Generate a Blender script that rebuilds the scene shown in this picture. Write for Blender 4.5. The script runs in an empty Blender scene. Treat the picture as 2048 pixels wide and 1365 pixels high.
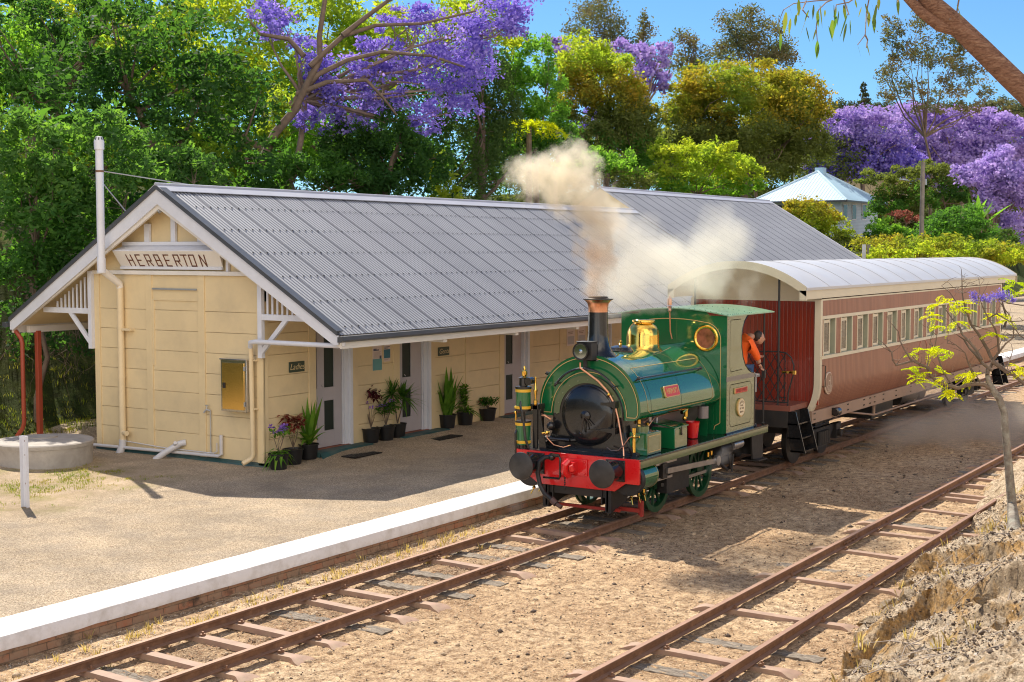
import bpy, bmesh, math, random
import numpy as np
from mathutils import Vector, Matrix, noise
random.seed(7)
RNG = np.random.default_rng(11)
scene = bpy.context.scene
COL = scene.collection
PI = math.pi
R = math.radians

# ---------------------------------------------------------------- camera
CAM = Vector((0, 0, 4.15))
FPX, YAW, PIT = 2756.5, .5682, .06628
fw = Vector((math.cos(PIT)*math.cos(YAW), math.cos(PIT)*math.sin(YAW), -math.sin(PIT)))
rt = Vector((math.sin(YAW), -math.cos(YAW), 0))
up = rt.cross(fw)
cd = bpy.data.cameras.new('camera')
cam = bpy.data.objects.new('camera', cd)
COL.objects.link(cam)
M = Matrix((rt, up, -fw)).transposed().to_4x4()
M.translation = CAM
cam.matrix_world = M
cd.sensor_width = 36
cd.lens = FPX/2048*36
cd.clip_start = .1
cd.clip_end = 3000
scene.camera = cam

def at(px, py, D):
    """point in the place seen at (px, py) of the 2048 px photo, D metres deep"""
    return CAM + (fw + rt*((px-1024)/FPX) - up*((py-682.5)/FPX))*D

def on(px, py, axis, v):
    d = fw + rt*((px-1024)/FPX) - up*((py-682.5)/FPX)
    t = (v-CAM[axis])/d[axis]
    return CAM + d*t

# ---------------------------------------------------------------- object helpers
def tag(o, label=None, cat=None, group=None, kind=None):
    if label: o['label'] = label
    if cat: o['category'] = cat
    if group: o['group'] = group
    if kind: o['kind'] = kind
    return o

def thing(name, label, cat, loc=(0, 0, 0), group=None):
    o = bpy.data.objects.new(name, None)
    COL.objects.link(o)
    o.location = loc
    o.empty_display_size = .2
    o['org'] = tuple(loc)
    return tag(o, label, cat, group)

def org(o):
    return Vector(o['org']) if o is not None and 'org' in o else Vector((0, 0, 0))

def copy_tree(o, parent=None):
    c = o.copy()
    COL.objects.link(c)
    c.parent = parent
    for ch in list(o.children):
        copy_tree(ch, c)
    return c

def move(o, loc, rz=0, label=None, scale=None):
    o.location = loc
    o.rotation_euler = (0, 0, rz)
    if scale: o.scale = (scale,)*3 if not hasattr(scale, '__len__') else scale
    if label: o['label'] = label
    return o

def lin(p0, p1, t):
    return Vector(p0)*(1-t)+Vector(p1)*t

class MB:
    """collects geometry in place coordinates; build() links it as ONE mesh object"""
    def __init__(s):
        s.v = []; s.f = []; s.m = []; s.mi = 0
    def mat(s, i):
        s.mi = i; return s
    def add(s, verts, faces):
        b = len(s.v)
        s.v += [tuple(v) for v in verts]
        for f in faces:
            s.f.append(tuple(b+i for i in f)); s.m.append(s.mi)
        return s
    def box(s, a, b):
        x0, x1 = sorted((a[0], b[0])); y0, y1 = sorted((a[1], b[1])); z0, z1 = sorted((a[2], b[2]))
        return s.add([(x0,y0,z0),(x1,y0,z0),(x1,y1,z0),(x0,y1,z0),(x0,y0,z1),(x1,y0,z1),(x1,y1,z1),(x0,y1,z1)],
                     [(0,3,2,1),(4,5,6,7),(0,1,5,4),(1,2,6,5),(2,3,7,6),(3,0,4,7)])
    def cbox(s, c, d):
        return s.box([c[i]-d[i]/2 for i in range(3)], [c[i]+d[i]/2 for i in range(3)])
    def beam(s, p0, p1, w, h, upv=(0, 0, 1)):
        """bar from p0 to p1, w wide (side), h high (along upv)"""
        p0 = Vector(p0); p1 = Vector(p1); d = (p1-p0).normalized()
        sd = d.cross(Vector(upv))
        if sd.length < 1e-5: sd = d.cross(Vector((1, 0, 0)))
        sd.normalize(); u = sd.cross(d)
        vs = []
        for p in (p0, p1):
            for a, b in ((-1,-1),(1,-1),(1,1),(-1,1)):
                vs.append(p+sd*(a*w/2)+u*(b*h/2))
        return s.add(vs, [(0,1,2,3),(7,6,5,4),(0,4,5,1),(1,5,6,2),(2,6,7,3),(3,7,4,0)])
    def cyl(s, p0, p1, r0, r1=None, n=16, caps=True):
        return s.tube([p0, p1], [r0, r0 if r1 is None else r1], n, caps)
    def tube(s, pts, r, n=8, caps=True):
        pts = [Vector(p) for p in pts]
        k = len(pts)
        if not hasattr(r, '__len__'): r = [r]*k
        b = len(s.v)
        ref = None
        vs = []
        for i, p in enumerate(pts):
            d = (pts[min(i+1, k-1)]-pts[max(i-1, 0)])
            if d.length < 1e-9: d = Vector((0, 0, 1))
            d.normalize()
            if ref is None:
                ref = Vector((0, 0, 1)) if abs(d.z) < .9 else Vector((1, 0, 0))
            sd = d.cross(ref)
            if sd.length < 1e-4: sd = d.cross(Vector((0, 1, 0)))
            sd.normalize(); u = sd.cross(d); ref = u
            for j in range(n):
                a = 2*PI*j/n
                vs.append(p+(sd*math.cos(a)+u*math.sin(a))*r[i])
        fs = []
        for i in range(k-1):
            for j in range(n):
                fs.append((i*n+j, i*n+(j+1)%n, (i+1)*n+(j+1)%n, (i+1)*n+j))
        if caps:
            fs.append(tuple(range(n))[::-1]); fs.append(tuple((k-1)*n+j for j in range(n)))
        return s.add(vs, [f[::-1] for f in fs])
    def lathe(s, prof, c, axis='z', n=24, sgn=1, ring=False):
        """prof: (radius, height) pairs about an axis through c"""
        c = Vector(c); vs = []
        for r, h in prof:
            for j in range(n):
                a = 2*PI*j/n
                q = {'z': (r*math.cos(a), r*math.sin(a), h), 'x': (h*sgn, r*math.cos(a), r*math.sin(a)), 'y': (r*math.cos(a), h*sgn, r*math.sin(a))}[axis]
                vs.append(c+Vector(q))
        fs = []
        k = len(prof)
        for i in range(k-1):
            for j in range(n):
                fs.append((i*n+j, i*n+(j+1)%n, (i+1)*n+(j+1)%n, (i+1)*n+j))
        if ring: fs += [((k-1)*n+j, (k-1)*n+(j+1)%n, (j+1)%n, j) for j in range(n)]
        else: fs.append(tuple(range(n))[::-1]); fs.append(tuple((k-1)*n+j for j in range(n)))
        return s.add(vs, fs)
    def prism(s, poly, d):
        """poly: planar list of 3-D points, d: extrusion vector"""
        d = Vector(d); n = len(poly)
        vs = [Vector(p) for p in poly]+[Vector(p)+d for p in poly]
        return s.add(vs, [tuple(range(n))[::-1], tuple(range(n, 2*n))]+[(i, (i+1)%n, n+(i+1)%n, n+i) for i in range(n)])
    def sheet(s, rows):
        """rows of points -> grid of quads"""
        b = len(rows[0]); vs = [p for r in rows for p in r]
        return s.add(vs, [(i*b+j, i*b+j+1, (i+1)*b+j+1, (i+1)*b+j) for i in range(len(rows)-1) for j in range(b-1)])
    def ball(s, c, r, n=12):
        rr = r if hasattr(r, '__len__') else (r, r, r)
        k = max(4, n//2)
        vs = []
        for i in range(1, k):
            t = PI*i/k
            for j in range(n):
                a = 2*PI*j/n
                vs.append((c[0]+rr[0]*math.sin(t)*math.cos(a), c[1]+rr[1]*math.sin(t)*math.sin(a), c[2]+rr[2]*math.cos(t)))
        t0 = len(vs); vs += [(c[0], c[1], c[2]+rr[2]), (c[0], c[1], c[2]-rr[2])]
        fs = [(i*n+j, (i+1)*n+j, (i+1)*n+(j+1)%n, i*n+(j+1)%n) for i in range(k-2) for j in range(n)]
        fs += [(t0, j, (j+1)%n) for j in range(n)]+[(t0+1, (k-2)*n+(j+1)%n, (k-2)*n+j) for j in range(n)]
        return s.add(vs, fs)
    def build(s, name, mats, parent=None, bevel=0, smooth=35, at_=None, fix=True, kind=None):
        me = bpy.data.meshes.new(name)
        o = bpy.data.objects.new(name, me)
        COL.objects.link(o)
        if parent is not None:
            base = org(parent); o.parent = parent; o['org'] = tuple(base)
        elif at_ is not None:
            base = Vector(at_); o.location = base; o['org'] = tuple(base)
        else:
            base = Vector((0, 0, 0))
        me.from_pydata([(v[0]-base.x, v[1]-base.y, v[2]-base.z) for v in s.v], [], s.f)
        if not isinstance(mats, (list, tuple)): mats = [mats]
        for m in mats: me.materials.append(m)
        if len(mats) > 1: me.polygons.foreach_set('material_index', s.m)
        me.validate()
        if fix:
            bm = bmesh.new(); bm.from_mesh(me)
            bmesh.ops.recalc_face_normals(bm, faces=bm.faces)
            bm.to_mesh(me); bm.free()
        if smooth:
            me.polygons.foreach_set('use_smooth', [True]*len(me.polygons))
            me.set_sharp_from_angle(angle=R(smooth))
        if bevel:
            b = o.modifiers.new('edge', 'BEVEL'); b.width = bevel; b.segments = 2; b.limit_method = 'ANGLE'; b.angle_limit = R(40)
        if kind: o['kind'] = kind
        return o

def text_geo(txt, size, shear=0, extrude=.002, space=1.0):
    cu = bpy.data.curves.new('t', 'FONT')
    cu.body = txt; cu.size = size; cu.shear = shear; cu.extrude = extrude; cu.align_x = 'CENTER'; cu.align_y = 'CENTER'; cu.resolution_u = 3
    cu.space_character = space
    ob = bpy.data.objects.new('t', cu); COL.objects.link(ob)
    bpy.context.view_layer.update()
    me = ob.evaluated_get(bpy.context.evaluated_depsgraph_get()).to_mesh()
    vs = [Vector(v.co) for v in me.vertices]; fs = [tuple(p.vertices) for p in me.polygons]
    bpy.data.objects.remove(ob); bpy.data.curves.remove(cu)
    return vs, fs

def add_text(mb, txt, size, c, xd, yd, sx=1, **k):
    """write txt centred at c, reading along xd with letters upright along yd"""
    vs, fs = text_geo(txt, size, **k)
    c = Vector(c); xd = Vector(xd).normalized(); yd = Vector(yd).normalized(); nd = xd.cross(yd)
    mb.add([c+xd*(v.x*sx)+yd*v.y+nd*v.z for v in vs], fs)

# ---------------------------------------------------------------- materials
class NT:
    def __init__(s, name):
        s.m = bpy.data.materials.new(name); s.m.use_nodes = True
        s.t = s.m.node_tree; s.t.nodes.clear()
        s.out = s.n('ShaderNodeOutputMaterial')
    def n(s, typ, **kw):
        x = s.t.nodes.new(typ)
        for k, v in kw.items(): setattr(x, k, v)
        return x
    def l(s, a, b): s.t.links.new(a, b)
    def coord(s, kind='Object'):
        return s.n('ShaderNodeTexCoord').outputs[kind]
    def noise(s, scale, detail=4, rough=.55, vec=None, dist=0):
        x = s.n('ShaderNodeTexNoise'); x.inputs['Scale'].default_value = scale; x.inputs['Detail'].default_value = detail
        x.inputs['Roughness'].default_value = rough; x.inputs['Distortion'].default_value = dist
        s.l(vec if vec is not None else s.coord(), x.inputs['Vector'])
        return x.outputs['Fac']
    def ramp(s, fac, stops):
        x = s.n('ShaderNodeValToRGB'); e = x.color_ramp.elements
        while len(e) < len(stops): e.new(.5)
        for i, (p, c) in enumerate(stops):
            e[i].position = p
            e[i].color = (*c, 1) if hasattr(c, '__len__') else (c, c, c, 1)
        s.l(fac, x.inputs['Fac'])
        return x.outputs['Color']
    def mix(s, fac, a, b, mode='MIX'):
        x = s.n('ShaderNodeMix', data_type='RGBA', blend_type=mode)
        for inp, v in ((x.inputs[0], fac), (x.inputs[6], a), (x.inputs[7], b)):
            if hasattr(v, 'links') or isinstance(v, bpy.types.NodeSocket): s.l(v, inp)
            elif hasattr(v, '__len__'): inp.default_value = (*v, 1)
            else: inp.default_value = v
        return x.outputs[2]
    def math(s, op, a, b=0.0, c=None, clamp=False):
        x = s.n('ShaderNodeMath', operation=op); x.use_clamp = clamp
        for inp, v in zip(x.inputs, (a, b, c)):
            if v is None: continue
            if isinstance(v, bpy.types.NodeSocket): s.l(v, inp)
            else: inp.default_value = v
        return x.outputs[0]
    def bump(s, h, dist=.01, strength=1, nrm=None):
        x = s.n('ShaderNodeBump'); x.inputs['Distance'].default_value = dist; x.inputs['Strength'].default_value = strength
        s.l(h, x.inputs['Height'])
        if nrm is not None: s.l(nrm, x.inputs['Normal'])
        return x.outputs['Normal']
    def bsdf(s, col, rough=.6, metal=0, nrm=None, coat=0, spec=.5, trans=0):
        x = s.n('ShaderNodeBsdfPrincipled')
        for k, v in (('Base Color', col), ('Roughness', rough), ('Metallic', metal), ('Coat Weight', coat), ('Specular IOR Level', spec), ('Transmission Weight', trans)):
            if isinstance(v, bpy.types.NodeSocket): s.l(v, x.inputs[k])
            elif hasattr(v, '__len__'): x.inputs[k].default_value = (*v, 1)
            else: x.inputs[k].default_value = v
        x.inputs['Coat Roughness'].default_value = .04
        if nrm is not None: s.l(nrm, x.inputs['Normal'])
        s.l(x.outputs[0], s.out.inputs['Surface'])
        return x

def paint(name, c, rough=.5, var=.12, scale=3, bump=.0015, bscale=60, metal=0, coat=0, dirt=None, dscale=1.2, damt=.5):
    n = NT(name)
    f = n.noise(scale, 6, .6)
    lo = [max(0, v*(1-var)) for v in c]; hi = [min(1, v*(1+var)) for v in c]
    col = n.ramp(f, [(.3, lo), (.7, hi)])
    if dirt is not None:
        g = n.ramp(n.noise(dscale, 8, .65), [(.45, 0.0), (.75, damt)])
        col = n.mix(g, col, dirt)
    rg = n.math('MULTIPLY_ADD', n.noise(scale*4, 5), .25, max(0.02, rough-.12)) if rough > .15 else rough
    nr = n.bump(n.noise(bscale, 4), bump) if bump else None
    n.bsdf(col, rg, metal, nr, coat)
    return n.m

def leafmat(name, c1, c2, c3=None, trans=.5, noise_scale=.5, gloss=.35, tgain=1.5):
    """leaf: per-leaf colour variation, larger patches of tone, light passing through"""
    n = NT(name)
    g = n.n('ShaderNodeNewGeometry')
    col = n.ramp(g.outputs['Random Per Island'], [(0, c1), (.5, lerp3(c1, c2, .5)), (1, c2)])
    if c3 is not None:
        k = n.ramp(n.noise(noise_scale, 3), [(.42, 0.0), (.62, 1.0)])
        col = n.mix(k, col, c3)
    pr = n.n('ShaderNodeBsdfPrincipled')
    n.l(col, pr.inputs['Base Color']); pr.inputs['Roughness'].default_value = gloss+.2; pr.inputs['Specular IOR Level'].default_value = .12
    tr = n.n('ShaderNodeBsdfTranslucent')
    tc = n.mix(1.0, col, (tgain*1.25, tgain*1.3, tgain*.5) if c1[1] >= c1[2] else (tgain*1.2, tgain, tgain*1.2), 'MULTIPLY')
    n.l(tc, tr.inputs['Color'])
    mx = n.n('ShaderNodeMixShader'); mx.inputs[0].default_value = trans
    n.l(pr.outputs[0], mx.inputs[1]); n.l(tr.outputs[0], mx.inputs[2]); n.l(mx.outputs[0], n.out.inputs['Surface'])
    return n.m

def lerp3(a, b, t): return tuple(x*(1-t)+y*t for x, y in zip(a, b))

MT = {}
MT['cream'] = paint('cream_paint', (.76, .60, .345), .55, .05, 1.2, .001, 40, dirt=(.46, .37, .24), dscale=1.5, damt=.35)
MT['white'] = paint('white_paint', (.72, .73, .78), .5, .04, 2, .0008, 50, dirt=(.5, .46, .42), dscale=2.5, damt=.22)
MT['trim'] = paint('cream_white_trim', (.78, .73, .66), .5, .05, 2, .0008, 50)
MT['gutter'] = paint('charcoal_gutter', (.075, .078, .085), .4, .1, 3, 0)
MT['door_glass'] = paint('dark_green_panel', (.006, .02, .012), .5, .3, 4, 0)
MT['door_grey'] = paint('mauve_grey_door', (.46, .42, .43), .5, .06, 2, .0006)
MT['teal'] = paint('dark_teal_plinth', (.025, .085, .085), .6, .3, 2, .002, dirt=(.25, .2, .15), damt=.5)
MT['dark'] = paint('dark_interior', (.02, .018, .016), .8, .2, 2, 0)
MT['redpost'] = paint('red_oxide_paint', (.36, .065, .03), .5, .1, 2, .0006)
MT['pipe'] = paint('pale_pvc_pipe', (.62, .6, .6), .4, .06, 3, 0)
MT['creampipe'] = paint('cream_pipe', (.78, .62, .38), .4, .06, 3, 0)
MT['concrete'] = paint('weathered_concrete', (.42, .38, .34), .85, .22, 2.2, .006, 22, dirt=(.16, .14, .11), dscale=2, damt=.6)
MT['galv'] = paint('galvanised_steel', (.5, .5, .5), .4, .12, 4, .001, metal=.6)
MT['whitecope'] = paint('whitewashed_concrete', (.80, .79, .79), .7, .06, 1.5, .006, 18, dirt=(.42, .37, .3), dscale=4, damt=.55)
MT['black'] = paint('black_enamel', (.012, .012, .013), .22, .3, 3, .0008, 25, coat=.4)
MT['blackmatt'] = paint('black_iron', (.018, .017, .017), .5, .35, 3, .001, dirt=(.07, .05, .035), damt=.4)
MT['lgreen'] = paint('locomotive_green', (.008, .125, .042), .10, .06, 1.5, .0006, 3, coat=1)
MT['wheelgreen'] = paint('dusty_wheel_green', (.008, .07, .028), .35, .15, 2, 0, dirt=(.05, .035, .02), dscale=4, damt=.5)
MT['olive'] = paint('olive_panel_reflection', (.13, .165, .075), .16, .06, 1.5, .0004, 6, coat=.7)  # green paint with the ground's warm olive reflection put into its colour
MT['palegreen'] = paint('pale_green_roof', (.20, .38, .24), .3, .08, 1.5, .0004, coat=.4)
MT['red'] = paint('signal_red', (.68, .012, .014), .3, .05, 2, .003, 28, coat=.5)
MT['platered'] = paint('plate_red', (.62, .05, .04), .35, .05, 2, 0)
MT['gold'] = paint('gold_lining', (.62, .42, .16), .35, .05, 2, 0)
MT['brass'] = paint('polished_brass', (.85, .55, .12), .12, .08, 3, .0015, 8, metal=1)
MT['copper'] = paint('copper', (.72, .36, .22), .3, .15, 4, 0, metal=1)
MT['steel'] = paint('worn_steel', (.45, .43, .42), .35, .15, 5, 0, metal=.9)
MT['buffer'] = paint('buffer_steel', (.06, .057, .055), .34, .25, 6, .0006, metal=.5)
MT['boiler'] = paint('grey_boiler_cladding', (.22, .2, .2), .4, .1, 2, 0, metal=.3)
MT['yellowband'] = paint('yellow_band', (.72, .42, .03), .35, .05, 2, 0)
MT['lens'] = paint('lamp_glass', (.45, .5, .55), .05, .05, 2, 0, metal=1)
MT['carcream'] = paint('carriage_cream', (.66, .58, .42), .45, .05, 2, .0005)
MT['cargreen'] = paint('pale_green_frame', (.33, .34, .25), .5, .08, 2, 0)
MT['carroof'] = paint('carriage_roof_grey', (.52, .51, .51), .38, .05, 1.2, .002, 12, dirt=(.6, .62, .66), dscale=.8, damt=.5)
MT['solebar'] = paint('brown_solebar', (.34, .22, .15), .55, .12, 2, .001)
MT['pot'] = paint('black_plastic_pot', (.012, .012, .013), .4, .2, 3, 0)
MT['soil'] = paint('potting_soil', (.03, .02, .014), .9, .3, 20, .01)
MT['orange'] = paint('orange_work_shirt', (.95, .13, .01), .7, .08, 6, .006, 22)
MT['denim'] = paint('blue_denim', (.05, .11, .26), .8, .15, 12, .003, 40)
MT['skin'] = paint('skin', (.48, .25, .16), .5, .06, 8, 0)
MT['hair'] = paint('dark_hair', (.03, .02, .015), .6, .3, 30, .003)
MT['sign_green'] = paint('dark_green_sign', (.03, .055, .03), .4, .1, 5, 0)
MT['sign_gold'] = paint('gold_lettering', (.62, .50, .26), .4, .05, 5, 0)
MT['brown_letter'] = paint('brown_lettering', (.14, .035, .012), .5, .1, 5, 0)
MT['paper'] = paint('notice_paper', (.72, .60, .55), .5, .03, 5, 0)
MT['paper_teal'] = paint('notice_teal', (.12, .33, .33), .5, .1, 5, 0)
MT['paper_blue'] = paint('notice_blue', (.03, .17, .24), .5, .1, 5, 0)
MT['ink'] = paint('notice_ink', (.04, .05, .12), .5, .1, 5, 0)
MT['rubber'] = paint('black_rubber', (.015, .015, .016), .5, .1, 5, 0)
MT['terracotta'] = paint('terracotta_floor', (.33, .12, .07), .7, .1, 5, 0)
MT['tree_post'] = paint('grey_timber_post', (.23, .2, .17), .85, .25, 3, .006, 20)
MT['farroof'] = paint('pale_blue_iron_roof', (.42, .60, .72), .45, .06, 1, 0)
MT['farwall'] = paint('pale_blue_weatherboard', (.55, .64, .72), .6, .06, 1, 0)

# brushed / patterned materials -----------------------------------------------
def m_dirt():
    n = NT('ballast_dirt')
    co = n.coord()
    def speck(col, s1, lo, hi):
        k = n.ramp(n.noise(s1, 4, .75, co), [(.36, lo), (.64, hi)]); return n.mix(1.0, col, k, 'MULTIPLY')
    a = n.noise(.55, 6, .6, co); b = n.noise(7, 8, .7, co); c = n.noise(45, 6, .75, co)
    col = n.ramp(a, [(.32, (.47, .30, .165)), (.52, (.64, .44, .255)), (.72, (.73, .54, .34))])
    col = n.mix(n.ramp(b, [(.38, .85), (.58, 0.0)]), col, (.16, .085, .04))
    vo = n.n('ShaderNodeTexVoronoi'); vo.inputs['Scale'].default_value = 80; n.l(co, vo.inputs['Vector'])
    st_ = n.noise(1.7, 9, .72, co, .4)
    col = n.mix(n.ramp(st_, [(.52, 0.0), (.70, .6)]), col, (.24, .145, .08))
    sy = n.n('ShaderNodeSeparateXYZ'); n.l(co, sy.inputs[0])
    od = n.math('SUBTRACT', 1.0, n.math('MULTIPLY', n.math('ABSOLUTE', n.math('SUBTRACT', sy.outputs[1], 10.45)), 1.5), clamp=True)
    col = n.mix(n.math('MULTIPLY', od, n.ramp(st_, [(.42, 0.0), (.60, .8)])), col, (.11, .06, .035))
    col = n.mix(n.ramp(vo.outputs['Color'], [(.55, 0.0), (.8, .55)]), col, (.66, .50, .34))
    col = n.mix(n.ramp(c, [(.3, .6), (.45, 0.0)]), col, (.12, .08, .05))
    nr = n.bump(n.math('ADD', n.math('MULTIPLY', b, .6), n.math('MULTIPLY', vo.outputs['Distance'], .35)), .03, .8)
    nr = n.bump(c, .012, .8, nr)
    col = speck(col, 26, .66, 1.24); col = speck(col, 75, .72, 1.22)
    n.bsdf(col, .95, 0, nr, spec=.1)
    return n.m
MT['dirt'] = m_dirt()

def m_gravel():
    n = NT('platform_gravel')
    co = n.coord()
    a = n.noise(.4, 5, .6, co); b = n.noise(30, 4, .8, co); c = n.noise(1.6, 7, .7, co)
    vo = n.n('ShaderNodeTexVoronoi'); vo.inputs['Scale'].default_value = 80; n.l(co, vo.inputs['Vector'])
    sp = n.n('ShaderNodeSeparateColor'); n.l(vo.outputs['Color'], sp.inputs[0])
    col = n.ramp(sp.outputs[0], [(0, (.27, .19, .13)), (.3, (.52, .40, .27)), (.7, (.65, .51, .35)), (1, (.80, .65, .47))])
    col = n.mix(n.ramp(c, [(.4, 0.0), (.65, .45)]), col, (.30, .26, .22))
    col = n.mix(n.ramp(b, [(.3, .5), (.5, 0.0)]), col, (.17, .12, .08))
    # paler sandy patch and dry grass towards the left end
    sx = n.n('ShaderNodeSeparateXYZ'); n.l(co, sx.inputs[0])
    d = n.math('SUBTRACT', n.math('ADD', sx.outputs[1], n.math('MULTIPLY', a, 3.0)), 18.7)
    d2 = n.math('SUBTRACT', 17.0, sx.outputs[0])
    k = n.math('MULTIPLY', n.math('MULTIPLY', n.math('MAXIMUM', d, 0), 1.0, clamp=True), n.math('MULTIPLY', n.math('MAXIMUM', n.math('ADD', d2, 1.0), 0), .8, clamp=True))
    col = n.mix(k, col, n.ramp(c, [(.35, (.58, .45, .32)), (.5, (.50, .38, .25)), (.62, (.40, .33, .17))]))
    k_ = n.ramp(n.noise(48, 4, .75, co), [(.36, .7), (.64, 1.22)]); col = n.mix(1.0, col, k_, 'MULTIPLY')
    lg = n.ramp(n.noise(.9, 4, .6, co), [(.35, .86), (.65, 1.1)]); col = n.mix(1.0, col, lg, 'MULTIPLY')
    nr = n.bump(n.math('ADD', vo.outputs['Distance'], b), .022, .8)
    n.bsdf(col, .95, 0, nr, spec=.1)
    return n.m
MT['gravel'] = m_gravel()

def m_rock():
    n = NT('ochre_rock')
    co = n.coord()
    a = n.noise(1.1, 8, .65, co, .6); b = n.noise(8, 8, .7, co); c = n.noise(40, 5, .7, co)
    col = n.ramp(a, [(.3, (.30, .21, .13)), (.45, (.48, .36, .23)), (.53, (.62, .36, .13)), (.60, (.46, .38, .28)), (.72, (.62, .50, .36))])
    sm_ = n.ramp(n.noise(22, 5, .8, co), [(.36, .5), (.64, 1.3)]); col = n.mix(1.0, col, sm_, 'MULTIPLY')
    g = n.n('ShaderNodeNewGeometry'); sx = n.n('ShaderNodeSeparateXYZ'); n.l(g.outputs['Normal'], sx.inputs[0])
    top = n.ramp(sx.outputs[2], [(.62, 0.0), (.88, 1.0)])
    gcol = n.ramp(b, [(.3, (.42, .30, .19)), (.5, (.70, .54, .37)), (.7, (.80, .66, .48))])
    gcol = n.mix(1.0, gcol, n.ramp(n.noise(30, 5, .8, co), [(.38, .5), (.62, 1.25)]), 'MULTIPLY')
    col = n.mix(top, col, gcol)
    col = n.mix(n.ramp(b, [(.34, .8), (.47, 0.0)]), col, (.12, .075, .04))
    nr = n.bump(b, .09, .9); nr = n.bump(c, .03, .9, nr)
    n.bsdf(col, .95, 0, nr, spec=.1)
    return n.m
MT['rock'] = m_rock()

def m_hill():
    n = NT('hillside_soil')
    a = n.noise(.25, 7, .65)
    b = n.noise(3, 8, .7)
    col = n.ramp(a, [(.3, (.035, .03, .012)), (.5, (.05, .075, .015)), (.7, (.14, .15, .035))])
    col = n.mix(n.ramp(b, [(.35, .7), (.6, 0.0)]), col, (.03, .025, .015))
    n.bsdf(col, .95, 0, n.bump(b, .2, 1), spec=.1)
    return n.m
MT['hill'] = m_hill()

def m_rust():
    n = NT('rusty_rail_steel')
    b = n.noise(6, 8, .7); c = n.noise(60, 4, .7)
    col = n.ramp(b, [(.3, (.14, .07, .042)), (.55, (.24, .13, .075)), (.75, (.36, .21, .125))])
    g = n.n('ShaderNodeNewGeometry'); sx = n.n('ShaderNodeSeparateXYZ'); n.l(g.outputs['Normal'], sx.inputs[0])
    top = n.ramp(sx.outputs[2], [(.9, 0.0), (.98, 1.0)])
    col = n.mix(n.math('MULTIPLY', top, .55), col, (.42, .25, .17))
    n.bsdf(col, .6, .25, n.bump(c, .003))
    return n.m
MT['rust'] = m_rust()
MT['sleeper_steel'] = paint('rusty_pink_sleeper_steel', (.36, .225, .155), .7, .2, 4, .002, 60, dirt=(.4, .29, .18), dscale=9, damt=.7)
def m_timber():
    n = NT('weathered_sleeper_timber')
    co = n.coord()
    mp = n.n('ShaderNodeMapping'); mp.inputs['Scale'].default_value = (14, 1.2, 14); n.l(co, mp.inputs[0])
    a = n.noise(4, 8, .75, mp.outputs[0])
    col = n.ramp(a, [(.3, (.03, .024, .018)), (.5, (.25, .20, .15)), (.7, (.52, .44, .34))])
    n.bsdf(col, .9, 0, n.bump(a, .025, 1))
    return n.m
MT['timber'] = m_timber()

def m_brick():
    n = NT('old_brick_wall')
    co = n.coord()
    sx = n.n('ShaderNodeSeparateXYZ'); n.l(co, sx.inputs[0])
    cb = n.n('ShaderNodeCombineXYZ'); n.l(sx.outputs[0], cb.inputs[0]); n.l(sx.outputs[2], cb.inputs[1])
    bt = n.n('ShaderNodeTexBrick'); n.l(cb.outputs[0], bt.inputs['Vector'])
    bt.inputs['Scale'].default_value = 1; bt.inputs['Brick Width'].default_value = .24; bt.inputs['Row Height'].default_value = .085
    bt.inputs['Mortar Size'].default_value = .006; bt.inputs['Color1'].default_value = (.42, .17, .085, 1); bt.inputs['Color2'].default_value = (.33, .20, .12, 1)
    bt.inputs['Mortar'].default_value = (.12, .07, .04, 1)
    b = n.noise(5, 8, .7, co)
    col = n.mix(n.ramp(b, [(.4, 0.0), (.6, .75)]), bt.outputs['Color'], (.36, .25, .16))
    col = n.mix(n.ramp(n.noise(3, 6, .7, co), [(.55, 0.0), (.68, .8)]), col, (.06, .045, .03))
    n.bsdf(col, .9, 0, n.bump(n.math('SUBTRACT', b, bt.outputs['Fac']), .012, .8))
    return n.m
MT['brick'] = m_brick()

def m_roof():
    n = NT('corrugated_roof_grey')
    co = n.coord()
    b = n.noise(.6, 6, .6, co); sp = n.noise(3.2, 6, .8, co)
    col = n.ramp(b, [(.3, (.33, .33, .34)), (.7, (.41, .41, .42))])
    col = n.mix(n.ramp(sp, [(.70, 0.0), (.74, .5)]), col, (.72, .7, .68))
    # sheet laps every .762 m
    sx = n.n('ShaderNodeSeparateXYZ'); n.l(co, sx.inputs[0])
    m = n.math('FRACT', n.math('DIVIDE', n.math('ADD', sx.outputs[0], 11.53), .762))
    lap = n.math('LESS_THAN', m, .036)
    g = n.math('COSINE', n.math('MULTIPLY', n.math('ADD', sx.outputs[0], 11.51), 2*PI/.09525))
    col = n.mix(n.ramp(g, [(-.15, .9), (.45, 0.0)]), col, (.085, .085, .10))  # shade of the corrugation troughs painted into the roof colour
    col = n.mix(n.math('MULTIPLY', lap, .8), col, (.05, .05, .06))
    n.bsdf(col, .42, .15, None)
    return n.m
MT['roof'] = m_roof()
def m_ridge():
    return paint('ridge_capping', (.46, .46, .5), .4, .06, 1, 0)
MT['ridge'] = m_ridge()

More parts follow.
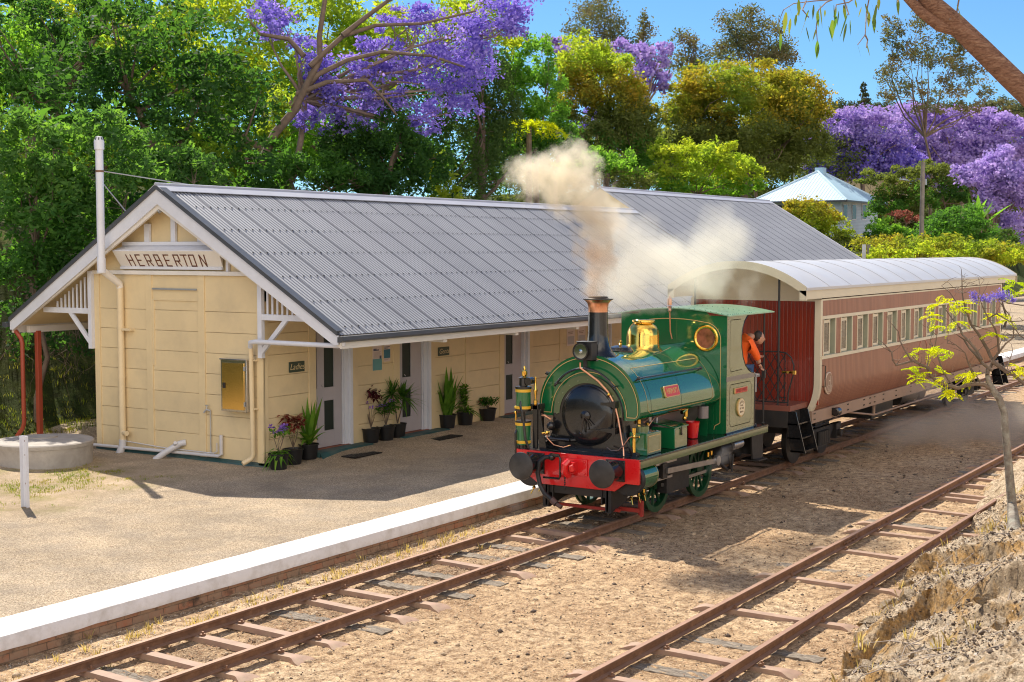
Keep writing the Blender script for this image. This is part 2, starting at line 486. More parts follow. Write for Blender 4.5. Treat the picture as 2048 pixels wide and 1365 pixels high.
def m_boards(name, c, pitch, axis, dark=.45, rough=.35, wear=None, coat=.3):
    """vertical tongue and groove boarding"""
    n = NT(name)
    co = n.coord()
    sx = n.n('ShaderNodeSeparateXYZ'); n.l(co, sx.inputs[0])
    m = n.math('FRACT', n.math('DIVIDE', sx.outputs[axis], pitch))
    g = n.math('LESS_THAN', m, .13)
    idx = n.math('FLOOR', n.math('DIVIDE', sx.outputs[axis], pitch))
    wn = n.n('ShaderNodeTexWhiteNoise', noise_dimensions='1D'); n.l(idx, wn.inputs['W'])
    col = n.mix(wn.outputs['Value'], [v*.9 for v in c], [min(1, v*1.12) for v in c])
    if wear:
        col = n.mix(n.ramp(n.noise(1.5, 5), [(.4, 0.0), (.7, .35)]), col, wear)
    col = n.mix(n.math('MULTIPLY', g, dark), col, (.02, .005, .004))
    tri = n.math('ABSOLUTE', n.math('SUBTRACT', m, .06))
    h = n.math('MINIMUM', n.math('MULTIPLY', tri, 8), 1)
    n.bsdf(col, rough, 0, n.bump(h, .006, .8), coat)
    return n.m
MT['carside'] = m_boards('red_brown_side_boards', (.29, .105, .052), .075, 0, .8, .45, (.36, .155, .085), .10)
MT['carend'] = m_boards('dark_red_end_boards', (.26, .035, .018), .075, 1, .5, .2, None, .6)

MT['plate_reflection'] = None
def m_checker(base=(.62, .6, .58), nm='chequer_plate'):
    n = NT(nm)
    co = n.coord()
    def bars(ax, ay, ph):
        sx = n.n('ShaderNodeSeparateXYZ'); n.l(co, sx.inputs[0])
        u = n.math('MULTIPLY_ADD', n.math('ADD', sx.outputs[1], sx.outputs[2]), 13.5*ax, ph)
        v = n.math('MULTIPLY_ADD', n.math('SUBTRACT', sx.outputs[1], sx.outputs[2]), 13.5*ay, ph)
        a = n.math('ABSOLUTE', n.math('SUBTRACT', n.math('FRACT', u), .5)); b = n.math('ABSOLUTE', n.math('SUBTRACT', n.math('FRACT', v), .5))
        return n.math('MULTIPLY', n.math('LESS_THAN', a, .36), n.math('LESS_THAN', b, .1))
    h = n.math('MAXIMUM', bars(1, 1, 0), bars(1, 1, .5))
    n.bsdf(base, .2, 1, n.bump(h, .004, 1))
    return n.m
MT['chequer'] = m_checker()
MT['plate_reflection'] = m_checker((.95, .62, .20), 'chequer_plate_reflection')  # warm reflection of the ground painted into the door plate's colour

def glassy(name, c, rough=.03, alpha=None):
    n = NT(name)
    n.bsdf(n.ramp(n.noise(3, 4, .6), [(.4, c), (.6, tuple(min(1, v*3.5) for v in c))]), rough, 0, None, 0, .45)
    return n.m
MT['glass'] = glassy('dark_window_glass', (.03, .025, .02))
MT['porthole'] = glassy('brown_porthole_glass', (.10, .035, .02), .1)

MT['bark'] = paint('grey_brown_bark', (.17, .12, .085), .9, .3, 4, .02, 18)
MT['lichen'] = paint('lichen_mottled_bark', (.22, .18, .14), .9, .4, 9, .012, 24, dirt=(.42, .42, .34), dscale=14, damt=.8)
MT['barkpale'] = paint('pale_bark', (.36, .30, .25), .85, .3, 4, .012, 18)
MT['barkjac'] = paint('jacaranda_bark', (.24, .17, .125), .9, .25, 5, .02, 14, dirt=(.4, .33, .27), dscale=3, damt=.6)
def m_euc():
    n = NT('stringy_red_bark')
    co = n.coord()
    mp = n.n('ShaderNodeMapping'); mp.inputs['Scale'].default_value = (5, 5, 16); mp.inputs['Rotation'].default_value = (.3, .9, 0); n.l(co, mp.inputs[0])
    a = n.noise(4, 8, .75, mp.outputs[0], 1.0)
    col = n.ramp(a, [(.3, (.12, .055, .03)), (.5, (.40, .20, .12)), (.7, (.62, .38, .24))])
    n.bsdf(col, .9, 0, n.bump(a, .05, 1))
    return n.m
MT['eucbark'] = m_euc()

# foliage colours
LF = {}
LF['dark'] = leafmat('dark_glossy_leaves', (.028, .075, .018), (.065, .135, .03), (.035, .09, .03), .48, .4, .45, 2.2)
LF['mid'] = leafmat('mid_green_leaves', (.045, .13, .025), (.11, .23, .045), (.08, .18, .045), .5, .6, .5, 1.6)
LF['vine'] = leafmat('shrub_leaves', (.05, .125, .03), (.16, .27, .06), (.07, .15, .045), .48, .8, .55, 2.0)
LF['bright'] = leafmat('bright_green_leaves', (.10, .22, .03), (.21, .36, .06), (.14, .27, .06), .58, .5, .5, 1.6)
LF['lime'] = leafmat('yellow_green_leaves', (.23, .31, .03), (.46, .46, .06), (.24, .33, .05), .58, .5, .5, 1.45)
LF['amber'] = leafmat('amber_tipped_leaves', (.20, .20, .03), (.46, .31, .05), (.18, .24, .04), .52, .35, .55, 1.5)
LF['olivetree'] = leafmat('olive_leaves', (.10, .125, .035), (.19, .21, .07), (.13, .16, .05), .48, .5, .5, 1.5)
LF['weep'] = leafmat('dull_green_drooping_leaves', (.05, .095, .025), (.11, .17, .05), (.08, .14, .04), .45, .5, .6, 1.3)
LF['gum'] = leafmat('grey_green_gum_leaves', (.09, .11, .07), (.18, .19, .11), (.20, .15, .09), .4, .4, .5, 1.2)
LF['purple'] = leafmat('purple_jacaranda_flowers', (.19, .15, .52), (.48, .40, .80), (.28, .23, .66), .45, 1.0, .7, 1.1)
LF['lilac'] = leafmat('lilac_jacaranda_flowers', (.36, .27, .60), (.60, .50, .80), (.47, .38, .70), .4, .6, .7, 1.0)
LF['hazy'] = leafmat('distant_leaves', (.05, .07, .035), (.10, .12, .05), (.07, .08, .05), .35, .2, .6, 1.2)
LF['fern'] = leafmat('young_fern_leaflets', (.50, .52, .01), (.74, .68, .02), (.42, .52, .02), .55, .8, .5, 1.2)
LF['gumleaf'] = leafmat('hanging_gum_leaves', (.07, .15, .04), (.15, .25, .06), (.20, .20, .06), .55, 3, .4, 1.3)
LF['red'] = leafmat('dark_red_coleus_leaves', (.13, .012, .015), (.30, .03, .03), (.35, .22, .12), .4, 12, .5, 1.2)
LF['maroon'] = leafmat('maroon_leaves', (.05, .012, .015), (.12, .02, .03), None, .3, 3, .5, 1.2)
LF['plant'] = leafmat('pot_plant_leaves', (.07, .20, .02), (.22, .38, .05), (.12, .26, .03), .4, 4, .4, 1.2)
LF['petal'] = leafmat('violet_petals', (.26, .14, .52), (.42, .25, .70), None, .4, 4, .6, 1.1)
LF['pink'] = leafmat('pink_petals', (.5, .12, .3), (.6, .25, .5), None, .4, 4, .6, 1.1)
LF['drygrass'] = leafmat('dry_grass_blades', (.58, .42, .2), (.68, .54, .28), (.5, .38, .16), .4, 1.5, .6, 1.1)
LF['greengrass'] = leafmat('green_grass_blades', (.12, .20, .02), (.30, .34, .04), (.35, .3, .06), .4, 1.5, .6, 1.1)
# ================================================================ world and sun
SUNDIR = Vector((.53, .85, 0)).normalized()
ELEV = R(50)
world = bpy.data.worlds.new('World'); scene.world = world; world.use_nodes = True
wt = world.node_tree; wt.nodes.clear()
wo = wt.nodes.new('ShaderNodeOutputWorld'); wb = wt.nodes.new('ShaderNodeBackground'); sk = wt.nodes.new('ShaderNodeTexSky')
sk.sky_type = 'NISHITA'; sk.sun_disc = False; sk.sun_elevation = ELEV
sk.sun_rotation = math.atan2(SUNDIR.x, SUNDIR.y); sk.altitude = 900; sk.air_density = 1.0; sk.dust_density = .25; sk.ozone_density = 1.6
tint = wt.nodes.new('ShaderNodeMix'); tint.data_type = 'RGBA'; tint.blend_type = 'MULTIPLY'; tint.inputs[0].default_value = 1
wt.links.new(sk.outputs[0], tint.inputs[6]); tint.inputs[7].default_value = (.44, .70, .93, 1)
# unseen bright cloud added low opposite the sun to lift the shaded walls
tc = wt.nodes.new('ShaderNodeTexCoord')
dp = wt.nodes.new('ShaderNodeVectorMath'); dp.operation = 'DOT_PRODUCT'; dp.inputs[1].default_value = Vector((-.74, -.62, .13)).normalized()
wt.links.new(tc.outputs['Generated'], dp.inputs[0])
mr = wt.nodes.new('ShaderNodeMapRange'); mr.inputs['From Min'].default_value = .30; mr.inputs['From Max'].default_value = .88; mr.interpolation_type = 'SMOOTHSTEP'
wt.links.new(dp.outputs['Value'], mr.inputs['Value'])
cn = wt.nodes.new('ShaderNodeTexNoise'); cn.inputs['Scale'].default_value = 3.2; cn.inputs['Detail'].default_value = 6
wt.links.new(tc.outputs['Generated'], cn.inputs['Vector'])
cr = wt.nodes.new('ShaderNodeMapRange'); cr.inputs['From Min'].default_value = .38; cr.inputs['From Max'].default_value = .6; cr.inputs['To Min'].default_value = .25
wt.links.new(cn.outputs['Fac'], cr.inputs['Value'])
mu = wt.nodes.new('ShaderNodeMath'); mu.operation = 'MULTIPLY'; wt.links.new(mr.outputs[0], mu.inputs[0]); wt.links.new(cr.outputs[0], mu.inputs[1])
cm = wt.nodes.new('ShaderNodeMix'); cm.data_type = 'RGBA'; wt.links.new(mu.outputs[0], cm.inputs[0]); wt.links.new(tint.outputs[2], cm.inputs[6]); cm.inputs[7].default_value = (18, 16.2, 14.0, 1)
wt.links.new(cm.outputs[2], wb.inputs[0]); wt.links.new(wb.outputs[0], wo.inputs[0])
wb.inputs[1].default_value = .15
sl = bpy.data.lights.new('sun', 'SUN'); sl.energy = 7.3; sl.angle = R(.55); sl.color = (1, .925, .80)
so = bpy.data.objects.new('sun', sl); COL.objects.link(so)
sv = Vector((SUNDIR.x*math.cos(ELEV), SUNDIR.y*math.cos(ELEV), math.sin(ELEV)))
so.rotation_euler = sv.to_track_quat('Z', 'Y').to_euler()
so.location = (20, 40, 60)
scene.view_settings.view_transform = 'Standard'; scene.view_settings.look = 'None'; scene.view_settings.exposure = 0
cy = scene.cycles
cy.max_bounces = 8; cy.diffuse_bounces = 4; cy.glossy_bounces = 3; cy.transmission_bounces = 6; cy.volume_bounces = 3; cy.transparent_max_bounces = 8
cy.volume_step_rate = 1.5; cy.volume_max_steps = 96
cy.sample_clamp_indirect = 6; cy.filter_width = 1.1; cy.use_denoising = True

def fbm(x, y, z=0, s=1.0, o=4):
    return noise.fractal(Vector((x*s, y*s, z)), 1.0, 2.0, o)

def sstep(a, b, t):
    t = min(1, max(0, (t-a)/(b-a)))
    return t*t*(3-2*t)

def seq(*segs):
    """seq((a, b, step), ...) -> list of coordinates"""
    out = []
    for a, b, st in segs:
        n = max(1, int(round((b-a)/st)))
        out += [a+(b-a)*i/n for i in range(n)]
    out.append(segs[-1][1])
    return out

# ---------------------------------------------------------------- ground sheet
def dirt_z(x, y):
    z = -.17 + .022*fbm(x, y, 0, .9, 4)
    if 4 < y < 12.2 and 5 < x < 45: z += .012*fbm(x, y, 3, 7, 3)
    # slightly humped between the rails and the lines
    z += .02*math.exp(-((y-8.2)/1.1)**2)
    return z
xs = seq((-300, -20, 40), (-20, 6, 3), (6, 32, .13), (32, 60, .6), (60, 140, 4), (140, 900, 60))
ys = seq((-400, -20, 40), (-20, 2, 2), (2, 12.4, .13), (12.4, 14, .8), (14, 40, 4), (40, 80, 20))
mb = MB(); mb.sheet([[(x, y, dirt_z(x, y) if y < 12.3 else -.3) for y in ys] for x in xs])
tag(mb.build('ground', MT['dirt'], smooth=180), kind='structure')

# platform surface
def plat_z(x, y):
    z = .13+.008*fbm(x, y, 5, .8, 3)
    if y < 12.9: z = .126
    z += .11*sstep(15.8, 17.3, y)*sstep(19.4, 21.0, x)
    if x < 18: z += .10*sstep(19.5, 23, y)
    return z
xs = seq((-30, 8, 3), (8, 30, .3), (30, 60, 2), (60, 130, 10)); ys = seq((12.6, 13, .2), (13, 18, .2), (18, 26, .5))
mb = MB(); mb.sheet([[(x, y, plat_z(x, y)) for y in ys] for x in xs])
tag(mb.build('platform_ground', MT['gravel'], smooth=180), kind='structure')

# hillside
def hill_e(x):
    t = sstep(49, 56, x)
    return 24.9*(1-t)+t*max(15.5, .205*x+2.2)
def hill_z(x, y):
    s = y-hill_e(x)
    if s < 0: return .12+s*.6
    t = sstep(46, 58, x)
    a = 4.6*sstep(0, 5.2, s)+.16*max(0, s-4)
    b = 3.3*sstep(0, 9, s)+.085*max(0, s-6)
    z = a*(1-t)+b*t
    z += .5*fbm(x, y, 9, .22, 5)*min(1, s/3)
    return max(.12+z*(1-.5*sstep(150, 300, x)), min(16, (x-150)*.2-2)+.5*fbm(x, y, 9, .05, 4))
xs = seq((-60, 0, 10), (0, 60, .8), (60, 130, 2.5), (130, 900, 40)); ys = seq((13, 36, .7), (36, 90, 3), (90, 700, 40))
mb = MB(); mb.sheet([[(x, y, hill_z(x, y)) for y in ys] for x in xs])
tag(mb.build('hillside', MT['hill'], smooth=180), kind='structure')

# platform edge: coping over brick face
mb = MB()
xs = seq((-6, 60, .22), (60, 118, 2))
rows = []
for x in xs:
    j = .008*fbm(x, 0, 0, 2.3, 3); k = .006*fbm(x, 4, 0, 1.7, 3); dr = .012*fbm(x, 8, 0, 9, 2)
    notch = .03*math.exp(-((x-13.45)/.05)**2)+.012*math.exp(-((x-10.3)/.04)**2)
    rows.append([(x, 12.66+j, .10), (x, 12.655+j, .142), (x, 12.15+k, .140+k*.5), (x, 12.105+k+notch, .118-notch), (x, 12.085+k+notch, .02), (x, 12.09, -.035+dr), (x, 12.16, -.035+dr)])
mb.sheet(rows)
root = mb.build('platform_edge', MT['whitecope'], at_=(10, 12.1, 0))
tag(root, 'long whitewashed concrete coping along the platform edge beside the track', 'platform edge', kind='structure')
mb = MB()
mb.sheet([[(x, 12.115, .0), (x, 12.12, -.12), (x, 12.10+.012*fbm(x, 1, 0, 3, 2), -.22)] for x in xs])
mb.build('brick_face', MT['brick'], root)

# ---------------------------------------------------------------- rock bank
def bank_edge(x):
    pts = [(5, 3.2), (11, 4.05), (13.2, 4.45), (15.6, 4.95), (17.5, 5.15), (20.5, 5.15), (23, 5.55), (25.5, 6.1), (30, 6.3), (60, 5.6), (120, 4)]
    for (a, b), (c, d) in zip(pts, pts[1:]):
        if x <= c: return b+(d-b)*max(0, (x-a))/(c-a)
    return pts[-1][1]
LEDGES = []
def bank_z(x, y, rocks=True):
    e = bank_edge(x)+.16*fbm(x, y, 0, 1.3, 4)
    s = e-y
    if s < 0: return -.19+s*.45
    h = .56*s/(1+.055*s)+.10*fbm(x, y, 2, .8, 4)*min(1, s*1.4)
    if rocks:
        p = Vector((x, y)); wv = .09*fbm(x, y, 6, 2.2, 5)+.025*fbm(x, y, 8, 9, 3)
        for pts, amp, back in LEDGES:
            best = None
            for a, b in zip(pts, pts[1:]):
                ab = b-a; t = max(0, min(1, (p-a).dot(ab)/ab.length_squared)); q = a+ab*t; dd = (p-q).length
                if best is None or dd < best[0]: best = (dd, (ab.x*(p.y-a.y)-ab.y*(p.x-a.x)), t if (a is pts[0] or b is pts[-1]) else .5)
            if best[0] < 2.2:
                d = best[0]*(1 if best[1] > 0 else -1)+wv
                dfar = sstep(back*2.2, 0, d) if d > 0 else 1
                ends = 1
                if d <= 0 and best[0] > .35: continue
                amp_ = amp*(.75+.5*fbm(x, y, 14, .9, 3))
                h += amp_*sstep(-.07, .045, d)*dfar
        h += .07*fbm(x, y, 1, 3.5, 5)+.030*fbm(x, y, 4, 13, 3)+.05*abs(fbm(x, y, 21, 2.4, 4))
    return -.17+max(0, h)
def bank_hit(px, py):
    d = (fw + rt*((px-1024)/FPX) - up*((py-682.5)/FPX)); t = 10
    while t < 40:
        p = CAM+d*t
        if p.z < bank_z(p.x, p.y, False): return Vector((p.x, p.y))
        t += .03
    return Vector((p.x, p.y))
for pl_, amp, back in (([(1690,1362),(1730,1318),(1775,1286),(1850,1243),(1935,1215),(2070,1196)], .34, .55), ([(1748,1262),(1768,1205),(1812,1163),(1870,1138),(1960,1128)], .26, .6),
                       ([(1820,1236),(1850,1212),(1905,1190)], .12, .3), ([(1990,1236),(2030,1232),(2070,1238)], .14, .3), ([(1925,1075),(1965,1048),(2010,1030)], .16, .5), ([(1640,1400),(1700,1375),(1760,1372)], .12, .3)):
    LEDGES.append(([bank_hit(*q) for q in pl_], amp, back))
xs = seq((2, 10, .3), (10, 21.5, .045), (21.5, 34, .15), (34, 60, .8), (60, 120, 5))
ys = seq((-12, 1, .5), (1, 2.2, .1), (2.2, 6.6, .042))
mb = MB(); mb.sheet([[(x, y, bank_z(x, y)) for y in ys] for x in xs])
tag(mb.build('rocky_bank', MT['rock'], smooth=50), kind='structure')

# ---------------------------------------------------------------- track
T1 = (9.87+.03, 11.02+.03); T2 = (5.41+.03, 6.49+.03)
def rail_mesh(y, x0, x1):
    pr = [(-.032, 0), (.032, 0), (.034, -.026), (.010, -.036), (.008, -.088), (.052, -.1), (.052, -.112), (-.052, -.112), (-.052, -.1), (-.008, -.088), (-.010, -.036), (-.034, -.026)]
    mb = MB()
    mb.prism([(x0, y+a, b) for a, b in pr], (x1-x0, 0, 0))
    return mb
rails = []
for name, y, lab, joint in (('rail', T1[1], 'rusty rail of the front track nearest the white platform edge', 15.2), ('rail', T1[0], 'rusty rail under the near wheels of the locomotive, farther from the platform', 15.0),
                     ('rail', T2[1], 'rusty rail of the empty siding on the side facing the locomotive', 19.3), ('rail', T2[0], 'rusty rail of the empty siding running beside the rocky bank', 12.1)):
    r = rail_mesh(y, -4, 120).build(name, MT['rust'], at_=(10, y, 0), bevel=.004)
    tag(r, lab, 'rail', 'rails of the two tracks')
    f = MB(); f.box((joint-.28, y-.03, -.078), (joint+.28, y-.0085, -.044)); f.box((joint-.28, y+.0085, -.078), (joint+.28, y+.03, -.044))
    f.build('fishplate', MT['rust'], r, bevel=.004)
    b = MB()
    for k in range(4):
        for s in (-1, 1): b.cyl((joint-.21+.14*k, y+s*.028, -.061), (joint-.21+.14*k, y+s*.055, -.061), .015, n=6)
    b.build('bolt', MT['rust'], r)

def steel_sleeper(yc, rails_, lab, group):
    root = thing('steel_sleeper', lab, 'sleeper', (0, yc, -.12), group)
    mb = MB(); rows = []
    for t in seq((-1.02, 1.02, .04)):
        a = abs(t); fl = sstep(.80, .97, a)
        w = .062+.075*fl; z = -.116-.03*fl*fl-.035*sstep(.96, 1.03, a)
        z += .006*math.sin(t*3)
        cr = .02*fl
        rows.append([(-w-.012, yc+t, z-.06), (-w, yc+t, z), (-w*.35, yc+t, z+.004-cr), (0, yc+t, z+.004-cr*.3), (w*.35, yc+t, z+.004-cr), (w, yc+t, z), (w+.012, yc+t, z-.06)])
    mb.sheet(rows); mb.build('trough', MT['sleeper_steel'], root, smooth=50)
    for yr in rails_:
        for s in (-1, 1):
            c = MB(); c.box((-.03, yr+s*.04, -.114), (.03, yr+s*.085, -.085)); c.cyl((0, yr+s*.07, -.085), (0, yr+s*.07, -.06), .014, n=6)
            c.build('clip', MT['rust'], root)
    return root
def timber_sleeper(yc, lab, group, seed):
    root = None
    rs = random.Random(seed)
    mb = MB(); rows = []
    hw = .11
    for t in seq((-1.0, 1.0, .06)):
        row = []
        for a in (-1, -.99, -.55, -.1, .3, .7, .99, 1):
            e = 1+.08*rs.uniform(-1, 1)
            z = -.135+rs.uniform(-.012, .008) if abs(a) < 1 else -.25
            row.append((a*hw*e, yc+t, z))
        rows.append(row)
    mb.sheet(rows)
    for s in (0, -1): mb.add([rows[s][0], rows[s][1], rows[s][3], rows[s][5], rows[s][6], rows[s][7]], [(0, 1, 2, 3, 4, 5)])
    o = mb.build('timber_sleeper', MT['timber'], at_=(0, yc, -.15), smooth=30)
    return tag(o, lab, 'sleeper', group)

yc1 = sum(T1)/2; yc2 = sum(T2)/2
sl1 = [on(px, py, 1, 10.95).x for px, py in ((299,1303),(404,1267),(481,1243),(626,1199),(694,1173))]
tm1 = [on(px, py, 1, 10.95).x for px, py in ((211,1331),(567,1217),(756,1155),(822,1136))]
x = max(sl1+tm1)+.62; k = 0
while x < 60:
    (tm1 if k % 4 in (1, 2) else sl1).append(x); x += (.62, .7, .58, .66, .74)[k % 5]; k += 1
sl2 = [on(px, py, 1, 6.42).x for px, py in ((1229,1331),(1332,1275),(1477,1200),(1593,1144),(1693,1088),(1759,1055),(1784,1043),(1842,1012),(1887,989),(1900,981))]
tm2 = [on(px, py, 1, 6.42).x for px, py in ((1287,1297),(1386,1248),(1635,1124),(1800,1034))]
x = max(sl2)+1.1; k = 0
while x < 62:
    (tm2 if k % 6 == 2 else sl2).append(x); x += (.8, .9, .55, 1.0)[k % 4]; k += 1
sl1 += [min(sl1)-.75-.7*i for i in range(2)]; sl2 += [min(sl2)-.9-.8*i for i in range(2)]
g1, g2 = 'sleepers under the front track', 'sleepers under the siding'
L1s = 'rust pink pressed steel sleeper with flared ends under the front track'; L2s = 'rust pink pressed steel sleeper half buried in dirt under the empty siding'
L1t = 'split grey weathered timber sleeper lying in dirt under the front track'; L2t = 'decayed grey timber sleeper nearly buried in dirt under the empty siding'
p1 = steel_sleeper(yc1, T1, L1s, g1); p2 = steel_sleeper(yc2, T2, L2s, g2)
for i, x in enumerate(sorted(sl1)): move(p1 if i == 0 else copy_tree(p1), (x, yc1+random.uniform(-.05, .05), -.12), random.uniform(-.03, .03))
for i, x in enumerate(sorted(sl2)): move(p2 if i == 0 else copy_tree(p2), (x, yc2+random.uniform(-.05, .05), -.127), random.uniform(-.04, .04))
pt = [timber_sleeper(yc1, L1t, g1, s) for s in (1, 2, 3)]
for i, x in enumerate(sorted(tm1)): move(pt[i] if i < 3 else copy_tree(pt[i % 3]), (x, yc1+random.uniform(-.1, .02), -.164), random.uniform(-.05, .05))
pt = [timber_sleeper(yc2, L2t, g2, s) for s in (4, 5)]
for i, x in enumerate(sorted(tm2)): move(pt[i] if i < 2 else copy_tree(pt[i % 2]), (x, yc2+random.uniform(-.1, .1), -.179), random.uniform(-.07, .07))

# ---------------------------------------------------------------- scattered stones, litter, tufts
def scatter(name, n, place, shape, mat, kind='stuff'):
    """many small copies of a shape in ONE mesh. place() -> (x, y, z, size)"""
    sv_, sf_ = shape
    sv_ = np.array(sv_, float); k = len(sv_)
    P = np.array([place() for _ in range(n)], float)
    a = RNG.uniform(0, 2*PI, n); ca, sa = np.cos(a), np.sin(a)
    tl = RNG.uniform(-.5, .5, (n, 2))
    sc = P[:, 3][:, None]*RNG.uniform(.6, 1.4, (n, 3))
    V = sv_[None]*sc[:, None, :]
    V[..., 2] += V[..., 0]*tl[:, 0][:, None]+V[..., 1]*tl[:, 1][:, None]
    x = V[..., 0]*ca[:, None]-V[..., 1]*sa[:, None]; y = V[..., 0]*sa[:, None]+V[..., 1]*ca[:, None]
    V[..., 0], V[..., 1] = x, y
    V += P[:, None, :3]
    return fast_mesh(name, V.reshape(-1, 3), sf_, k, n, mat, kind)
def fast_mesh(name, V, faces, k, n, mat, kind=None, parent=None, smooth=False, base=None):
    fl = len(faces[0]); F = np.array(faces)
    A = (F[None]+(np.arange(n)*k)[:, None, None]).reshape(-1)
    me = bpy.data.meshes.new(name)
    b = np.array(base if base is not None else (org(parent) if parent is not None else (0, 0, 0)), float)
    V = V-b[None]
    me.vertices.add(len(V)); me.vertices.foreach_set('co', V.astype(np.float32).ravel())
    me.loops.add(len(A)); me.loops.foreach_set('vertex_index', A.astype(np.int32))
    m = len(A)//fl
    me.polygons.add(m); me.polygons.foreach_set('loop_start', (np.arange(m)*fl).astype(np.int32))
    try: me.polygons.foreach_set('loop_total', np.full(m, fl, np.int32))
    except Exception: pass
    me.update(calc_edges=True)
    me.materials.append(mat)
    if smooth: me.polygons.foreach_set('use_smooth', [True]*m)
    o = bpy.data.objects.new(name, me); COL.objects.link(o)
    if parent is not None: o.parent = parent; o['org'] = tuple(org(parent))
    elif base is not None: o.location = base; o['org'] = tuple(base)
    if kind: o['kind'] = kind
    return o
STONE = ([(1,0,0),(-1,.1,0),(0,1,.1),(.1,-1,0),(.1,0,.7),(0,.1,-.7)], [(0,2,4),(2,1,4),(1,3,4),(3,0,4),(2,0,5),(1,2,5),(3,1,5),(0,3,5)])
MT['stone'] = paint('loose_stones', (.45, .33, .21), .95, .35, 30, 0)
MT['stonelight'] = paint('pale_chips', (.62, .52, .4), .9, .2, 30, 0)
def pl_dirt():
    x = RNG.uniform(8, 30)**1.0; y = RNG.uniform(4.6, 12.05)
    return (x, y, dirt_z(x, y), RNG.uniform(.006, .017)*(1+2*(RNG.random() < .03)))
tag(scatter('loose_stones', 16000, pl_dirt, STONE, MT['stone']), 'small ochre stones scattered over the dirt between the tracks', 'stones')
def pl_edge():
    x = RNG.uniform(7, 19); y = 11.15+abs(RNG.normal(0, .45))
    y = min(y, 12.0)
    return (x, y, dirt_z(x, y), RNG.uniform(.006, .015))
tag(scatter('pale_chips', 3500, pl_edge, STONE, MT['stonelight']), 'pale gravel chips between the brick platform face and the track', 'gravel')
def pl_bank():
    while True:
        x = RNG.uniform(11, 24); y = RNG.uniform(2.2, 5.6)
        if y < bank_edge(x)+.25: break
    return (x, y, max(bank_z(x, y), dirt_z(x, y)), RNG.uniform(.005, .014)*(1+2.2*(RNG.random() < .02)))
tag(scatter('bank_rubble', 16000, pl_bank, STONE, MT['stone']), 'crumbly ochre rubble lying over the rocky bank', 'rubble')
LEAF4 = ([(0,-1,0),(.32,0,.1),(0,1,.02),(-.32,0,.08)], [(0,1,2,3)])
MT['litter'] = paint('dry_leaf_litter', (.33, .18, .09), .9, .5, 40, 0)
def pl_lit():
    if RNG.random() < .5: x = RNG.uniform(8, 20); y = RNG.normal(10.45, .42)
    else: x = RNG.uniform(9, 24); y = RNG.uniform(4.8, 12)
    return (x, y, dirt_z(x, y)+.012, RNG.uniform(.012, .03))
tag(scatter('leaf_litter', 6000, pl_lit, LEAF4, MT['litter']), 'dry brown leaf litter between the rails', 'leaf litter')

def blades(name, spots, mat, label, cat, h=(.03, .11), n_per=12, spread=.05, parent=None):
    V = []; c = 0
    for (x, y, z) in spots:
        for _ in range(n_per):
            a = RNG.uniform(0, 2*PI); r = abs(RNG.normal(0, spread)); hh = RNG.uniform(*h); ln = RNG.uniform(.1, .6)*hh
            bx, by = x+r*math.cos(a), y+r*math.sin(a); w = .004+.02*hh
            dx, dy = math.cos(a), math.sin(a)
            V += [(bx-dy*w, by+dx*w, z), (bx+dy*w, by-dx*w, z), (bx+dx*ln*.4, by+dy*ln*.4, z+hh*.7), (bx+dx*ln, by+dy*ln, z+hh)]; c += 1
    o = fast_mesh(name, np.array(V), [(0, 1, 2), (0, 2, 3), (1, 3, 2)], 4, c, mat, 'stuff')
    return tag(o, label, cat)
sp = []
for _ in range(110):
    x = RNG.uniform(7.5, 17.5); y = RNG.choice([11.75, 11.4, 11.25])+RNG.normal(0, .12); sp.append((x, y, -.17))

blades('dry_grass_tufts', sp, LF['drygrass'], 'straw coloured grass tufts along the foot of the platform', 'grass')
sp = []
for _ in range(900):
    x = RNG.uniform(12.2, 17.2); y = RNG.normal(19.0, .55)+.18*(x-14)
    if fbm(x, y, 2, 1.3, 3) > -.02: sp.append((x, y, plat_z(x, y)))
blades('thin_green_grass', sp, LF['greengrass'], 'thin patchy green grass growing on the platform near the short white post', 'grass', (.015, .045), 8, .07)
sp = [(x, y, bank_z(x, y)) for x, y in ((RNG.uniform(13, 23), RNG.uniform(2.6, 5.2)) for _ in range(60))]
blades('bank_dry_grass', sp, LF['drygrass'], 'dry twiggy grass caught on the rocky bank', 'grass', (.05, .16), 9, .06)
# weeds on the grassed strip behind the station
sp = [(RNG.uniform(14, 40), RNG.uniform(24.2, 27), 0) for _ in range(1500)]
sp = [(x, y, max(hill_z(x, y), plat_z(x, min(y, 26)))) for x, y, _ in sp]
blades('shaded_grass_strip', sp, LF['greengrass'], 'shaded green grass strip behind the station', 'grass', (.05, .12), 10, .12)
# twigs on the bank
mb = MB()
for _ in range(90):
    x = RNG.uniform(12.5, 22); y = RNG.uniform(2.4, min(5, bank_edge(x))); z = bank_z(x, y)+.02
    a = RNG.uniform(0, PI); L = RNG.uniform(.15, .7)
    p = Vector((x, y, z)); q = p+Vector((math.cos(a)*L, math.sin(a)*L, 0)); q.z = bank_z(q.x, q.y)+.03
    m = (p+q)/2+Vector((RNG.normal(0, .05), RNG.normal(0, .05), .03))
    mb.tube([p, m, q], [.006, .005, .002], 5)
tag(mb.build('fallen_twigs', MT['barkpale']), 'pale fallen twigs lying across the rocky bank', 'twigs', kind='stuff')

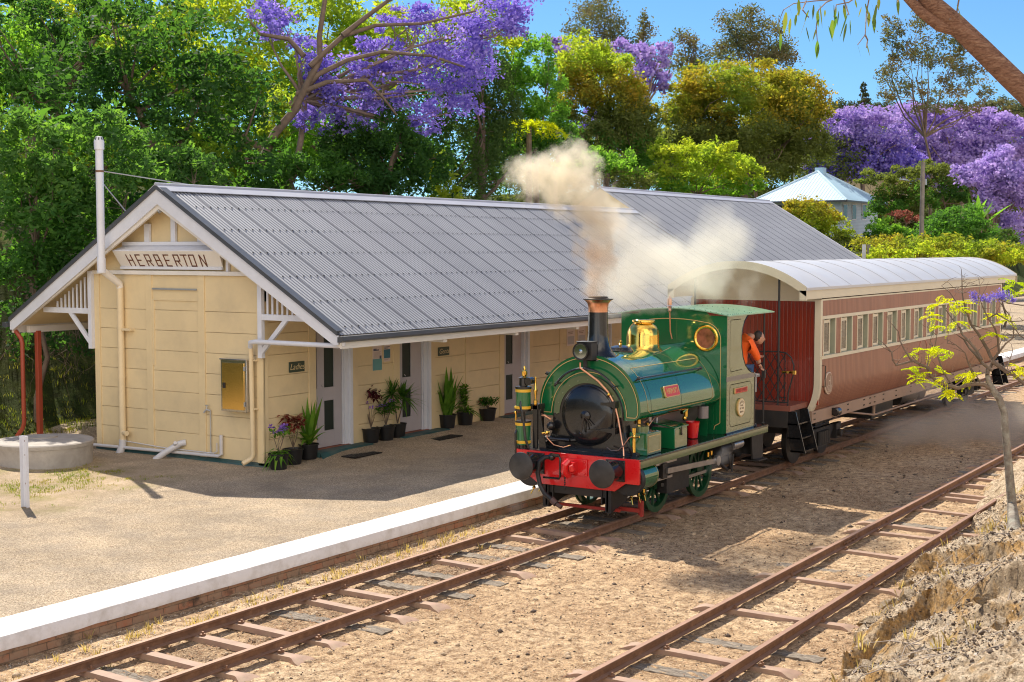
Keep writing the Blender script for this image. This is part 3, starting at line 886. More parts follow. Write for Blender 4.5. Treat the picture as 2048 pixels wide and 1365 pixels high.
# angular rocks bedded in the bank
def rock_mesh(seed):
    rs = random.Random(seed); bm = bmesh.new()
    for _ in range(16):
        v = Vector((rs.gauss(0, 1), rs.gauss(0, 1), rs.gauss(0, 1))).normalized(); bm.verts.new((v.x*rs.uniform(.7, 1.2), v.y*rs.uniform(.6, 1), v.z*rs.uniform(.45, .8)))
    bmesh.ops.convex_hull(bm, input=bm.verts)
    for v in [v for v in bm.verts if not v.link_faces]: bm.verts.remove(v)
    bmesh.ops.subdivide_edges(bm, edges=bm.edges, cuts=4, use_grid_fill=True)
    for v in bm.verts: v.co += v.co.normalized()*.10*noise.fractal(v.co*2.5+Vector((seed, 0, 0)), 1, 2, 5)
    me = bpy.data.meshes.new('rock'); bm.to_mesh(me); bm.free(); me.materials.append(MT['rock']); me.polygons.foreach_set('use_smooth', [True]*len(me.polygons)); me.set_sharp_from_angle(angle=R(28)); return me
RM = [rock_mesh(s) for s in range(5)]
rk = [(1712,1325,.30),(1760,1275,.24),(1735,1345,.20),(1815,1240,.20),(1775,1200,.28),(1830,1165,.22),(1900,1215,.16),(1990,1215,.18),(1790,1240,.14),(1700,1358,.16),(1660,1362,.12),(1880,1290,.08),(1950,1170,.12),(2010,1245,.16),(1860,1120,.10),(1940,1060,.13),(1980,1030,.10),(1830,1320,.06),(1930,1330,.07),(2020,1120,.09),(1765,1330,.09)]
for i, (px, py, r) in enumerate(rk):
    q = bank_hit(px, py); o = bpy.data.objects.new('rock', RM[i % 5]); COL.objects.link(o)
    o.location = (q.x, q.y, bank_z(q.x, q.y)-r*.30); o.scale = (r*1.25, r, r*.9); o.rotation_euler = (RNG.uniform(-.3, .3), RNG.uniform(-.3, .3), RNG.uniform(0, 6))
    tag(o, 'rough angular ochre rock bedded in the bank beside the siding', 'rock', 'angular rocks bedded in the bank')

def pl_blit():
    while True:
        x = RNG.uniform(12, 23); y = RNG.uniform(2.2, 5.4)
        if y < bank_edge(x) and fbm(x, y, 33, .9, 3) > -.15: break
    return (x, y, bank_z(x, y)+.006, RNG.uniform(.005, .017)*(1+1.2*(RNG.random() < .04)))
MT['greylitter'] = paint('grey_bleached_litter', (.50, .44, .38), .9, .5, 40, 0)
MT['darkchip'] = paint('dark_chips', (.10, .07, .05), .9, .5, 40, 0)
tag(scatter('bank_leaf_litter', 9000, pl_blit, LEAF4, MT['greylitter']), 'bleached leaf litter lying over the rocky bank', 'leaf litter')
tag(scatter('dark_bank_chips', 8000, pl_blit, STONE, MT['darkchip']), 'dark crumbs of bark and stone over the rocky bank', 'rubble')
tag(scatter('dark_yard_chips', 6000, pl_dirt, STONE, MT['darkchip']), 'dark crumbs of bark and coal scattered between the tracks', 'debris')
# ================================================================ station building
GX, WY, BY = 18.87, 17.5, 22.0
SL = .602
def roof_z(y): return 2.69+(y-15.4)*SL
st = thing('station_building', 'long cream weatherboard railway station with a grey corrugated iron gable roof', 'building', (30, 19.8, .13))

def corrugated(x0, x1, ya, yb, za, zb, name):
    """corrugated sheet from eave (ya, za) to ridge (yb, zb)"""
    mb = MB()
    n = int((x1-x0)/.09525*6); nz = Vector((0, -(zb-za), (yb-ya)))
    if nz.z < 0: nz = -nz
    nz.normalize()
    rows = []
    K = 7
    for k in range(K+1):
        t = k/K; y = ya+(yb-ya)*t; z = za+(zb-za)*t
        row = []
        for i in range(n+1):
            x = x0+(x1-x0)*i/n
            h = .0075*math.cos(2*PI*(x-18.5)/.09525)+.004*fbm(x, y, 3, .7, 2)
            row.append((x, y+nz.y*h, z+nz.z*h))
        rows.append(row)
    mb.sheet(rows)
    return mb.build(name, MT['roof'], st, smooth=80)
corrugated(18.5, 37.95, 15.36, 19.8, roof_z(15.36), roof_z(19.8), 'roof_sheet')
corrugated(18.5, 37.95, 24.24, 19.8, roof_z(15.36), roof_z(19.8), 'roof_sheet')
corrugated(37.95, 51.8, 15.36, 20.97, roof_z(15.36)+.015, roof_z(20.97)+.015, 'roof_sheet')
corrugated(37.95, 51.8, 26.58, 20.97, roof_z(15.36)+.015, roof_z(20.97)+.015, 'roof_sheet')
# screws in rows
mb = MB()
for y in [15.55+.72*k for k in range(8)]:
    for x in np.arange(18.5+.1905, 51.7, .1905):
        if y > 19.6 and x < 38: continue
        z = roof_z(y)+.012
        mb.box((x-.011, y-.011, z-.004), (x+.011, y+.011, z+.012))
mb.build('roof_screw', MT['gutter'], st, fix=False, smooth=0, kind='stuff')
# ridge capping
for x0, x1, yr in ((18.46, 38.0, 19.8), (37.9, 51.85, 20.97)):
    zr = roof_z(yr)+.03; mb = MB()
    for s in (-1, 1):
        mb.prism([(x0, yr+s*.02, zr+.012), (x0, yr+s*.20, zr-.105), (x0, yr+s*.20, zr-.118), (x0, yr+s*.02, zr)], (x1-x0, 0, 0))
    mb.tube([(x0, yr, zr+.018), (x1, yr, zr+.018)], .03, 8)
    mb.build('ridge_capping', MT['ridge'], st)
# barge caps, barges
def barge(x, yr, sgn, y_end, mat_cap=True):
    """barge board with a dark metal cap, running down one side of the gable"""
    zt = roof_z(yr)
    def zz(y): return zt-abs(y-yr)*SL
    m = MB(); m.prism([(x, yr, zz(yr)+.035), (x, y_end, zz(y_end)+.035), (x, y_end, zz(y_end)-.03), (x, yr, zz(yr)-.04)], (-.035, 0, 0))
    m.prism([(x-.035, yr, zz(yr)+.05), (x-.035, y_end, zz(y_end)+.05), (x-.035, y_end, zz(y_end)+.033), (x-.035, yr, zz(yr)+.033)], (.18, 0, 0))
    m.build('barge_cap', MT['gutter'], st)
    m = MB(); e = y_end-sgn*.06*0
    m.prism([(x+.002, yr, zz(yr)-.04), (x+.002, e, zz(e)-.03), (x+.002, e, zz(e)-.20), (x+.002, e-sgn*.10, zz(e)-.20), (x+.002, yr, zz(yr)-.33)], (.04, 0, 0))
    m.build('barge_board', MT['white'], st)
    m = MB()
    m.prism([(x+.045, yr, zz(yr)-.30), (x+.045, e, zz(e)-.185), (x+.045, e, zz(e)-.25), (x+.045, yr, zz(yr)-.42)], (.05, 0, 0))
    m.build('barge_trim', MT['trim'], st)
barge(18.5, 19.8, -1, 15.40); barge(18.5, 19.8, 1, 24.20)
m = MB()
for s, ye in ((-1, 15.4), (1, 26.5)):
    yr = 20.97; z0 = roof_z(yr)+.02
    m.prism([(51.8, yr, z0+.03), (51.8, ye, z0-abs(ye-yr)*SL+.03), (51.8, ye, z0-abs(ye-yr)*SL-.2), (51.8, yr, z0-.2)], (.05, 0, 0))
m.build('barge_board', MT['white'], st)
# step between the two roofs above the lower ridge
m = MB(); m.add([(37.94, 19.8, roof_z(19.8)-.02), (37.94, 20.97, roof_z(20.97)), (37.94, 23.6, roof_z(20.97)-2.63*SL), (37.94, 22.2, roof_z(19.8)-2.4*SL)], [(0, 1, 2, 3)])
m.add([(37.93, 19.75, roof_z(19.75)+.02), (37.93, 20.97, roof_z(20.97)+.03), (37.93, 20.97, roof_z(20.97)-.13), (37.93, 19.95, roof_z(19.8)-.05)], [(0, 1, 2, 3)])
m.build('roof_gable_step', MT['cream'], st)
# gutters & fascia
m = MB()
for y0, s in ((15.36, -1), (24.24, 1)):
    z = roof_z(15.36)
    x1 = 51.8 if s < 0 else 37.9
    m.prism([(18.44, y0+s*.0, z-.03), (18.44, y0+s*.12, z-.02), (18.44, y0+s*.13, z-.09), (18.44, y0+s*.07, z-.125), (18.44, y0, z-.125)], (x1-18.44, 0, 0))
m.build('gutter', MT['gutter'], st)
m = MB()
for y0, s in ((15.37, 1), (24.20, -1)):
    z = roof_z(15.36); x1 = 51.7 if s > 0 else 37.9
    m.box((18.56, y0, z-.245), (x1, y0+s*.035, z-.02))
m.build('fascia_board', MT['trim'], st)
# soffit lining, under both slopes
m = MB()
for (x0, x1, ya, yb) in ((18.56, 51.7, 15.4, 19.7), (18.56, 37.9, 24.2, 19.9)):
    m.add([(x0, ya, roof_z(15.4)-.14), (x1, ya, roof_z(15.4)-.14), (x1, yb, roof_z(19.75)-.14), (x0, yb, roof_z(19.75)-.14)], [(0, 1, 2, 3)])
m.build('soffit', MT['cream'], st, fix=False)
# rafters under the front eave
m = MB()
for x in np.arange(19.2, 51, 1.3):
    m.beam((x, 15.45, roof_z(15.45)-.2), (x, 17.5, roof_z(17.5)-.2), .05, .1)
m.build('rafter', MT['trim'], st)
# brackets ends under eave by the wall
for x in (21.75, 24.35, 26.9, 29.6, 32.2, 34.8, 37.4):
    m = MB(); m.box((x-.06, 15.42, 2.36), (x+.06, 15.52, 2.47)); m.beam((x, 15.47, 2.42), (x, 17.5, 2.42), .07, .12)
    m.build('eave_bracket', MT['trim'], st)

# walls --------------------------------------------------------------
doors = [(20.33, 21.45), (23.0, 24.12), (27.04, 28.16), (31.2, 32.3)]
m = MB()
xs_ = [GX]+[v for d in doors for v in d]+[51.4]
for a, b in zip(xs_[::2], xs_[1::2]):
    m.box((a, WY+.02, .05), (b, WY+.15, 3.7))
for a, b in doors: m.box((a, WY+.02, 2.75), (b, WY+.15, 3.7))
# gable wall
m.prism([(GX+.02, WY+.02, .05), (GX+.02, BY, .05), (GX+.02, BY, roof_z(17.6)-.16), (GX+.02, 19.8, roof_z(19.8)-.16), (GX+.02, WY+.02, roof_z(17.6)-.16)], (.12, 0, 0))
m.box((GX, BY-.13, .05), (51.4, BY, 3.9))
m.prism([(51.4, WY, .05), (51.4, 24.5, .05), (51.4, 24.5, 3.8), (51.4, 21, 5.9), (51.4, WY, 3.8)], (.1, 0, 0))
m.build('wall', MT['cream'], st, smooth=0)
seams = [.23+.393*k for k in range(0, 8)]
def boards(mb, axis, a0, a1, z0, z1, out):
    """wide weatherboards between studs on the wall face"""
    zs = [z0]+[s for s in seams if z0+.05 < s < z1-.05]+[z1]
    for lo, hi in zip(zs, zs[1:]):
        if axis == 'x': mb.box((a0, WY+.02, lo+.004), (a1, WY-out, hi-.004))
        else: mb.box((GX+.02, a0, lo+.004), (GX-out, a1, hi-.004))
def stud(mb, axis, a0, a1, z0, z1, out=.045):
    if axis == 'x': mb.box((a0, WY+.02, z0), (a1, WY-out, z1))
    else: mb.box((GX+.02, a0, z0), (GX-out, a1, z1))
mb = MB(); ms = MB()
studs = [(20.13, 20.33), (21.45, 21.62), (22.78, 23.0), (24.12, 24.27), (25.44, 25.57), (26.85, 27.04), (28.16, 28.3), (29.6, 29.74), (31.02, 31.2), (32.3, 32.45)]+[(x, x+.13) for x in np.arange(33.8, 51, 1.35)]
prev = GX+.12
for a, b in studs:
    if not any(abs(prev-d0) < .01 for d0, d1 in doors):
        mb = MB(); boards(mb, 'x', prev, a, .12, 2.8, .012); mb.build('weatherboards', MT['cream'], st, bevel=.003, smooth=30)
    stud(ms, 'x', a, b, .12, 2.8, .03); prev = b
stud(ms, 'x', GX, GX+.12, .12, 3.2, .03)
ys_ = [17.62, 18.94, 19.11, 20.35, 20.52, 21.85]
for a, b in zip(ys_[::2], ys_[1::2]):
    mb = MB(); boards(mb, 'y', a, b, .2, 3.66, .012); mb.build('weatherboards', MT['cream'], st, bevel=.003, smooth=30)
for a, b in ((17.47, 17.62), (18.94, 19.11), (20.35, 20.52), (21.85, 22.0)): stud(ms, 'y', a, b, .2, 3.66, .035)
# blanked window outline
ms.box((GX, 19.11, 3.165), (GX-.03, 20.35, 3.19)); ms.box((GX, 20.30, 1.9), (GX-.03, 20.35, 3.17))
ms.build('wall_stud', MT['cream'], st, bevel=.004, smooth=30)
m = MB(); m.box((GX-.03, 19.12, 3.375), (GX-.05, 20.32, 3.405)); m.build('metal_strip', MT['galv'], st)
# plinth
m = MB()
m.box((GX-.04, WY-.045, -.02), (GX+.1, BY+.02, .2)); m.prism([(GX-.04, 17.42, -.02), (GX-.14, 17.35, -.02), (GX-.04, 17.42, .16)], (0, 4.6, 0))
prev = GX-.04
for a, b in doors+[(51.4, 51.5)]:
    m.box((prev, WY-.045, -.02), (a, WY+.1, .2)); prev = b
m.build('plinth', MT['teal'], st, bevel=.005)
for a, b in doors[:3]:
    m = MB(); m.prism([(a-.25, WY-.02, .0), (b+.25, WY-.02, .0), (b+.25, WY-.02, .262), (a-.25, WY-.02, .262)], (0, -.30, 0))
    m.add([(a-.25, WY-.32, .262), (b+.25, WY-.32, .262), (b+.45, WY-.5, .12), (a-.35, WY-.5, .12)], [(0, 1, 2, 3)])
    m.build('door_ramp', MT['teal'], st, bevel=.008)
    m = MB(); m.box((a, WY-.04, .265), (b, WY+1.2, .27)); m.build('threshold', MT['terracotta'], st)
# doors
for a, b in doors:
    d = MB()
    leaf = b-.25; y = WY+.06
    cols = [(a-.06, a+.13), (a+.34, a+.64)] if a < 21 else [(a+.2, a+.5)]
    x0 = a-.06
    # rails and stiles around dark panels
    edges = [x0]
    for c in cols: edges += list(c)
    edges.append(leaf)
    for e0, e1 in zip(edges[::2], edges[1::2]): d.box((e0, y, .28), (e1, y+.04, 2.75))
    for c0, c1 in cols:
        for z0, z1 in ((.28, .60), (1.19, 1.45), (2.62, 2.75)): d.box((c0, y, z0), (c1, y+.04, z1))
    dr = d.build('door', MT['door_grey'], st, bevel=.004)
    p = MB()
    for c0, c1 in cols:
        for z0, z1 in ((.60, 1.19), (1.45, 2.62)): p.box((c0-.01, y+.022, z0-.01), (c1+.01, y+.03, z1+.01))
    p.build('door_panel', MT['door_glass'], dr)
    h = MB(); h.beam((a+.23, y-.03, 1.52), (a+.27, y-.03, 1.48), .012, .012); h.build('door_handle', MT['galv'], dr)
    j = MB(); j.box((leaf+.012, WY+.05, .27), (leaf+.05, WY+.1, 2.75)); j.box((leaf+.055, WY+.02, .27), (b-.09, WY+.1, 2.75)); j.box((b-.09, WY-.045, .2), (b-.015, WY+.1, 2.75))
    j.build('door_frame', MT['white'], st, bevel=.004)
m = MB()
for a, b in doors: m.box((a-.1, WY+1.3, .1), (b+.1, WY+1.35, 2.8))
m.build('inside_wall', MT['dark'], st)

# gable timber frame ------------------------------------------------------------
m = MB()
m.box((GX-.07, 17.45, 3.66), (GX+.01, 22.05, 3.74)); m.build('gable_tie_beam', MT['trim'], st, bevel=.005)
m = MB(); m.box((GX-.09, 18.55, 4.225), (GX+.01, 21.1, 4.30)); m.build('gable_collar_beam', MT['white'], st, bevel=.005)
m = MB()
for px0, px1, pyb in ((289, 299, 485), (342, 351, 485), (395, 403, 485)):
    a = on(px0, pyb, 0, GX-.04).y; b = on(px1, pyb, 0, GX-.04).y
    yc_ = (a+b)/2; m.box((GX-.05, a, 4.3), (GX+.01, b, roof_z(19.8)-abs(yc_-19.8)*SL-.3))
for px0, px1 in ((452, 457),):
    a = on(px0, 530, 0, GX-.04).y; b = on(px1, 530, 0, GX-.04).y
    m.box((GX-.05, a, 3.74), (GX+.01, b, 4.1))
m.build('gable_stud', MT['white'], st, bevel=.004)
# side brackets with slats
for y0, s in ((17.46, -1), (22.04, 1)):
    m = MB()
    xq = GX-.12
    m.box((xq, y0-.05, 2.16), (xq+.09, y0+.05, 3.72))
    def zb(y): return roof_z(19.8)-abs(y-19.8)*SL-.34
    ye = y0+s*1.42
    m.box((xq+.01, y0, 2.86), (xq+.08, ye, 2.97))
    m.beam((xq+.045, y0+s*.02, 2.27), (xq+.045, y0+s*.62, 2.88), .06, .085)
    m.build('gable_bracket', MT['white'], st, bevel=.004)
    m = MB()
    k = 1
    while True:
        y = y0+s*(.05+.12*k)
        if zb(y) < 3.0: break
        m.box((xq+.03, y-.017, 2.97), (xq+.055, y+.017, zb(y)+.05)); k += 1
        if k > 14: break
    m.build('slat', MT['white'], st)
# back verandah: beam and red posts
m = MB(); m.box((18.8, 23.95, 2.42), (37, 24.05, 2.55)); m.build('verandah_beam', MT['trim'], st)
for x in (19.0, 22.5, 26, 29.5):
    m = MB(); m.box((x-.05, 23.9, .1), (x+.05, 24.0, 2.45)); m.build('verandah_post', MT['redpost'], st, bevel=.006)
m = MB(); xq = 18.62
m.tube([(xq, 24.24, 2.6), (xq, 24.22, 2.5), (xq, 24.0, 2.3), (xq, 23.97, 2.2), (xq, 23.97, .55), (xq, 24.02, .42), (xq, 24.2, .25)], .045, 12)
m.build('downpipe', MT['redpost'], st)
# floodlights at the gable top
m = MB(); fx, fy, fz = GX-.22, on(332, 422, 0, GX-.2).y, 4.92
m.box((GX-.2, fy-.04, fz), (GX+.01, fy+.04, fz+.07))
m.build('floodlight_base', MT['blackmatt'], st)
for s in (-1, 1):
    m = MB(); m.cyl((fx+.04, fy+s*.05, fz+.02), (fx-.07, fy+s*.12, fz-.04), .03, .055, 12); fl = m.build('floodlight', MT['galv'], st)
    m = MB(); m.cyl((fx-.071, fy+s*.121, fz-.041), (fx-.078, fy+s*.125, fz-.044), .05, .05, 12); m.build('lens', MT['lens'], fl)
# downpipe at the front corner
m = MB()
m.tube([(18.62, 15.35, 2.60), (18.62, 15.38, 2.50), (18.62, 15.5, 2.47), (18.64, 17.45, 2.47), (18.66, 17.6, 2.45), (18.72, 17.66, 2.36)], .045, 12)
m.build('downpipe', MT['white'], st)
m = MB(); m.tube([(18.72, 17.66, 2.38), (18.74, 17.67, 2.3), (18.77, 17.67, .36), (18.75, 17.7, .28), (18.6, 17.78, .2)], .045, 12)
m.box((18.73, 17.58, 2.1), (18.87, 17.6, 2.13)); m.box((18.73, 17.58, 1.2), (18.87, 17.6, 1.23))
m.build('downpipe', MT['creampipe'], st)
# waste pipes along the foot of the gable wall
m = MB()
m.tube([(18.7, 23.6, .24), (18.74, 22.0, .22), (18.78, 18.56, .26), (18.79, 18.5, .30), (18.79, 18.5, .66)], .032, 10)
m.build('waste_pipe', MT['pipe'], st)
m = MB(); m.tube([(18.86, 19.5, .44), (18.78, 19.58, .42), (18.6, 19.8, .25), (18.5, 19.95, .12), (18.5, 20.02, .02)], .06, 12); m.cyl((18.72, 19.66, .38), (18.66, 19.58, .45), .035, n=10)
m.build('drain_elbow', MT['pipe'], st)
m = MB(); m.tube([(18.8, 21.3, .36), (18.8, 20.0, .30), (18.8, 18.7, .30), (18.8, 18.62, .34), (18.8, 18.62, .5)], .011, 6); m.build('thin_pipe', MT['pipe'], st)
m = MB(); m.tube([(18.82, 18.8, .30), (18.82, 18.8, 1.12)], .012, 8); m.tube([(18.82, 18.8, 1.1), (18.8, 18.88, 1.12), (18.78, 18.93, 1.06)], .018, 8); m.cyl((18.8, 18.87, 1.12), (18.8, 18.87, 1.2), .014, n=8); m.beam((18.8, 18.83, 1.2), (18.8, 18.91, 1.2), .015, .015)
tap = m.build('garden_tap', MT['galv'], at_=(18.8, 18.85, .3)); tag(tap, 'grey garden tap on a thin riser pipe against the cream gable wall', 'tap')
# tall vent pipe
v = thing('vent_pipe', 'tall pale vent pipe rising past the station gable with a slotted cap', 'pipe', (18.8, 21.35, .1))
px_ = on(203, 535, 0, 18.3); top = on(198, 283, 0, 18.3)
m = MB(); m.tube([(18.3, px_.y, 3.78), (18.3, px_.y, top.z)], .075, 16); m.tube([(18.3, px_.y, 3.70), (18.3, px_.y, 3.98)], .085, 16); m.build('upper_pipe', MT['white'], v)
m = MB(); zt = top.z; m.lathe([(.095, zt-.16), (.098, zt), (.075, zt+.05), (.06, zt+.09), (.0, zt+.10)], (18.3, px_.y, 0)); m.build('cap', MT['white'], v)
m = MB()
for k in range(8):
    a = 2*PI*k/8; m.beam((18.3+.085*math.cos(a), px_.y+.085*math.sin(a), zt+.02), (18.3+.07*math.cos(a), px_.y+.07*math.sin(a), zt+.07), .02, .01)
m.build('slot', MT['black'], v)
el = on(240, 572, 0, 18.78)
m = MB(); m.tube([(18.3, px_.y, 3.82), (18.31, px_.y+.01, 3.76), (18.76, el.y, 3.48), (18.78, el.y, 3.40)], .07, 14); m.build('elbow', MT['trim'], v)
m = MB(); m.tube([(18.78, el.y, 3.44), (18.78, el.y, .34)], .066, 14)
for z in (2.58, .6, 1.6): m.tube([(18.78, el.y, z), (18.78, el.y, z+.06)], .072, 14)
m.cyl((18.78, el.y, .52), (18.72, el.y-.18, .52), .05, n=12); m.box((18.74, el.y-.3, 2.555), (18.88, el.y, 2.60))
m.build('lower_pipe', MT['creampipe'], v)
m = MB(); m.tube([(18.78, el.y, .38), (18.77, el.y, .25), (18.7, el.y+.02, .1), (18.7, el.y+.06, .0)], .075, 14); m.build('foot', MT['pipe'], v)
m = MB(); m.tube([(18.3, px_.y, 5.64), (18.3, px_.y, 5.68)], .08, 14); m.build('clamp', MT['rust'], v)
m = MB(); m.tube([(18.3, px_.y, 5.67), (20.2, 19.9, roof_z(19.8)+.02)], .012, 6); m.tube([(18.3, px_.y, 5.5), (19.4, 21.2, roof_z(19.8)-1.4*SL+.02)], .012, 6); m.build('stay', MT['galv'], v)

# station name board --------------------------------------------------------------
TL, TR, BL, BR = on(224.8, 502, 0, 18.62), on(436.5, 503.5, 0, 18.62), on(243.8, 535.5, 0, 18.84), on(446.5, 538, 0, 18.84)
TL.z = TR.z = (TL.z+TR.z)/2; BL.z = BR.z = (BL.z+BR.z)/2
nb = thing('station_name_board', 'sloping white HERBERTON station name board fixed to the gable', 'sign', (18.8, 19.9, 3.8))
wl, wr = Vector((18.84, TL.y-.12, TL.z+.10)), Vector((18.84, TR.y+.10, TL.z+.10))
m = MB(); m.add([TL, TR, BR, BL], [(0, 1, 2, 3)]); m.add([TL, wl, (18.84, BL.y, BL.z), BL], [(0, 1, 2, 3)]); m.add([TR, wr, (18.84, BR.y, BR.z), BR], [(0, 1, 2, 3)])
m.build('board', MT['paperwhite'] if 'paperwhite' in MT else paint('sign_white', (.84, .80, .74), .5, .03, 2, 0), nb, fix=False)
m = MB(); m.prism([TL, TR, wr, wl], (0, 0, .015)); m.build('board_roof', MT['white'], nb)
m = MB(); d_ = (TR-TL)
m.beam(BL+Vector((-.02, 0, 0)), BR+Vector((-.02, 0, 0)), .05, .05); m.build('board_sill', MT['white'], nb)
LET = {'H': [((0,0),(0,1)), ((1,0),(1,1)), ((0,.5),(1,.5))], 'E': [((0,0),(0,1)), ((0,0),(1,0)), ((0,1),(1,1)), ((0,.5),(.8,.5))],
       'R': [((0,0),(0,1)), ((0,1),(1,1)), ((1,1),(1,.5)), ((0,.45),(1,.45)), ((.55,.45),(1,0))], 'B': [((0,0),(0,1)), ((0,1),(.85,1)), ((.9,1),(.9,.55)), ((0,.5),(1,.5)), ((1,.5),(1,0)), ((0,0),(1,0))],
       'T': [((-.15,1),(1.1,1)), ((.5,1),(.5,0))], 'O': [((0,0),(0,1)), ((1,0),(1,1)), ((0,0),(1,0)), ((0,1),(1,1))], 'N': [((0,0),(0,1)), ((1,0),(1,1)), ((0,1),(1,0))]}
m = MB()
bu = (TR-TL); bv = (BL-TL); bn = bu.cross(bv).normalized()
if bn.x > 0: bn = -bn
dn = bv.normalized(); 
def bp(u, v_): # board coordinates
    a = TL.lerp(TR, u); b = BL.lerp(BR, u); return a.lerp(b, v_)+bn*.004
for ch, s0 in zip('HERBERTON', (360, 460, 560, 662, 765, 868, 952, 1030, 1138)):
    u0 = (s0-235)/1110; w = .0445
    for (ax, ay), (bx, by_) in LET[ch]:
        p = bp(u0+ax*w, .86-ay*.64); q = bp(u0+bx*w, .86-by_*.64)
        dd = (q-p).normalized(); p -= dd*.010; q += dd*.010
        sd = dd.cross(bn).normalized()*.0125
        m.prism([p-sd, q-sd, q+sd, p+sd], bn*.003)
m.build('lettering', MT['brown_letter'], nb, smooth=0)

# meter box -----------------------------------------------------------------------
a = on(441, 719, 0, 18.66); b = on(493.5, 826, 0, 18.66)
eb = thing('meter_box', 'chequer plate metal box with a latch on the cream gable wall', 'box', (18.75, (a.y+b.y)/2, b.z))
m = MB(); m.box((18.66, b.y, b.z), (18.86, a.y, a.z)); m.box((18.64, b.y-.015, a.z-.005), (18.86, a.y+.015, a.z+.02)); m.build('case', MT['chequer'], eb, bevel=.006)

m = MB(); m.box((18.645, b.y+.05, b.z+.04), (18.66, a.y-.045, a.z-.05)); dr = m.build('door', MT['plate_reflection'], eb, bevel=.003)
m = MB(); m.box((18.63, a.y-.13, (a.z+b.z)/2-.05), (18.646, a.y-.07, (a.z+b.z)/2+.05)); m.build('latch', MT['blackmatt'], dr)
m = MB()
for z in (b.z+.15, a.z-.15): m.box((18.635, b.y+.02, z-.04), (18.65, b.y+.05, z+.04))
m.build('hinge', MT['galv'], dr)

# small signs and notices ----------------------------------------------------------
def wall_sign(x0, x1, z0, z1, txt, name, label, base, ink, size, shear=0.0, skew=.0):
    t = thing(name, label, 'sign', ((x0+x1)/2, WY-.03, z0))
    m = MB(); m.prism([(x0, WY-.014, z0-skew), (x1, WY-.014, z0+skew), (x1, WY-.014, z1+skew), (x0, WY-.014, z1-skew)], (0, -.018, 0)); m.build('board', base, t, bevel=.012)
    m = MB(); add_text(m, txt, size, ((x0+x1)/2, WY-.034, (z0+z1)/2), (1, 0, .05 if skew else 0), (0, 0, 1), shear=shear, extrude=.001); m.build('lettering', ink, t, smooth=0)
    return t
wall_sign(19.56, 20.0, 1.83, 2.03, 'Ladies', 'toilet_sign', 'dark green Ladies sign beside the first station door', MT['sign_green'], MT['sign_gold'], .165, .35)
wall_sign(24.38, 24.8, 1.83, 2.02, 'Gents', 'toilet_sign', 'dark green Gents sign to the right of the second station door', MT['sign_green'], MT['sign_gold'], .155, .35)
def notice(x0, x1, z0, z1, name, label, bands, y=WY-.014):
    t = thing(name, label, 'notice', ((x0+x1)/2, y, z0))
    m = MB(); m.box((x0, y, z0), (x1, y-.006, z1)); m.build('sheet', MT['paper'], t)
    h = z1-z0; w = x1-x0
    for nm, mt_, rects in bands:
        m = MB()
        for i_, (u0, v0, u1, v1) in enumerate(rects): m.box((x0+u0*w, y-.0065, z0+v0*h), (x0+u1*w, y-.008-.0004*i_, z0+v1*h))
        m.build(nm, MT[mt_], t)
    return t
n1 = notice(22.1, 22.40, 1.68, 2.19, 'notice', 'pink and teal notice, the taller one between the first two doors', [('teal_panel', 'paper_teal', [(0, 0, 1, .46)]), ('text_line', 'ink', [(.08, .84, .42, .875), (.08, .79, .68, .835), (.75, .46, .95, .58)]), ('fine_text', 'solebar', [(.08, .74-.035*k, .9-.1*(k % 2), .748-.035*k) for k in range(8)])])
n2 = notice(22.47, 22.68, 1.84, 2.19, 'notice', 'smaller blue notice to the right of the taller one between the first two doors', [('blue_panel', 'paper_blue', [(0, .2, 1, .72)]), ('text_line', 'ink', [(.08, .84, .92, .88), (.08, .77, .7, .81)]), ('fine_text', 'solebar', [(.08, .13, .8, .15), (.08, .08, .6, .10)])])
for x in (29.95, 30.5):
    notice(x, x+.4, 1.72, 2.2, 'notice', 'faded pinkish paper notice seen behind the chimney, %s of the pair' % ('left' if x < 30 else 'right'), [('faded_print', 'solebar', [(.15, .7, .8, .74), (.15, .62, .7, .65)]), ('faded_panel', 'door_grey', [(.1, .08, .9, .5)])])
# ================================================================ steam locomotive (runs along -x)
YC = 10.40
lo = thing('steam_locomotive', 'glossy green saddle tank steam locomotive with red buffer beam and brass dome', 'locomotive', (20.4, YC, 0))
def P(x, y, z): return Vector((x, YC+y, z))     # y measured from the centre line, + towards the platform

# --- tank and smokebox outlines --------------------------------------------------
def tank_half():
    pts = []
    for k in range(15):
        t = R(90)*k/14; pts.append((.895*math.sin(t)**.96, 1.70+.83*math.cos(t)))
    for k in range(1, 8):
        t = R(90)*k/7; pts.append((.895-.15*(1-math.cos(t)), 1.70-.15*math.sin(t)*1.0))
    return pts
TH = tank_half()                                     # from crown to lower corner
inner = [(.60*math.sin(R(90)*k/12), 1.60+.60*math.cos(R(90)*k/12)) for k in range(13)]
def sect(x, off=0.0):
    o = [P(x, y, z) for y, z in TH]+[P(x, .62, 1.55), P(x, .60, 1.55)]
    return o
X0, X1 = 18.50, 21.42
m = MB()
outer = [(y, z) for y, z in TH]+[(.60, 1.55)]
full = [(-y, z) for y, z in outer[::-1]]+outer[1:]
inn = [(-y, z) for y, z in inner[::-1]]+inner[1:]
inn = [(-.60, 1.55)]+inn+[(.60, 1.55)]
rows = []
for x in [X0, X0+.004]+[X0+.03+(X1-X0-.03)*k/10 for k in range(11)]:
    rows.append([P(x, y, z) for y, z in full])
m.sheet(rows)
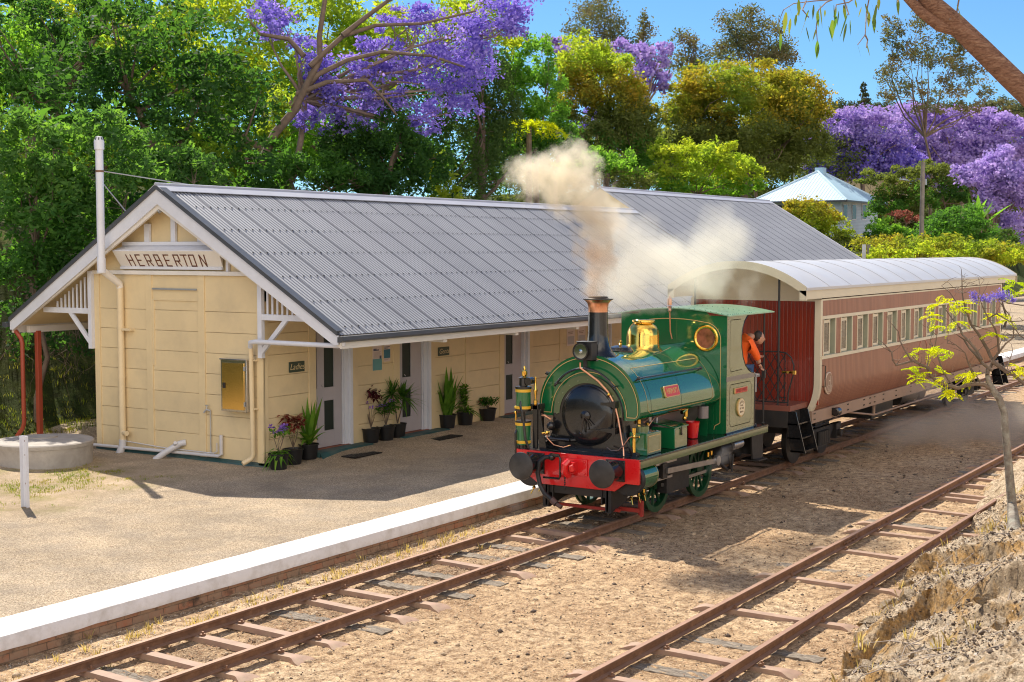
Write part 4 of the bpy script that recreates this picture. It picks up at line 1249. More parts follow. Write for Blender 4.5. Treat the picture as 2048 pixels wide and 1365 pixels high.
# front plate between outer and inner arches
n1_, n2_ = len(full), len(inn)
ring_o = [P(X0, y, z) for y, z in full]
def resample(poly, n):
    L = [0]
    for a, b in zip(poly, poly[1:]): L.append(L[-1]+math.hypot(b[0]-a[0], b[1]-a[1]))
    out = []
    for k in range(n):
        t = L[-1]*k/(n-1); i = 0
        while i < len(L)-2 and L[i+1] < t: i += 1
        f = (t-L[i])/max(1e-9, L[i+1]-L[i]); out.append((poly[i][0]*(1-f)+poly[i+1][0]*f, poly[i][1]*(1-f)+poly[i+1][1]*f))
    return out
NR = 61
ro = resample(full, NR); ri = resample(inn, NR)
m.sheet([[P(X0, y, z) for y, z in ro], [P(X0-.004, y, z) for y, z in ri]])
m.build('saddle_tank', MT['lgreen'], lo, smooth=50, bevel=.012)
tank = lo.children[-1]
# seams and lining on the tank
def arch_strip(mb, off0, off1, x, z_stop=1.62, poly=full, dx=-.004):
    cx_, cz_ = 0, 1.62
    def inset(o):
        out = []
        q = resample(poly, 121)
        for i, (y, z) in enumerate(q):
            a = q[max(0, i-1)]; b = q[min(120, i+1)]; d = (b[0]-a[0], b[1]-a[1]); L = math.hypot(*d) or 1
            out.append((y+d[1]/L*o, z-d[0]/L*o))
        return out
    a, b = inset(off0), inset(off1)
    mb.sheet([[P(x+dx, y, z) for y, z in a], [P(x+dx, y, z) for y, z in b]])
def lining_loop(mb, pts, w, nrm):
    """flat gold line along a closed or open list of points"""
    nrm = Vector(nrm)
    for a, b in zip(pts, pts[1:]):
        a = Vector(a); b = Vector(b); d = (b-a).normalized(); s = d.cross(nrm).normalized()*w/2
        mb.add([a-s, b-s, b+s, a+s], [(0, 1, 2, 3)])
lin_ = MB()
# outer loop of the crescent front
oc = [(y*.955, 1.62+(z-1.62)*.95) for y, z in TH]
oc = [(y, max(z, 1.60)) for y, z in oc]
ic = [(.665*math.sin(R(90)*k/12), 1.60+.665*math.cos(R(90)*k/12)) for k in range(13)]
loop = [(-y, z) for y, z in oc[::-1]]+oc[1:]
loop2 = [(-y, z) for y, z in ic[::-1]]+ic[1:]
lining_loop(lin_, [P(X0-.012, y, z) for y, z in loop], .011, (-1, 0, 0))
lining_loop(lin_, [P(X0-.012, y, z) for y, z in loop2], .011, (-1, 0, 0))
for s in (-1, 1): lining_loop(lin_, [P(X0-.012, s*oc[-1][0], oc[-1][1]), P(X0-.012, s*.665, 1.60)], .011, (-1, 0, 0))
# side lining: rectangle with scooped corners wrapping over the tank flank
def on_tank(x, t, off=.004):
    """t: 0 crown .. 1 lower corner"""
    k = t*(len(TH)-1); i = min(int(k), len(TH)-2); f = k-i
    y = TH[i][0]*(1-f)+TH[i+1][0]*f; z = TH[i][1]*(1-f)+TH[i+1][1]*f
    dy = TH[i+1][0]-TH[i][0]; dz = TH[i+1][1]-TH[i][1]; L = math.hypot(dy, dz)
    return P(x, -(y+(-dz)/L*off), z+dy/L*off), Vector((0, -(-dz)/L, dy/L))
def tank_line(mb, xt, w=.011):
    for (xa, ta), (xb, tb) in zip(xt, xt[1:]):
        n = max(1, int(abs(tb-ta)*20), int(abs(xb-xa)*8))
        for k in range(n):
            a, na = on_tank(xa+(xb-xa)*k/n, ta+(tb-ta)*k/n); b, nb_ = on_tank(xa+(xb-xa)*(k+1)/n, ta+(tb-ta)*(k+1)/n)
            d = (b-a).normalized(); s = d.cross(na).normalized()*w/2
            mb.add([a-s, b-s, b+s, a+s], [(0, 1, 2, 3)])
ts, te = .30, .735
sc_ = []
sc_ += [(18.68+.06, ts), (18.68+.06, te-.06), (18.70+.07, te-.045), (18.72+.1, te-.012), (18.80+.03, te)]
sc_ += [(21.02, te), (21.05, te-.012), (21.09, te-.045), (21.12, te-.06), (21.12, ts), (18.74, ts)]
tank_line(lin_, sc_)
lin_.build('gold_lining', MT['gold'], tank, smooth=0, fix=False)
sm = MB()
for x in (18.86, 19.93): tank_line(sm, [(x, .02), (x, .95)], .006)
sm.build('plate_seam', MT['blackmatt'], tank, smooth=0, fix=False)
# name plate HRM No1
def plate_on_tank(x0, x1, t0, t1, name, txt, size):
    pa, na = on_tank(x0, t0, .008); pb, _ = on_tank(x0, t1, .008); 
    yv = (pa-pb).normalized(); xv = Vector((1, 0, 0)); c = (pa+pb)/2+Vector(((x1-x0)/2, 0, 0)); nn = xv.cross(yv)
    h = (pa-pb).length/2; w = (x1-x0)/2
    mb = MB(); q = [c+xv*a*w+yv*b*h for a, b in ((-1,-.8),(-.9,-1),(.9,-1),(1,-.8),(1,.8),(.9,1),(-.9,1),(-1,.8))]
    mb.prism(q, nn*.03); o = mb.build(name, MT['gold'], lo, bevel=.004)
    mb = MB(); q = [c+xv*a*(w-.015)+yv*b*(h-.015)+nn*.03 for a, b in ((-1,-.85),(-.93,-1),(.93,-1),(1,-.85),(1,.85),(.93,1),(-.93,1),(-1,.85))]
    mb.prism(q, nn*.003); mb.build('plate_face', MT['platered'], o)
    mb = MB(); add_text(mb, txt, size, c+nn*.035, xv, yv, sx=.72, extrude=.003)
    for s in (-1, 1): mb.cbox(c+nn*.035+xv*s*(w-.05), (.012, .004, h*1.3))
    mb.build('plate_lettering', MT['gold'], o, smooth=0)
plate_on_tank(19.33, 19.84, .505, .60, 'name_plate', 'HRM N\u00ba1', .13)

# --- smokebox ---------------------------------------------------------------------
sb = [(.615, 1.60), (.62, 1.45), (.64, 1.30), (.70, 1.17), (.79, 1.09), (.86, 1.055), (.87, 1.03)]
so_ = [(.615*math.sin(R(90)*k/14), 1.60+.615*math.cos(R(90)*k/14)) for k in range(15)]+sb[1:]
sf = [(-y, z) for y, z in so_[::-1]]+so_[1:]
m = MB()
rows = [[P(x, y*(1 if i else .985), z if z > 1.04 else 1.03) for y, z in sf] for i, x in enumerate((18.455, 18.465, 18.95))]
m.sheet(rows); m.prism([P(18.46, y, z) for y, z in sf], (.01, 0, 0))
sbx = m.build('smokebox', MT['black'], lo, smooth=45)
m = MB(); m.sheet([[P(18.45, y*.985, z) for y, z in sf[6:-6]], [P(18.45, y*.81, 1.60+(z-1.60)*.81) for y, z in sf[6:-6]]])
m.build('front_ring', paint('olive_ring', (.075, .115, .05), .2, .08, 2, 0, coat=.7), sbx, fix=False)
m = MB()
for k in range(11):
    a = PI*k/10; m.ball(P(18.45, .545*math.cos(a), 1.60+.545*math.sin(a)), (.010, .016, .016), 8)
m.build('rivet', MT['olive'], sbx)
m = MB()
for y in (-.72, -.5, -.25, .2, .5, .72): m.ball(P(18.45, y, 1.075), (.012, .02, .02), 8)
m.build('base_bolt', MT['black'], sbx)
# door
m = MB(); prof = [(.475, 0), (.475, .02), (.455, .035)]+[(.45*math.cos(R(90)*k/8), .03+.075*math.sin(R(90)*k/8)) for k in range(9)]
m.lathe(prof, P(18.45, -.03, 1.60), 'x', 48, -1)
door = m.build('smokebox_door', MT['black'], lo, smooth=50)
m = MB(); m.lathe([(.075, 0), (.08, .02), (.05, .035), (.03, .05), (.0, .05)], P(18.345, -.03, 1.60), 'x', 24, -1)
m.beam(P(18.30, -.02, 1.60), P(18.29, .02, 1.34), .02, .025); m.beam(P(18.31, -.03, 1.60), P(18.30, -.16, 1.46), .015, .015); m.beam(P(18.31, -.03, 1.60), P(18.30, -.07, 1.38), .014, .014)
m.ball(P(18.28, .02, 1.33), .022, 8)
m.build('door_handle', MT['black'], door)
m = MB()
for z in (1.80, 1.40): m.box(P(18.335, -.50, z-.03), P(18.44, -.40, z+.03)); m.box(P(18.36, -.40, z-.022), P(18.385, -.28, z+.022)); m.box(P(18.33, -.55, z-.05), P(18.44, -.49, z+.05))
m.box(P(18.345, -.40, 1.388), P(18.365, -.06, 1.402))
m.tube([P(18.36, -.52, 1.34), P(18.36, -.52, 1.86)], .014, 8)
m.build('hinge', MT['black'], door)

# --- chimney ------------------------------------------------------------------------
CX = 18.78
m = MB()
m.lathe([(.33, 2.44), (.30, 2.50), (.235, 2.56), (.19, 2.64), (.168, 2.74), (.158, 2.85), (.152, 3.18)], P(CX, 0, 0), 'z', 36)
ch = m.build('chimney', MT['black'], lo, smooth=60)
m = MB(); m.lathe([(.152, 3.18), (.153, 3.25), (.165, 3.31), (.20, 3.355), (.232, 3.372)], P(CX, 0, 0), 'z', 36); m.build('chimney_cap', MT['copper'], ch, smooth=60)
m = MB(); m.lathe([(.225, 3.372), (.236, 3.376), (.236, 3.386), (.17, 3.39), (.155, 3.40), (.15, 3.42), (.135, 3.42), (.135, 3.2), (.0, 3.2)], P(CX, 0, 0), 'z', 36); m.build('chimney_rim', MT['blackmatt'], ch)
# --- dome ------------------------------------------------------------------------------
m = MB(); m.lathe([(.33, 2.43), (.31, 2.50), (.275, 2.53), (.262, 2.60), (.262, 2.74), (.25, 2.82), (.21, 2.89), (.155, 2.925), (.15, 2.94), (.19, 2.955), (.193, 2.98), (.185, 2.995), (.10, 3.0), (0, 3.0)], P(20.33, 0, 0), 'z', 40)
m.build('dome', MT['brass'], lo, smooth=60)
# --- tank lid ---------------------------------------------------------------------------
m = MB(); m.lathe([(.21, 2.50), (.21, 2.54), (.20, 2.55), (.17, 2.59), (.09, 2.615), (0, 2.62)], P(19.52, 0, 0), 'z', 28); lid = m.build('tank_lid', MT['black'], lo)
m = MB(); m.lathe([(.02, 2.60), (.03, 2.64), (.015, 2.65), (.032, 2.68), (.02, 2.70), (0, 2.705)], P(19.52, 0, 0), 'z', 14); m.build('lid_knob', MT['brass'], lid)
# --- headlamp ---------------------------------------------------------------------------
m = MB(); m.box(P(18.33, -.14, 2.46), P(18.50, .12, 2.73)); m.box(P(18.31, -.15, 2.73), P(18.52, .13, 2.745)); m.box(P(18.36, -.03, 2.28), P(18.40, .03, 2.47))
lamp = m.build('headlamp', MT['blackmatt'], lo, bevel=.006)
m = MB(); m.lathe([(.115, 0), (.135, .03), (.135, .06), (.115, .06), (.11, .05)], P(18.33, 0.03, 2.595), 'x', 28, -1, ring=True); m.build('lamp_rim', MT['black'], lamp)
m = MB(); m.lathe([(.113, .045), (.07, .02), (.035, .02), (.03, .05), (0, .055)], P(18.33, 0.03, 2.595), 'x', 28, -1); m.build('lens', MT['lens'], lamp)
# --- curved handrail over the smokebox -------------------------------------------------------
m = MB(); pts = [P(18.36, .68*math.sin(a), 1.55+.78*math.cos(a)) for a in [R(-52+104*k/18) for k in range(19)]]
m.tube(pts, .017, 10)
for a in (-48, 0, 48):
    a = R(a); q = P(18.36, .68*math.sin(a), 1.55+.78*math.cos(a)); m.tube([q, q+Vector((.13, 0, 0))], .013, 8); m.ball(q, .028, 10)
m.build('front_handrail', MT['black'], lo)
# tank side handrails
for s in (-1, 1):
    m = MB(); pa, na = on_tank(18.55, .42, .07); pb, _ = on_tank(20.86, .42, .07)
    if s > 0: pa.y = 2*YC-pa.y; pb.y = 2*YC-pb.y
    m.tube([pa, pb], .015, 10)
    for f in (.02, .98):
        q = pa.lerp(pb, f); nn = Vector((0, na.y*(-s if s > 0 else 1)*(1), na.z))
        nn = Vector((0, na.y*(-1 if s > 0 else 1), na.z)); m.tube([q, q-nn*.07], .013, 8); m.ball(q, .03, 10)
    m.build('tank_handrail', MT['black'], lo)
# --- boiler visible under the tank
m = MB(); m.cyl(P(18.95, 0, 1.60), P(21.45, 0, 1.60), .56, n=36); m.cyl(P(19.6, 0, 1.60), P(19.66, 0, 1.60), .567, n=36); m.build('boiler', MT['boiler'], lo)
m = MB(); m.box(P(20.7, -.40, .62), P(21.42, .40, 1.4)); m.build('firebox', MT['blackmatt'], lo)
# --- buffer beam -------------------------------------------------------------------------
m = MB(); bb = [(-1.09, 1.035), (-1.09, .64), (-.66, .64-.02), (-.66, .53), (.66, .53), (.66, .64-.02), (1.09, .64), (1.09, 1.035)]
m.prism([P(18.08, y, z) for y, z in [(-1.09, 1.035), (-1.09, .66), (-.86, .66), (-.68, .53), (.66, .53), (.86, .66), (1.09, .66), (1.09, 1.035)]], (.05, 0, 0))
m.build('buffer_beam', MT['red'], lo, bevel=.004)
for s in (-1, 1):
    y = s*.70
    m = MB(); m.box(P(18.055, y-.16, .69), P(18.08, y+.16, 1.01))
    m.lathe([(.145, 0), (.145, .08), (.125, .16), (.115, .30), (.10, .30)], P(18.055, y, .85), 'x', 28, -1)
    for a, b in ((-1,-1),(1,-1),(1,1),(-1,1)): m.cyl(P(18.055, y+a*.135, .85+b*.135), P(18.04, y+a*.135, .85+b*.135), .015, n=6)
    bf = m.build('buffer', MT['black'], lo, bevel=.004)
    m = MB(); m.lathe([(.07, .28), (.07, .37), (.20, .395), (.215, .405), (.212, .42), (.15, .432), (.06, .438), (0, .44)], P(18.055, y, .855), 'x', 40, -1); m.build('buffer_head', MT['buffer'], bf, smooth=60)
# coupling
m = MB(); m.box(P(18.055, -.22, .72), P(18.08, .22, .97))
for a in (-.18, .18):
    for b in (.76, .93): m.ball(P(18.05, a, b), (.014, .018, .018), 8)
m.build('coupling_plate', MT['red'], lo, bevel=.005)
m = MB(); m.box(P(17.93, -.06, .76), P(18.06, .06, .93)); m.tube([P(17.98, .05, .72), P(17.90, .08, .80), P(17.88, .06, .90), P(17.93, .02, .96)], [.06, .065, .06, .045], 10)
m.tube([P(17.98, -.02, .78), P(17.88, -.06, .84), P(17.86, -.05, .90)], [.04, .05, .03], 8)
m.build('coupling_hook', MT['red'], lo)
# brake hose, bracket and chain
m = MB(); m.tube([P(17.98, .37, .98), P(17.96, .46, .97), P(17.92, .54, .90), P(17.90, .56, .72), P(17.90, .52, .55), P(17.88, .42, .42), P(17.86, .26, .33), P(17.85, .18, .29)], .036, 12)
hose = m.build('brake_hose', MT['rubber'], lo)
m = MB(); m.tube([P(17.86, .28, .345), P(17.85, .20, .29)], .05, 12); m.tube([P(17.85, .20, .29), P(17.84, .10, .25)], .032, 10); m.build('hose_coupling', paint('hose_brown', (.10, .06, .05), .6, .1, 3, 0), hose)
m = MB(); m.ball(P(17.99, .36, .98), .06, 12); m.beam(P(17.95, .36, 1.03), P(17.95, .20, 1.02), .03, .03); m.build('hose_valve', MT['black'], lo)
m = MB(); m.tube([P(17.97, .30, 1.0), P(17.97, .22, 1.0), P(17.97, .20, .97), P(17.97, .20, .70), P(17.97, .22, .66), P(17.97, .50, .655)], .018, 10); m.build('hose_pipe', MT['black'], lo)
m = MB()
for k in range(9): m.lathe([(.016, -.004), (.016, .004)], P(17.99, .13, .77-.033*k), 'x' if k % 2 else 'y', 8)
m.build('chain', MT['blackmatt'], lo)
# --- running board ----------------------------------------------------------------------
m = MB(); m.box(P(18.09, -1.09, 1.0), P(23.1, 1.09, 1.028)); m.build('running_board', MT['black'], lo, bevel=.003)
m = MB()
for s in (-1, 1): m.box(P(18.14, s*1.085, .895), P(23.1, s*1.065, 1.032))
m.build('valance', MT['olive'], lo, bevel=.003)
# frames and underworks
m = MB()
for s in (-1, 1): m.box(P(18.13, s*.42, .30), P(23.0, s*.44, 1.0))
m.box(P(18.3, -.42, .5), P(22.9, .42, .8)); m.box(P(22.9, -.9, .5), P(23.05, .9, 1.0))
m.build('frame', MT['blackmatt'], lo)
m = MB()
for s in (-1, 1): m.prism([P(18.12, s*.55, .54), P(18.12, s*.55, .20), P(18.20, s*.55, .16), P(18.75, s*.55, .28), P(18.75, s*.55, .54)], (0, s*-.03, 0)); m.box(P(18.12, s*.60, .18), P(18.14, s*.50, .56))
m.box(P(18.15, -.55, .40), P(18.2, .55, .54))
m.build('guard_plate', MT['blackmatt'], lo)
m = MB(); m.box(P(18.35, -.62, .165), P(18.39, .62, .21)); m.box(P(18.5, -.9, .16), P(18.54, -.5, .22)); m.box(P(18.5, -.93, .10), P(18.56, -.89, .34)); m.box(P(18.62, -.84, .10), P(18.66, -.80, .34)); m.build('brake_rigging', paint('brake_red', (.35, .03, .02), .5, .2, 3, 0), lo)
# cylinders
for s in (-1, 1):
    m = MB(); c = P(18.25, s*.86, .72); m.lathe([(.20, -.01), (.215, .0), (.215, .52), (.20, .53), (0, .53)], c, 'x', 36, 1)
    cyl_ = m.build('cylinder', MT['lgreen'], lo)
    m = MB(); m.lathe([(.25, -.10), (.26, -.09), (.26, -.01), (.2, -.01)], c, 'x', 36, 1)
    for k in range(8): m.ball(c+Vector((-.10, .225*math.cos(k*PI/4), .225*math.sin(k*PI/4))), .013, 6)
    m.build('cylinder_cover', MT['blackmatt'], cyl_)
    m = MB()
    for x in (.03, .49): m.lathe([(.2165, x-.004), (.2175, x), (.2165, x+.006)], c, 'x', 40, 1, ring=True)
    m.build('gold_lining', MT['gold'], cyl_)
    m = MB(); m.box(P(18.15, s*.6, .72), P(18.75, s*.84, .99)); m.build('cylinder_saddle', MT['olive'], cyl_)
    # cocks and pipework below
    m = MB()
    for x in (18.28, 18.52, 18.70): m.tube([P(x, s*.86, .51), P(x, s*.86, .40)], .02, 8); m.ball(P(x, s*.86, .42), .03, 8); m.tube([P(x, s*.86, .42), P(x-.03, s*.9, .32)], .010, 6)
    m.build('drain_cock', MT['brass'], cyl_)
    # slide bars, crosshead, rods
    m = MB(); m.box(P(18.78, s*.82, .80), P(19.75, s*.90, .84)); m.box(P(18.78, s*.82, .56), P(19.6, s*.90, .60)); m.build('slide_bar', MT['steel'], lo)
    m = MB(); m.box(P(19.20, s*.80, .58), P(19.36, s*.93, .82)); m.cyl(P(18.78, s*.86, .71), P(19.2, s*.86, .71), .025, n=12); m.build('crosshead', MT['blackmatt'], lo)
    m = MB(); m.beam(P(19.3, s*.95, .70), P(21.18, s*.95, .62), .035, .085)
    m.cyl(P(21.18, s*.92, .62), P(21.18, s*.99, .62), .085, n=20); m.beam(P(19.55, s*.74, .42), P(21.2, s*.74, .42), .03, .05)
    m.build('connecting_rod', MT['steel'], lo)
    for x, z in ((18.95, .84), (19.05, .84), (19.40, .84), (19.62, .84), (21.0, .70), (21.13, .71)):
        m = MB(); m.cyl(P(x, s*.87, z), P(x, s*.87, z+.075), .024, n=10); m.build('oil_cup', MT['brass'], lo)
m = MB(); m.box(P(19.6, -.80, .28), P(20.42, -.62, .9)); m.build('motion_plate', MT['blackmatt'], lo)
# wheels
def wheel(x, s):
    c = P(x, s*.575, .445)
    m = MB(); m.lathe([(.38, -.03), (.425, -.035), (.445, -.03), (.45, .03), (.47, .045), (.47, .07), (.38, .07)], c, 'y', 40, -1 if s < 0 else 1, ring=True)
    w = m.build('wheel', MT['wheelgreen'], lo, smooth=40)
    m = MB()
    for k in range(10):
        a = 2*PI*k/10+.2
        m.beam(c+Vector((math.cos(a)*.07, s*.01, math.sin(a)*.07)), c+Vector((math.cos(a)*.395, s*.01, math.sin(a)*.395)), .045, .035, (0, 1, 0))
    m.cyl(c+Vector((0, s*-.06, 0)), c+Vector((0, s*.06, 0)), .10, n=20)
    a = -.5
    m.prism([c+Vector((math.cos(t)*.38, s*.03, math.sin(t)*.38)) for t in [a+1.2*j/8 for j in range(9)]], (0, -s*.04, 0))
    m.build('spokes', MT['wheelgreen'], w)
    return w
for x in (19.57, 21.20):
    for s in (-1, 1): wheel(x, s)
m = MB()
for x in (19.57, 21.20): m.cyl(P(x, -.55, .445), P(x, .55, .445), .07, n=12)
m.build('axle', MT['blackmatt'], lo)
# --- boxes on the running board ------------------------------------------------------------
def tank_box(x0, x1, y0, y1, z1, name, lined):
    m = MB(); m.box(P(x0, y0, 1.03), P(x1, y1, z1)); o = m.build(name, MT['lgreen'], lo, bevel=.008)
    m = MB(); m.box(P(x0+.01, y0-.004, 1.04), P(x1-.01, y0, z1-.03)); m.build('side_panel', MT['olive'], o)
    if lined:
        m = MB(); yy = YC+y0-.006; a, b, c_, d = x0+.05, x1-.05, 1.08, z1-.05
        lining_loop(m, [(a, yy, c_), (b, yy, c_), (b, yy, d), (a, yy, d), (a, yy, c_)], .01, (0, -1, 0)); m.build('gold_lining', MT['gold'], o, smooth=0, fix=False)
    return o
b1 = tank_box(18.55, 19.03, -.98, -.68, 1.37, 'lubricator_box', True)
m = MB(); m.cyl(P(18.72, -.82, 1.37), P(18.72, -.82, 1.46), .10, n=24); m.build('box_cap', MT['olive'], b1)
b2 = tank_box(19.42, 19.87, -1.02, -.62, 1.36, 'tool_box', False)
m = MB(); m.prism([P(19.40, -1.04, 1.355), P(19.89, -1.04, 1.355), P(19.89, -.60, 1.42), P(19.40, -.60, 1.42)], (0, 0, .02)); m.build('box_lid', MT['lgreen'], b2, bevel=.004)
m = MB(); m.box(P(19.62, -1.045, 1.25), P(19.65, -1.03, 1.37)); m.cyl(P(19.635, -1.05, 1.25), P(19.635, -1.03, 1.25), .02, n=10); m.build('box_latch', MT['black'], b2)
# pipework under the tank
m = MB(); m.tube([P(19.30, -.62, 1.38), P(19.42, -.66, 1.50), P(19.8, -.70, 1.54), P(20.35, -.70, 1.56)], .014, 8); m.tube([P(19.0, -.7, 1.48), P(19.3, -.62, 1.5)], .012, 8); m.build('feed_pipe', MT['copper'], lo)
m = MB(); m.tube([P(18.95, -.58, 1.53), P(19.3, -.6, 1.50), P(20.6, -.62, 1.62)], .018, 6); m.cyl(P(19.35, -.62, 1.45), P(19.35, -.62, 1.56), .03, n=8); m.cyl(P(19.6, -.62, 1.38), P(19.6, -.62, 1.58), .02, n=8); m.build('control_rod', MT['steel'], lo)
m = MB()
m.cyl(P(20.3, -.72, 1.50), P(20.55, -.72, 1.56), .03, n=10); m.cyl(P(20.45, -.72, 1.42), P(20.45, -.72, 1.72), .032, n=10); m.ball(P(20.45, -.72, 1.62), .06, 10); m.ball(P(20.40, -.72, 1.40), .04, 10); m.ball(P(20.5, -.70, 1.70), .045, 8); m.lathe([(.05, 0), (.05, .02)], P(20.36, -.76, 1.66), 'y', 12)
m.cyl(P(18.62, -.55, 1.52), P(18.72, -.62, 1.56), .025, n=8); m.cyl(P(18.9, -.66, 1.46), P(18.9, -.66, 1.6), .03, n=8); m.cyl(P(19.10, -.70, 1.36), P(19.10, -.70, 1.46), .025, n=8)
m.build('injector_valve', MT['brass'], lo)
# copper steam pipe down the smokebox front
m = MB(); m.tube([P(18.33, .06, 2.42), P(18.33, .06, 2.34), P(18.36, -.02, 2.28), P(18.40, -.22, 2.14), P(18.42, -.38, 1.98), P(18.42, -.50, 1.78), P(18.42, -.56, 1.55), P(18.40, -.62, 1.3), P(18.36, -.68, 1.12), P(18.33, -.70, 1.03)], .017, 10)
m.tube([P(18.36, -.40, 1.14), P(18.32, -.5, 1.10), P(18.32, -.62, 1.12), P(18.33, -.70, 1.2), P(18.36, -.78, 1.32), P(18.38, -.83, 1.34)], .010, 8)
m.tube([P(18.38, .92, 1.68), P(18.36, .85, 1.58), P(18.36, .70, 1.555), P(18.40, .62, 1.5)], .017, 8)
m.tube([P(18.3, .64, 1.30), P(18.28, .62, 1.22), P(18.28, .5, 1.12), P(18.3, .34, 1.09), P(18.38, .26, 1.12)], .010, 8)
m.build('copper_pipe', MT['copper'], lo)
m = MB(); m.ball(P(18.40, -.40, 1.95), .028, 10); m.tube([P(18.36, -.86, 1.10), P(18.36, -.86, 1.40)], .022, 10); m.tube([P(18.36, -.82, 1.34), P(18.36, -.95, 1.34)], .018, 10); m.ball(P(18.36, -.86, 1.34), .035, 10); m.cyl(P(18.36, -.86, 1.40), P(18.36, -.86, 1.47), .03, n=6)
m.ball(P(18.30, .64, 1.30), .04, 10); m.cyl(P(18.25, .70, 1.29), P(18.32, .60, 1.31), .02, n=8); m.ball(P(18.37, .28, 1.11), .02, 8)
m.build('brass_cock', MT['brass'], lo)
m = MB(); m.tube([P(18.30, .82, 1.21), P(18.36, .26, 1.20)], .030, 12); m.tube([P(18.36, .26, 1.20), P(18.44, .20, 1.20)], .036, 12); m.ball(P(18.36, .60, 1.40), .07, 12); m.build('exhaust_pipe', MT['black'], lo)
# --- air pump -----------------------------------------------------------------------------
PX, PY = 18.22, 1.02
m = MB()
m.cyl(P(PX, PY, 1.66), P(PX, PY, 1.98), .12, n=28); m.cyl(P(PX, PY, 1.10), P(PX, PY, 1.45), .12, n=28)
ap = m.build('air_pump', MT['lgreen'], lo)
m = MB()
for z in (1.925, 1.66, 1.40, 1.12): m.lathe([(.119, z), (.127, z+.002), (.127, z+.045), (.119, z+.047)], P(PX, PY, 0), 'z', 28, ring=True)
m.build('pump_band', MT['yellowband'], ap)
m = MB(); m.lathe([(.135, 1.98), (.135, 2.01), (.07, 2.02), (.065, 2.14), (.08, 2.15), (.03, 2.17)], P(PX, PY, 0), 'z', 24); m.cyl(P(PX, PY, 1.45), P(PX, PY, 1.64), .035, n=12); m.cyl(P(PX, PY, 1.45), P(PX, PY, 1.475), .13, n=20); m.cyl(P(PX, PY, 1.63), P(PX, PY, 1.66), .13, n=20); m.cyl(P(PX, PY, 1.03), P(PX, PY, 1.10), .10, n=20)
m.lathe([(.06, -.06), (.06, .06)], P(PX, PY-.12, 2.10), 'x', 16)
m.box(P(PX+.02, PY-.24, 1.04), P(PX+.06, PY-.16, 1.72)); m.box(P(PX+.02, PY-.26, 1.66), P(PX+.22, PY-.1, 1.74)); m.prism([P(PX+.04, PY-.27, 1.03), P(PX+.04, PY-.40, 1.03), P(PX+.04, PY-.26, 1.72), P(PX+.04, PY-.20, 1.72)], (.02, 0, 0)); m.box(P(PX+.2, PY-.24, 1.04), P(PX+.23, PY-.2, 1.74))
m.build('pump_frame', MT['black'], ap)
m = MB(); m.tube([P(PX-.03, PY+.02, 1.80), P(PX-.10, PY-.02, 1.80), P(PX-.12, PY-.02, 1.72), P(PX-.10, PY-.06, 1.5), P(PX-.10, PY-.10, 1.2), P(PX-.06, PY-.14, 1.04)], .020, 8); m.tube([P(PX, PY+.06, 1.32), P(PX-.10, PY+.06, 1.33), P(PX-.14, PY+.06, 1.28), P(PX-.14, PY+.05, .90)], .018, 8)
m.build('pump_pipe', MT['black'], ap)
m = MB(); m.lathe([(.03, 2.16), (.045, 2.20), (.045, 2.25), (.02, 2.27), (.02, 2.30), (.012, 2.33), (0, 2.34)], P(PX, PY-.02, 0), 'z', 14)
m.lathe([(.015, 1.72), (.03, 1.74), (.03, 1.80), (.015, 1.82), (.02, 1.90), (.035, 1.96), (.02, 1.99), (.015, 2.12), (.022, 2.16), (0, 2.18)], P(PX+.02, PY-.21, 0), 'z', 12)
for z in (1.60, 1.68): m.ball(P(PX-.04, PY+.12, z), .03, 8)
m.cyl(P(PX-.06, PY+.10, 1.40), P(PX-.06, PY+.10, 1.58), .014, n=8)
m.build('lubricator', MT['brass'], ap)
# --- cab ----------------------------------------------------------------------------------
CXF, CS = 21.44, 1.0
def roofz(y): return 3.035+.10*(1-(y/1.0)**2)
WC, WR = (-.62, 2.65), .20
# front plate with portholes: rings of quads around each hole
m = MB()
def plate_with_hole(mb, x, ya, yb, hy, hz, hr, zlo):
    o = []; i_ = []
    AN = sorted([2*PI*k/40 for k in range(40)]+[math.atan2(b_, a_) % (2*PI) for a_, b_ in ((ya-hy, zlo-hz), (yb-hy, zlo-hz), (ya-hy, roofz(abs(ya))-hz), (yb-hy, roofz(abs(yb))-hz))]); N = len(AN)
    for a in AN:
        d = (math.cos(a), math.sin(a))
        i_.append(P(x, hy+hr*d[0], hz+hr*d[1]))
        # march to the border
        t = 5.0
        if d[0] > 1e-6: t = min(t, (yb-hy)/d[0])
        if d[0] < -1e-6: t = min(t, (ya-hy)/d[0])
        if d[1] < -1e-6: t = min(t, (zlo-hz)/d[1])
        if d[1] > 1e-6:
            for _ in range(3):
                yy = hy+d[0]*t
                t = min(t, (roofz(max(-1, min(1, yy)))-hz)/d[1])
        o.append(P(x, hy+d[0]*t, hz+d[1]*t))
    # corners
    mb.add(i_+o, [(k, (k+1) % N, N+(k+1) % N, N+k) for k in range(N)])
plate_with_hole(m, CXF, -CS, 0, WC[0], WC[1], WR, 2.30); plate_with_hole(m, CXF, 0, CS, -WC[0], WC[1], WR, 2.30)
m.box(P(CXF, -CS, 1.03), P(CXF+.006, CS, 2.30))
cab = m.build('cab', MT['lgreen'], lo, smooth=20, fix=False)
for s in (-1, 1):
    m = MB(); m.lathe([(WR-.03, 0), (WR-.03, .02), (WR-.015, .03), (WR+.01, .03), (WR+.025, .015), (WR+.025, 0)], P(CXF, s*abs(WC[0]), WC[1]), 'x', 36, -1, ring=True)
    w_ = m.build('porthole', MT['brass'], lo)
    m = MB(); m.lathe([(WR-.02, .006), (0, .008)], P(CXF, s*abs(WC[0]), WC[1]), 'x', 36, -1); m.build('glass', MT['porthole'], w_)
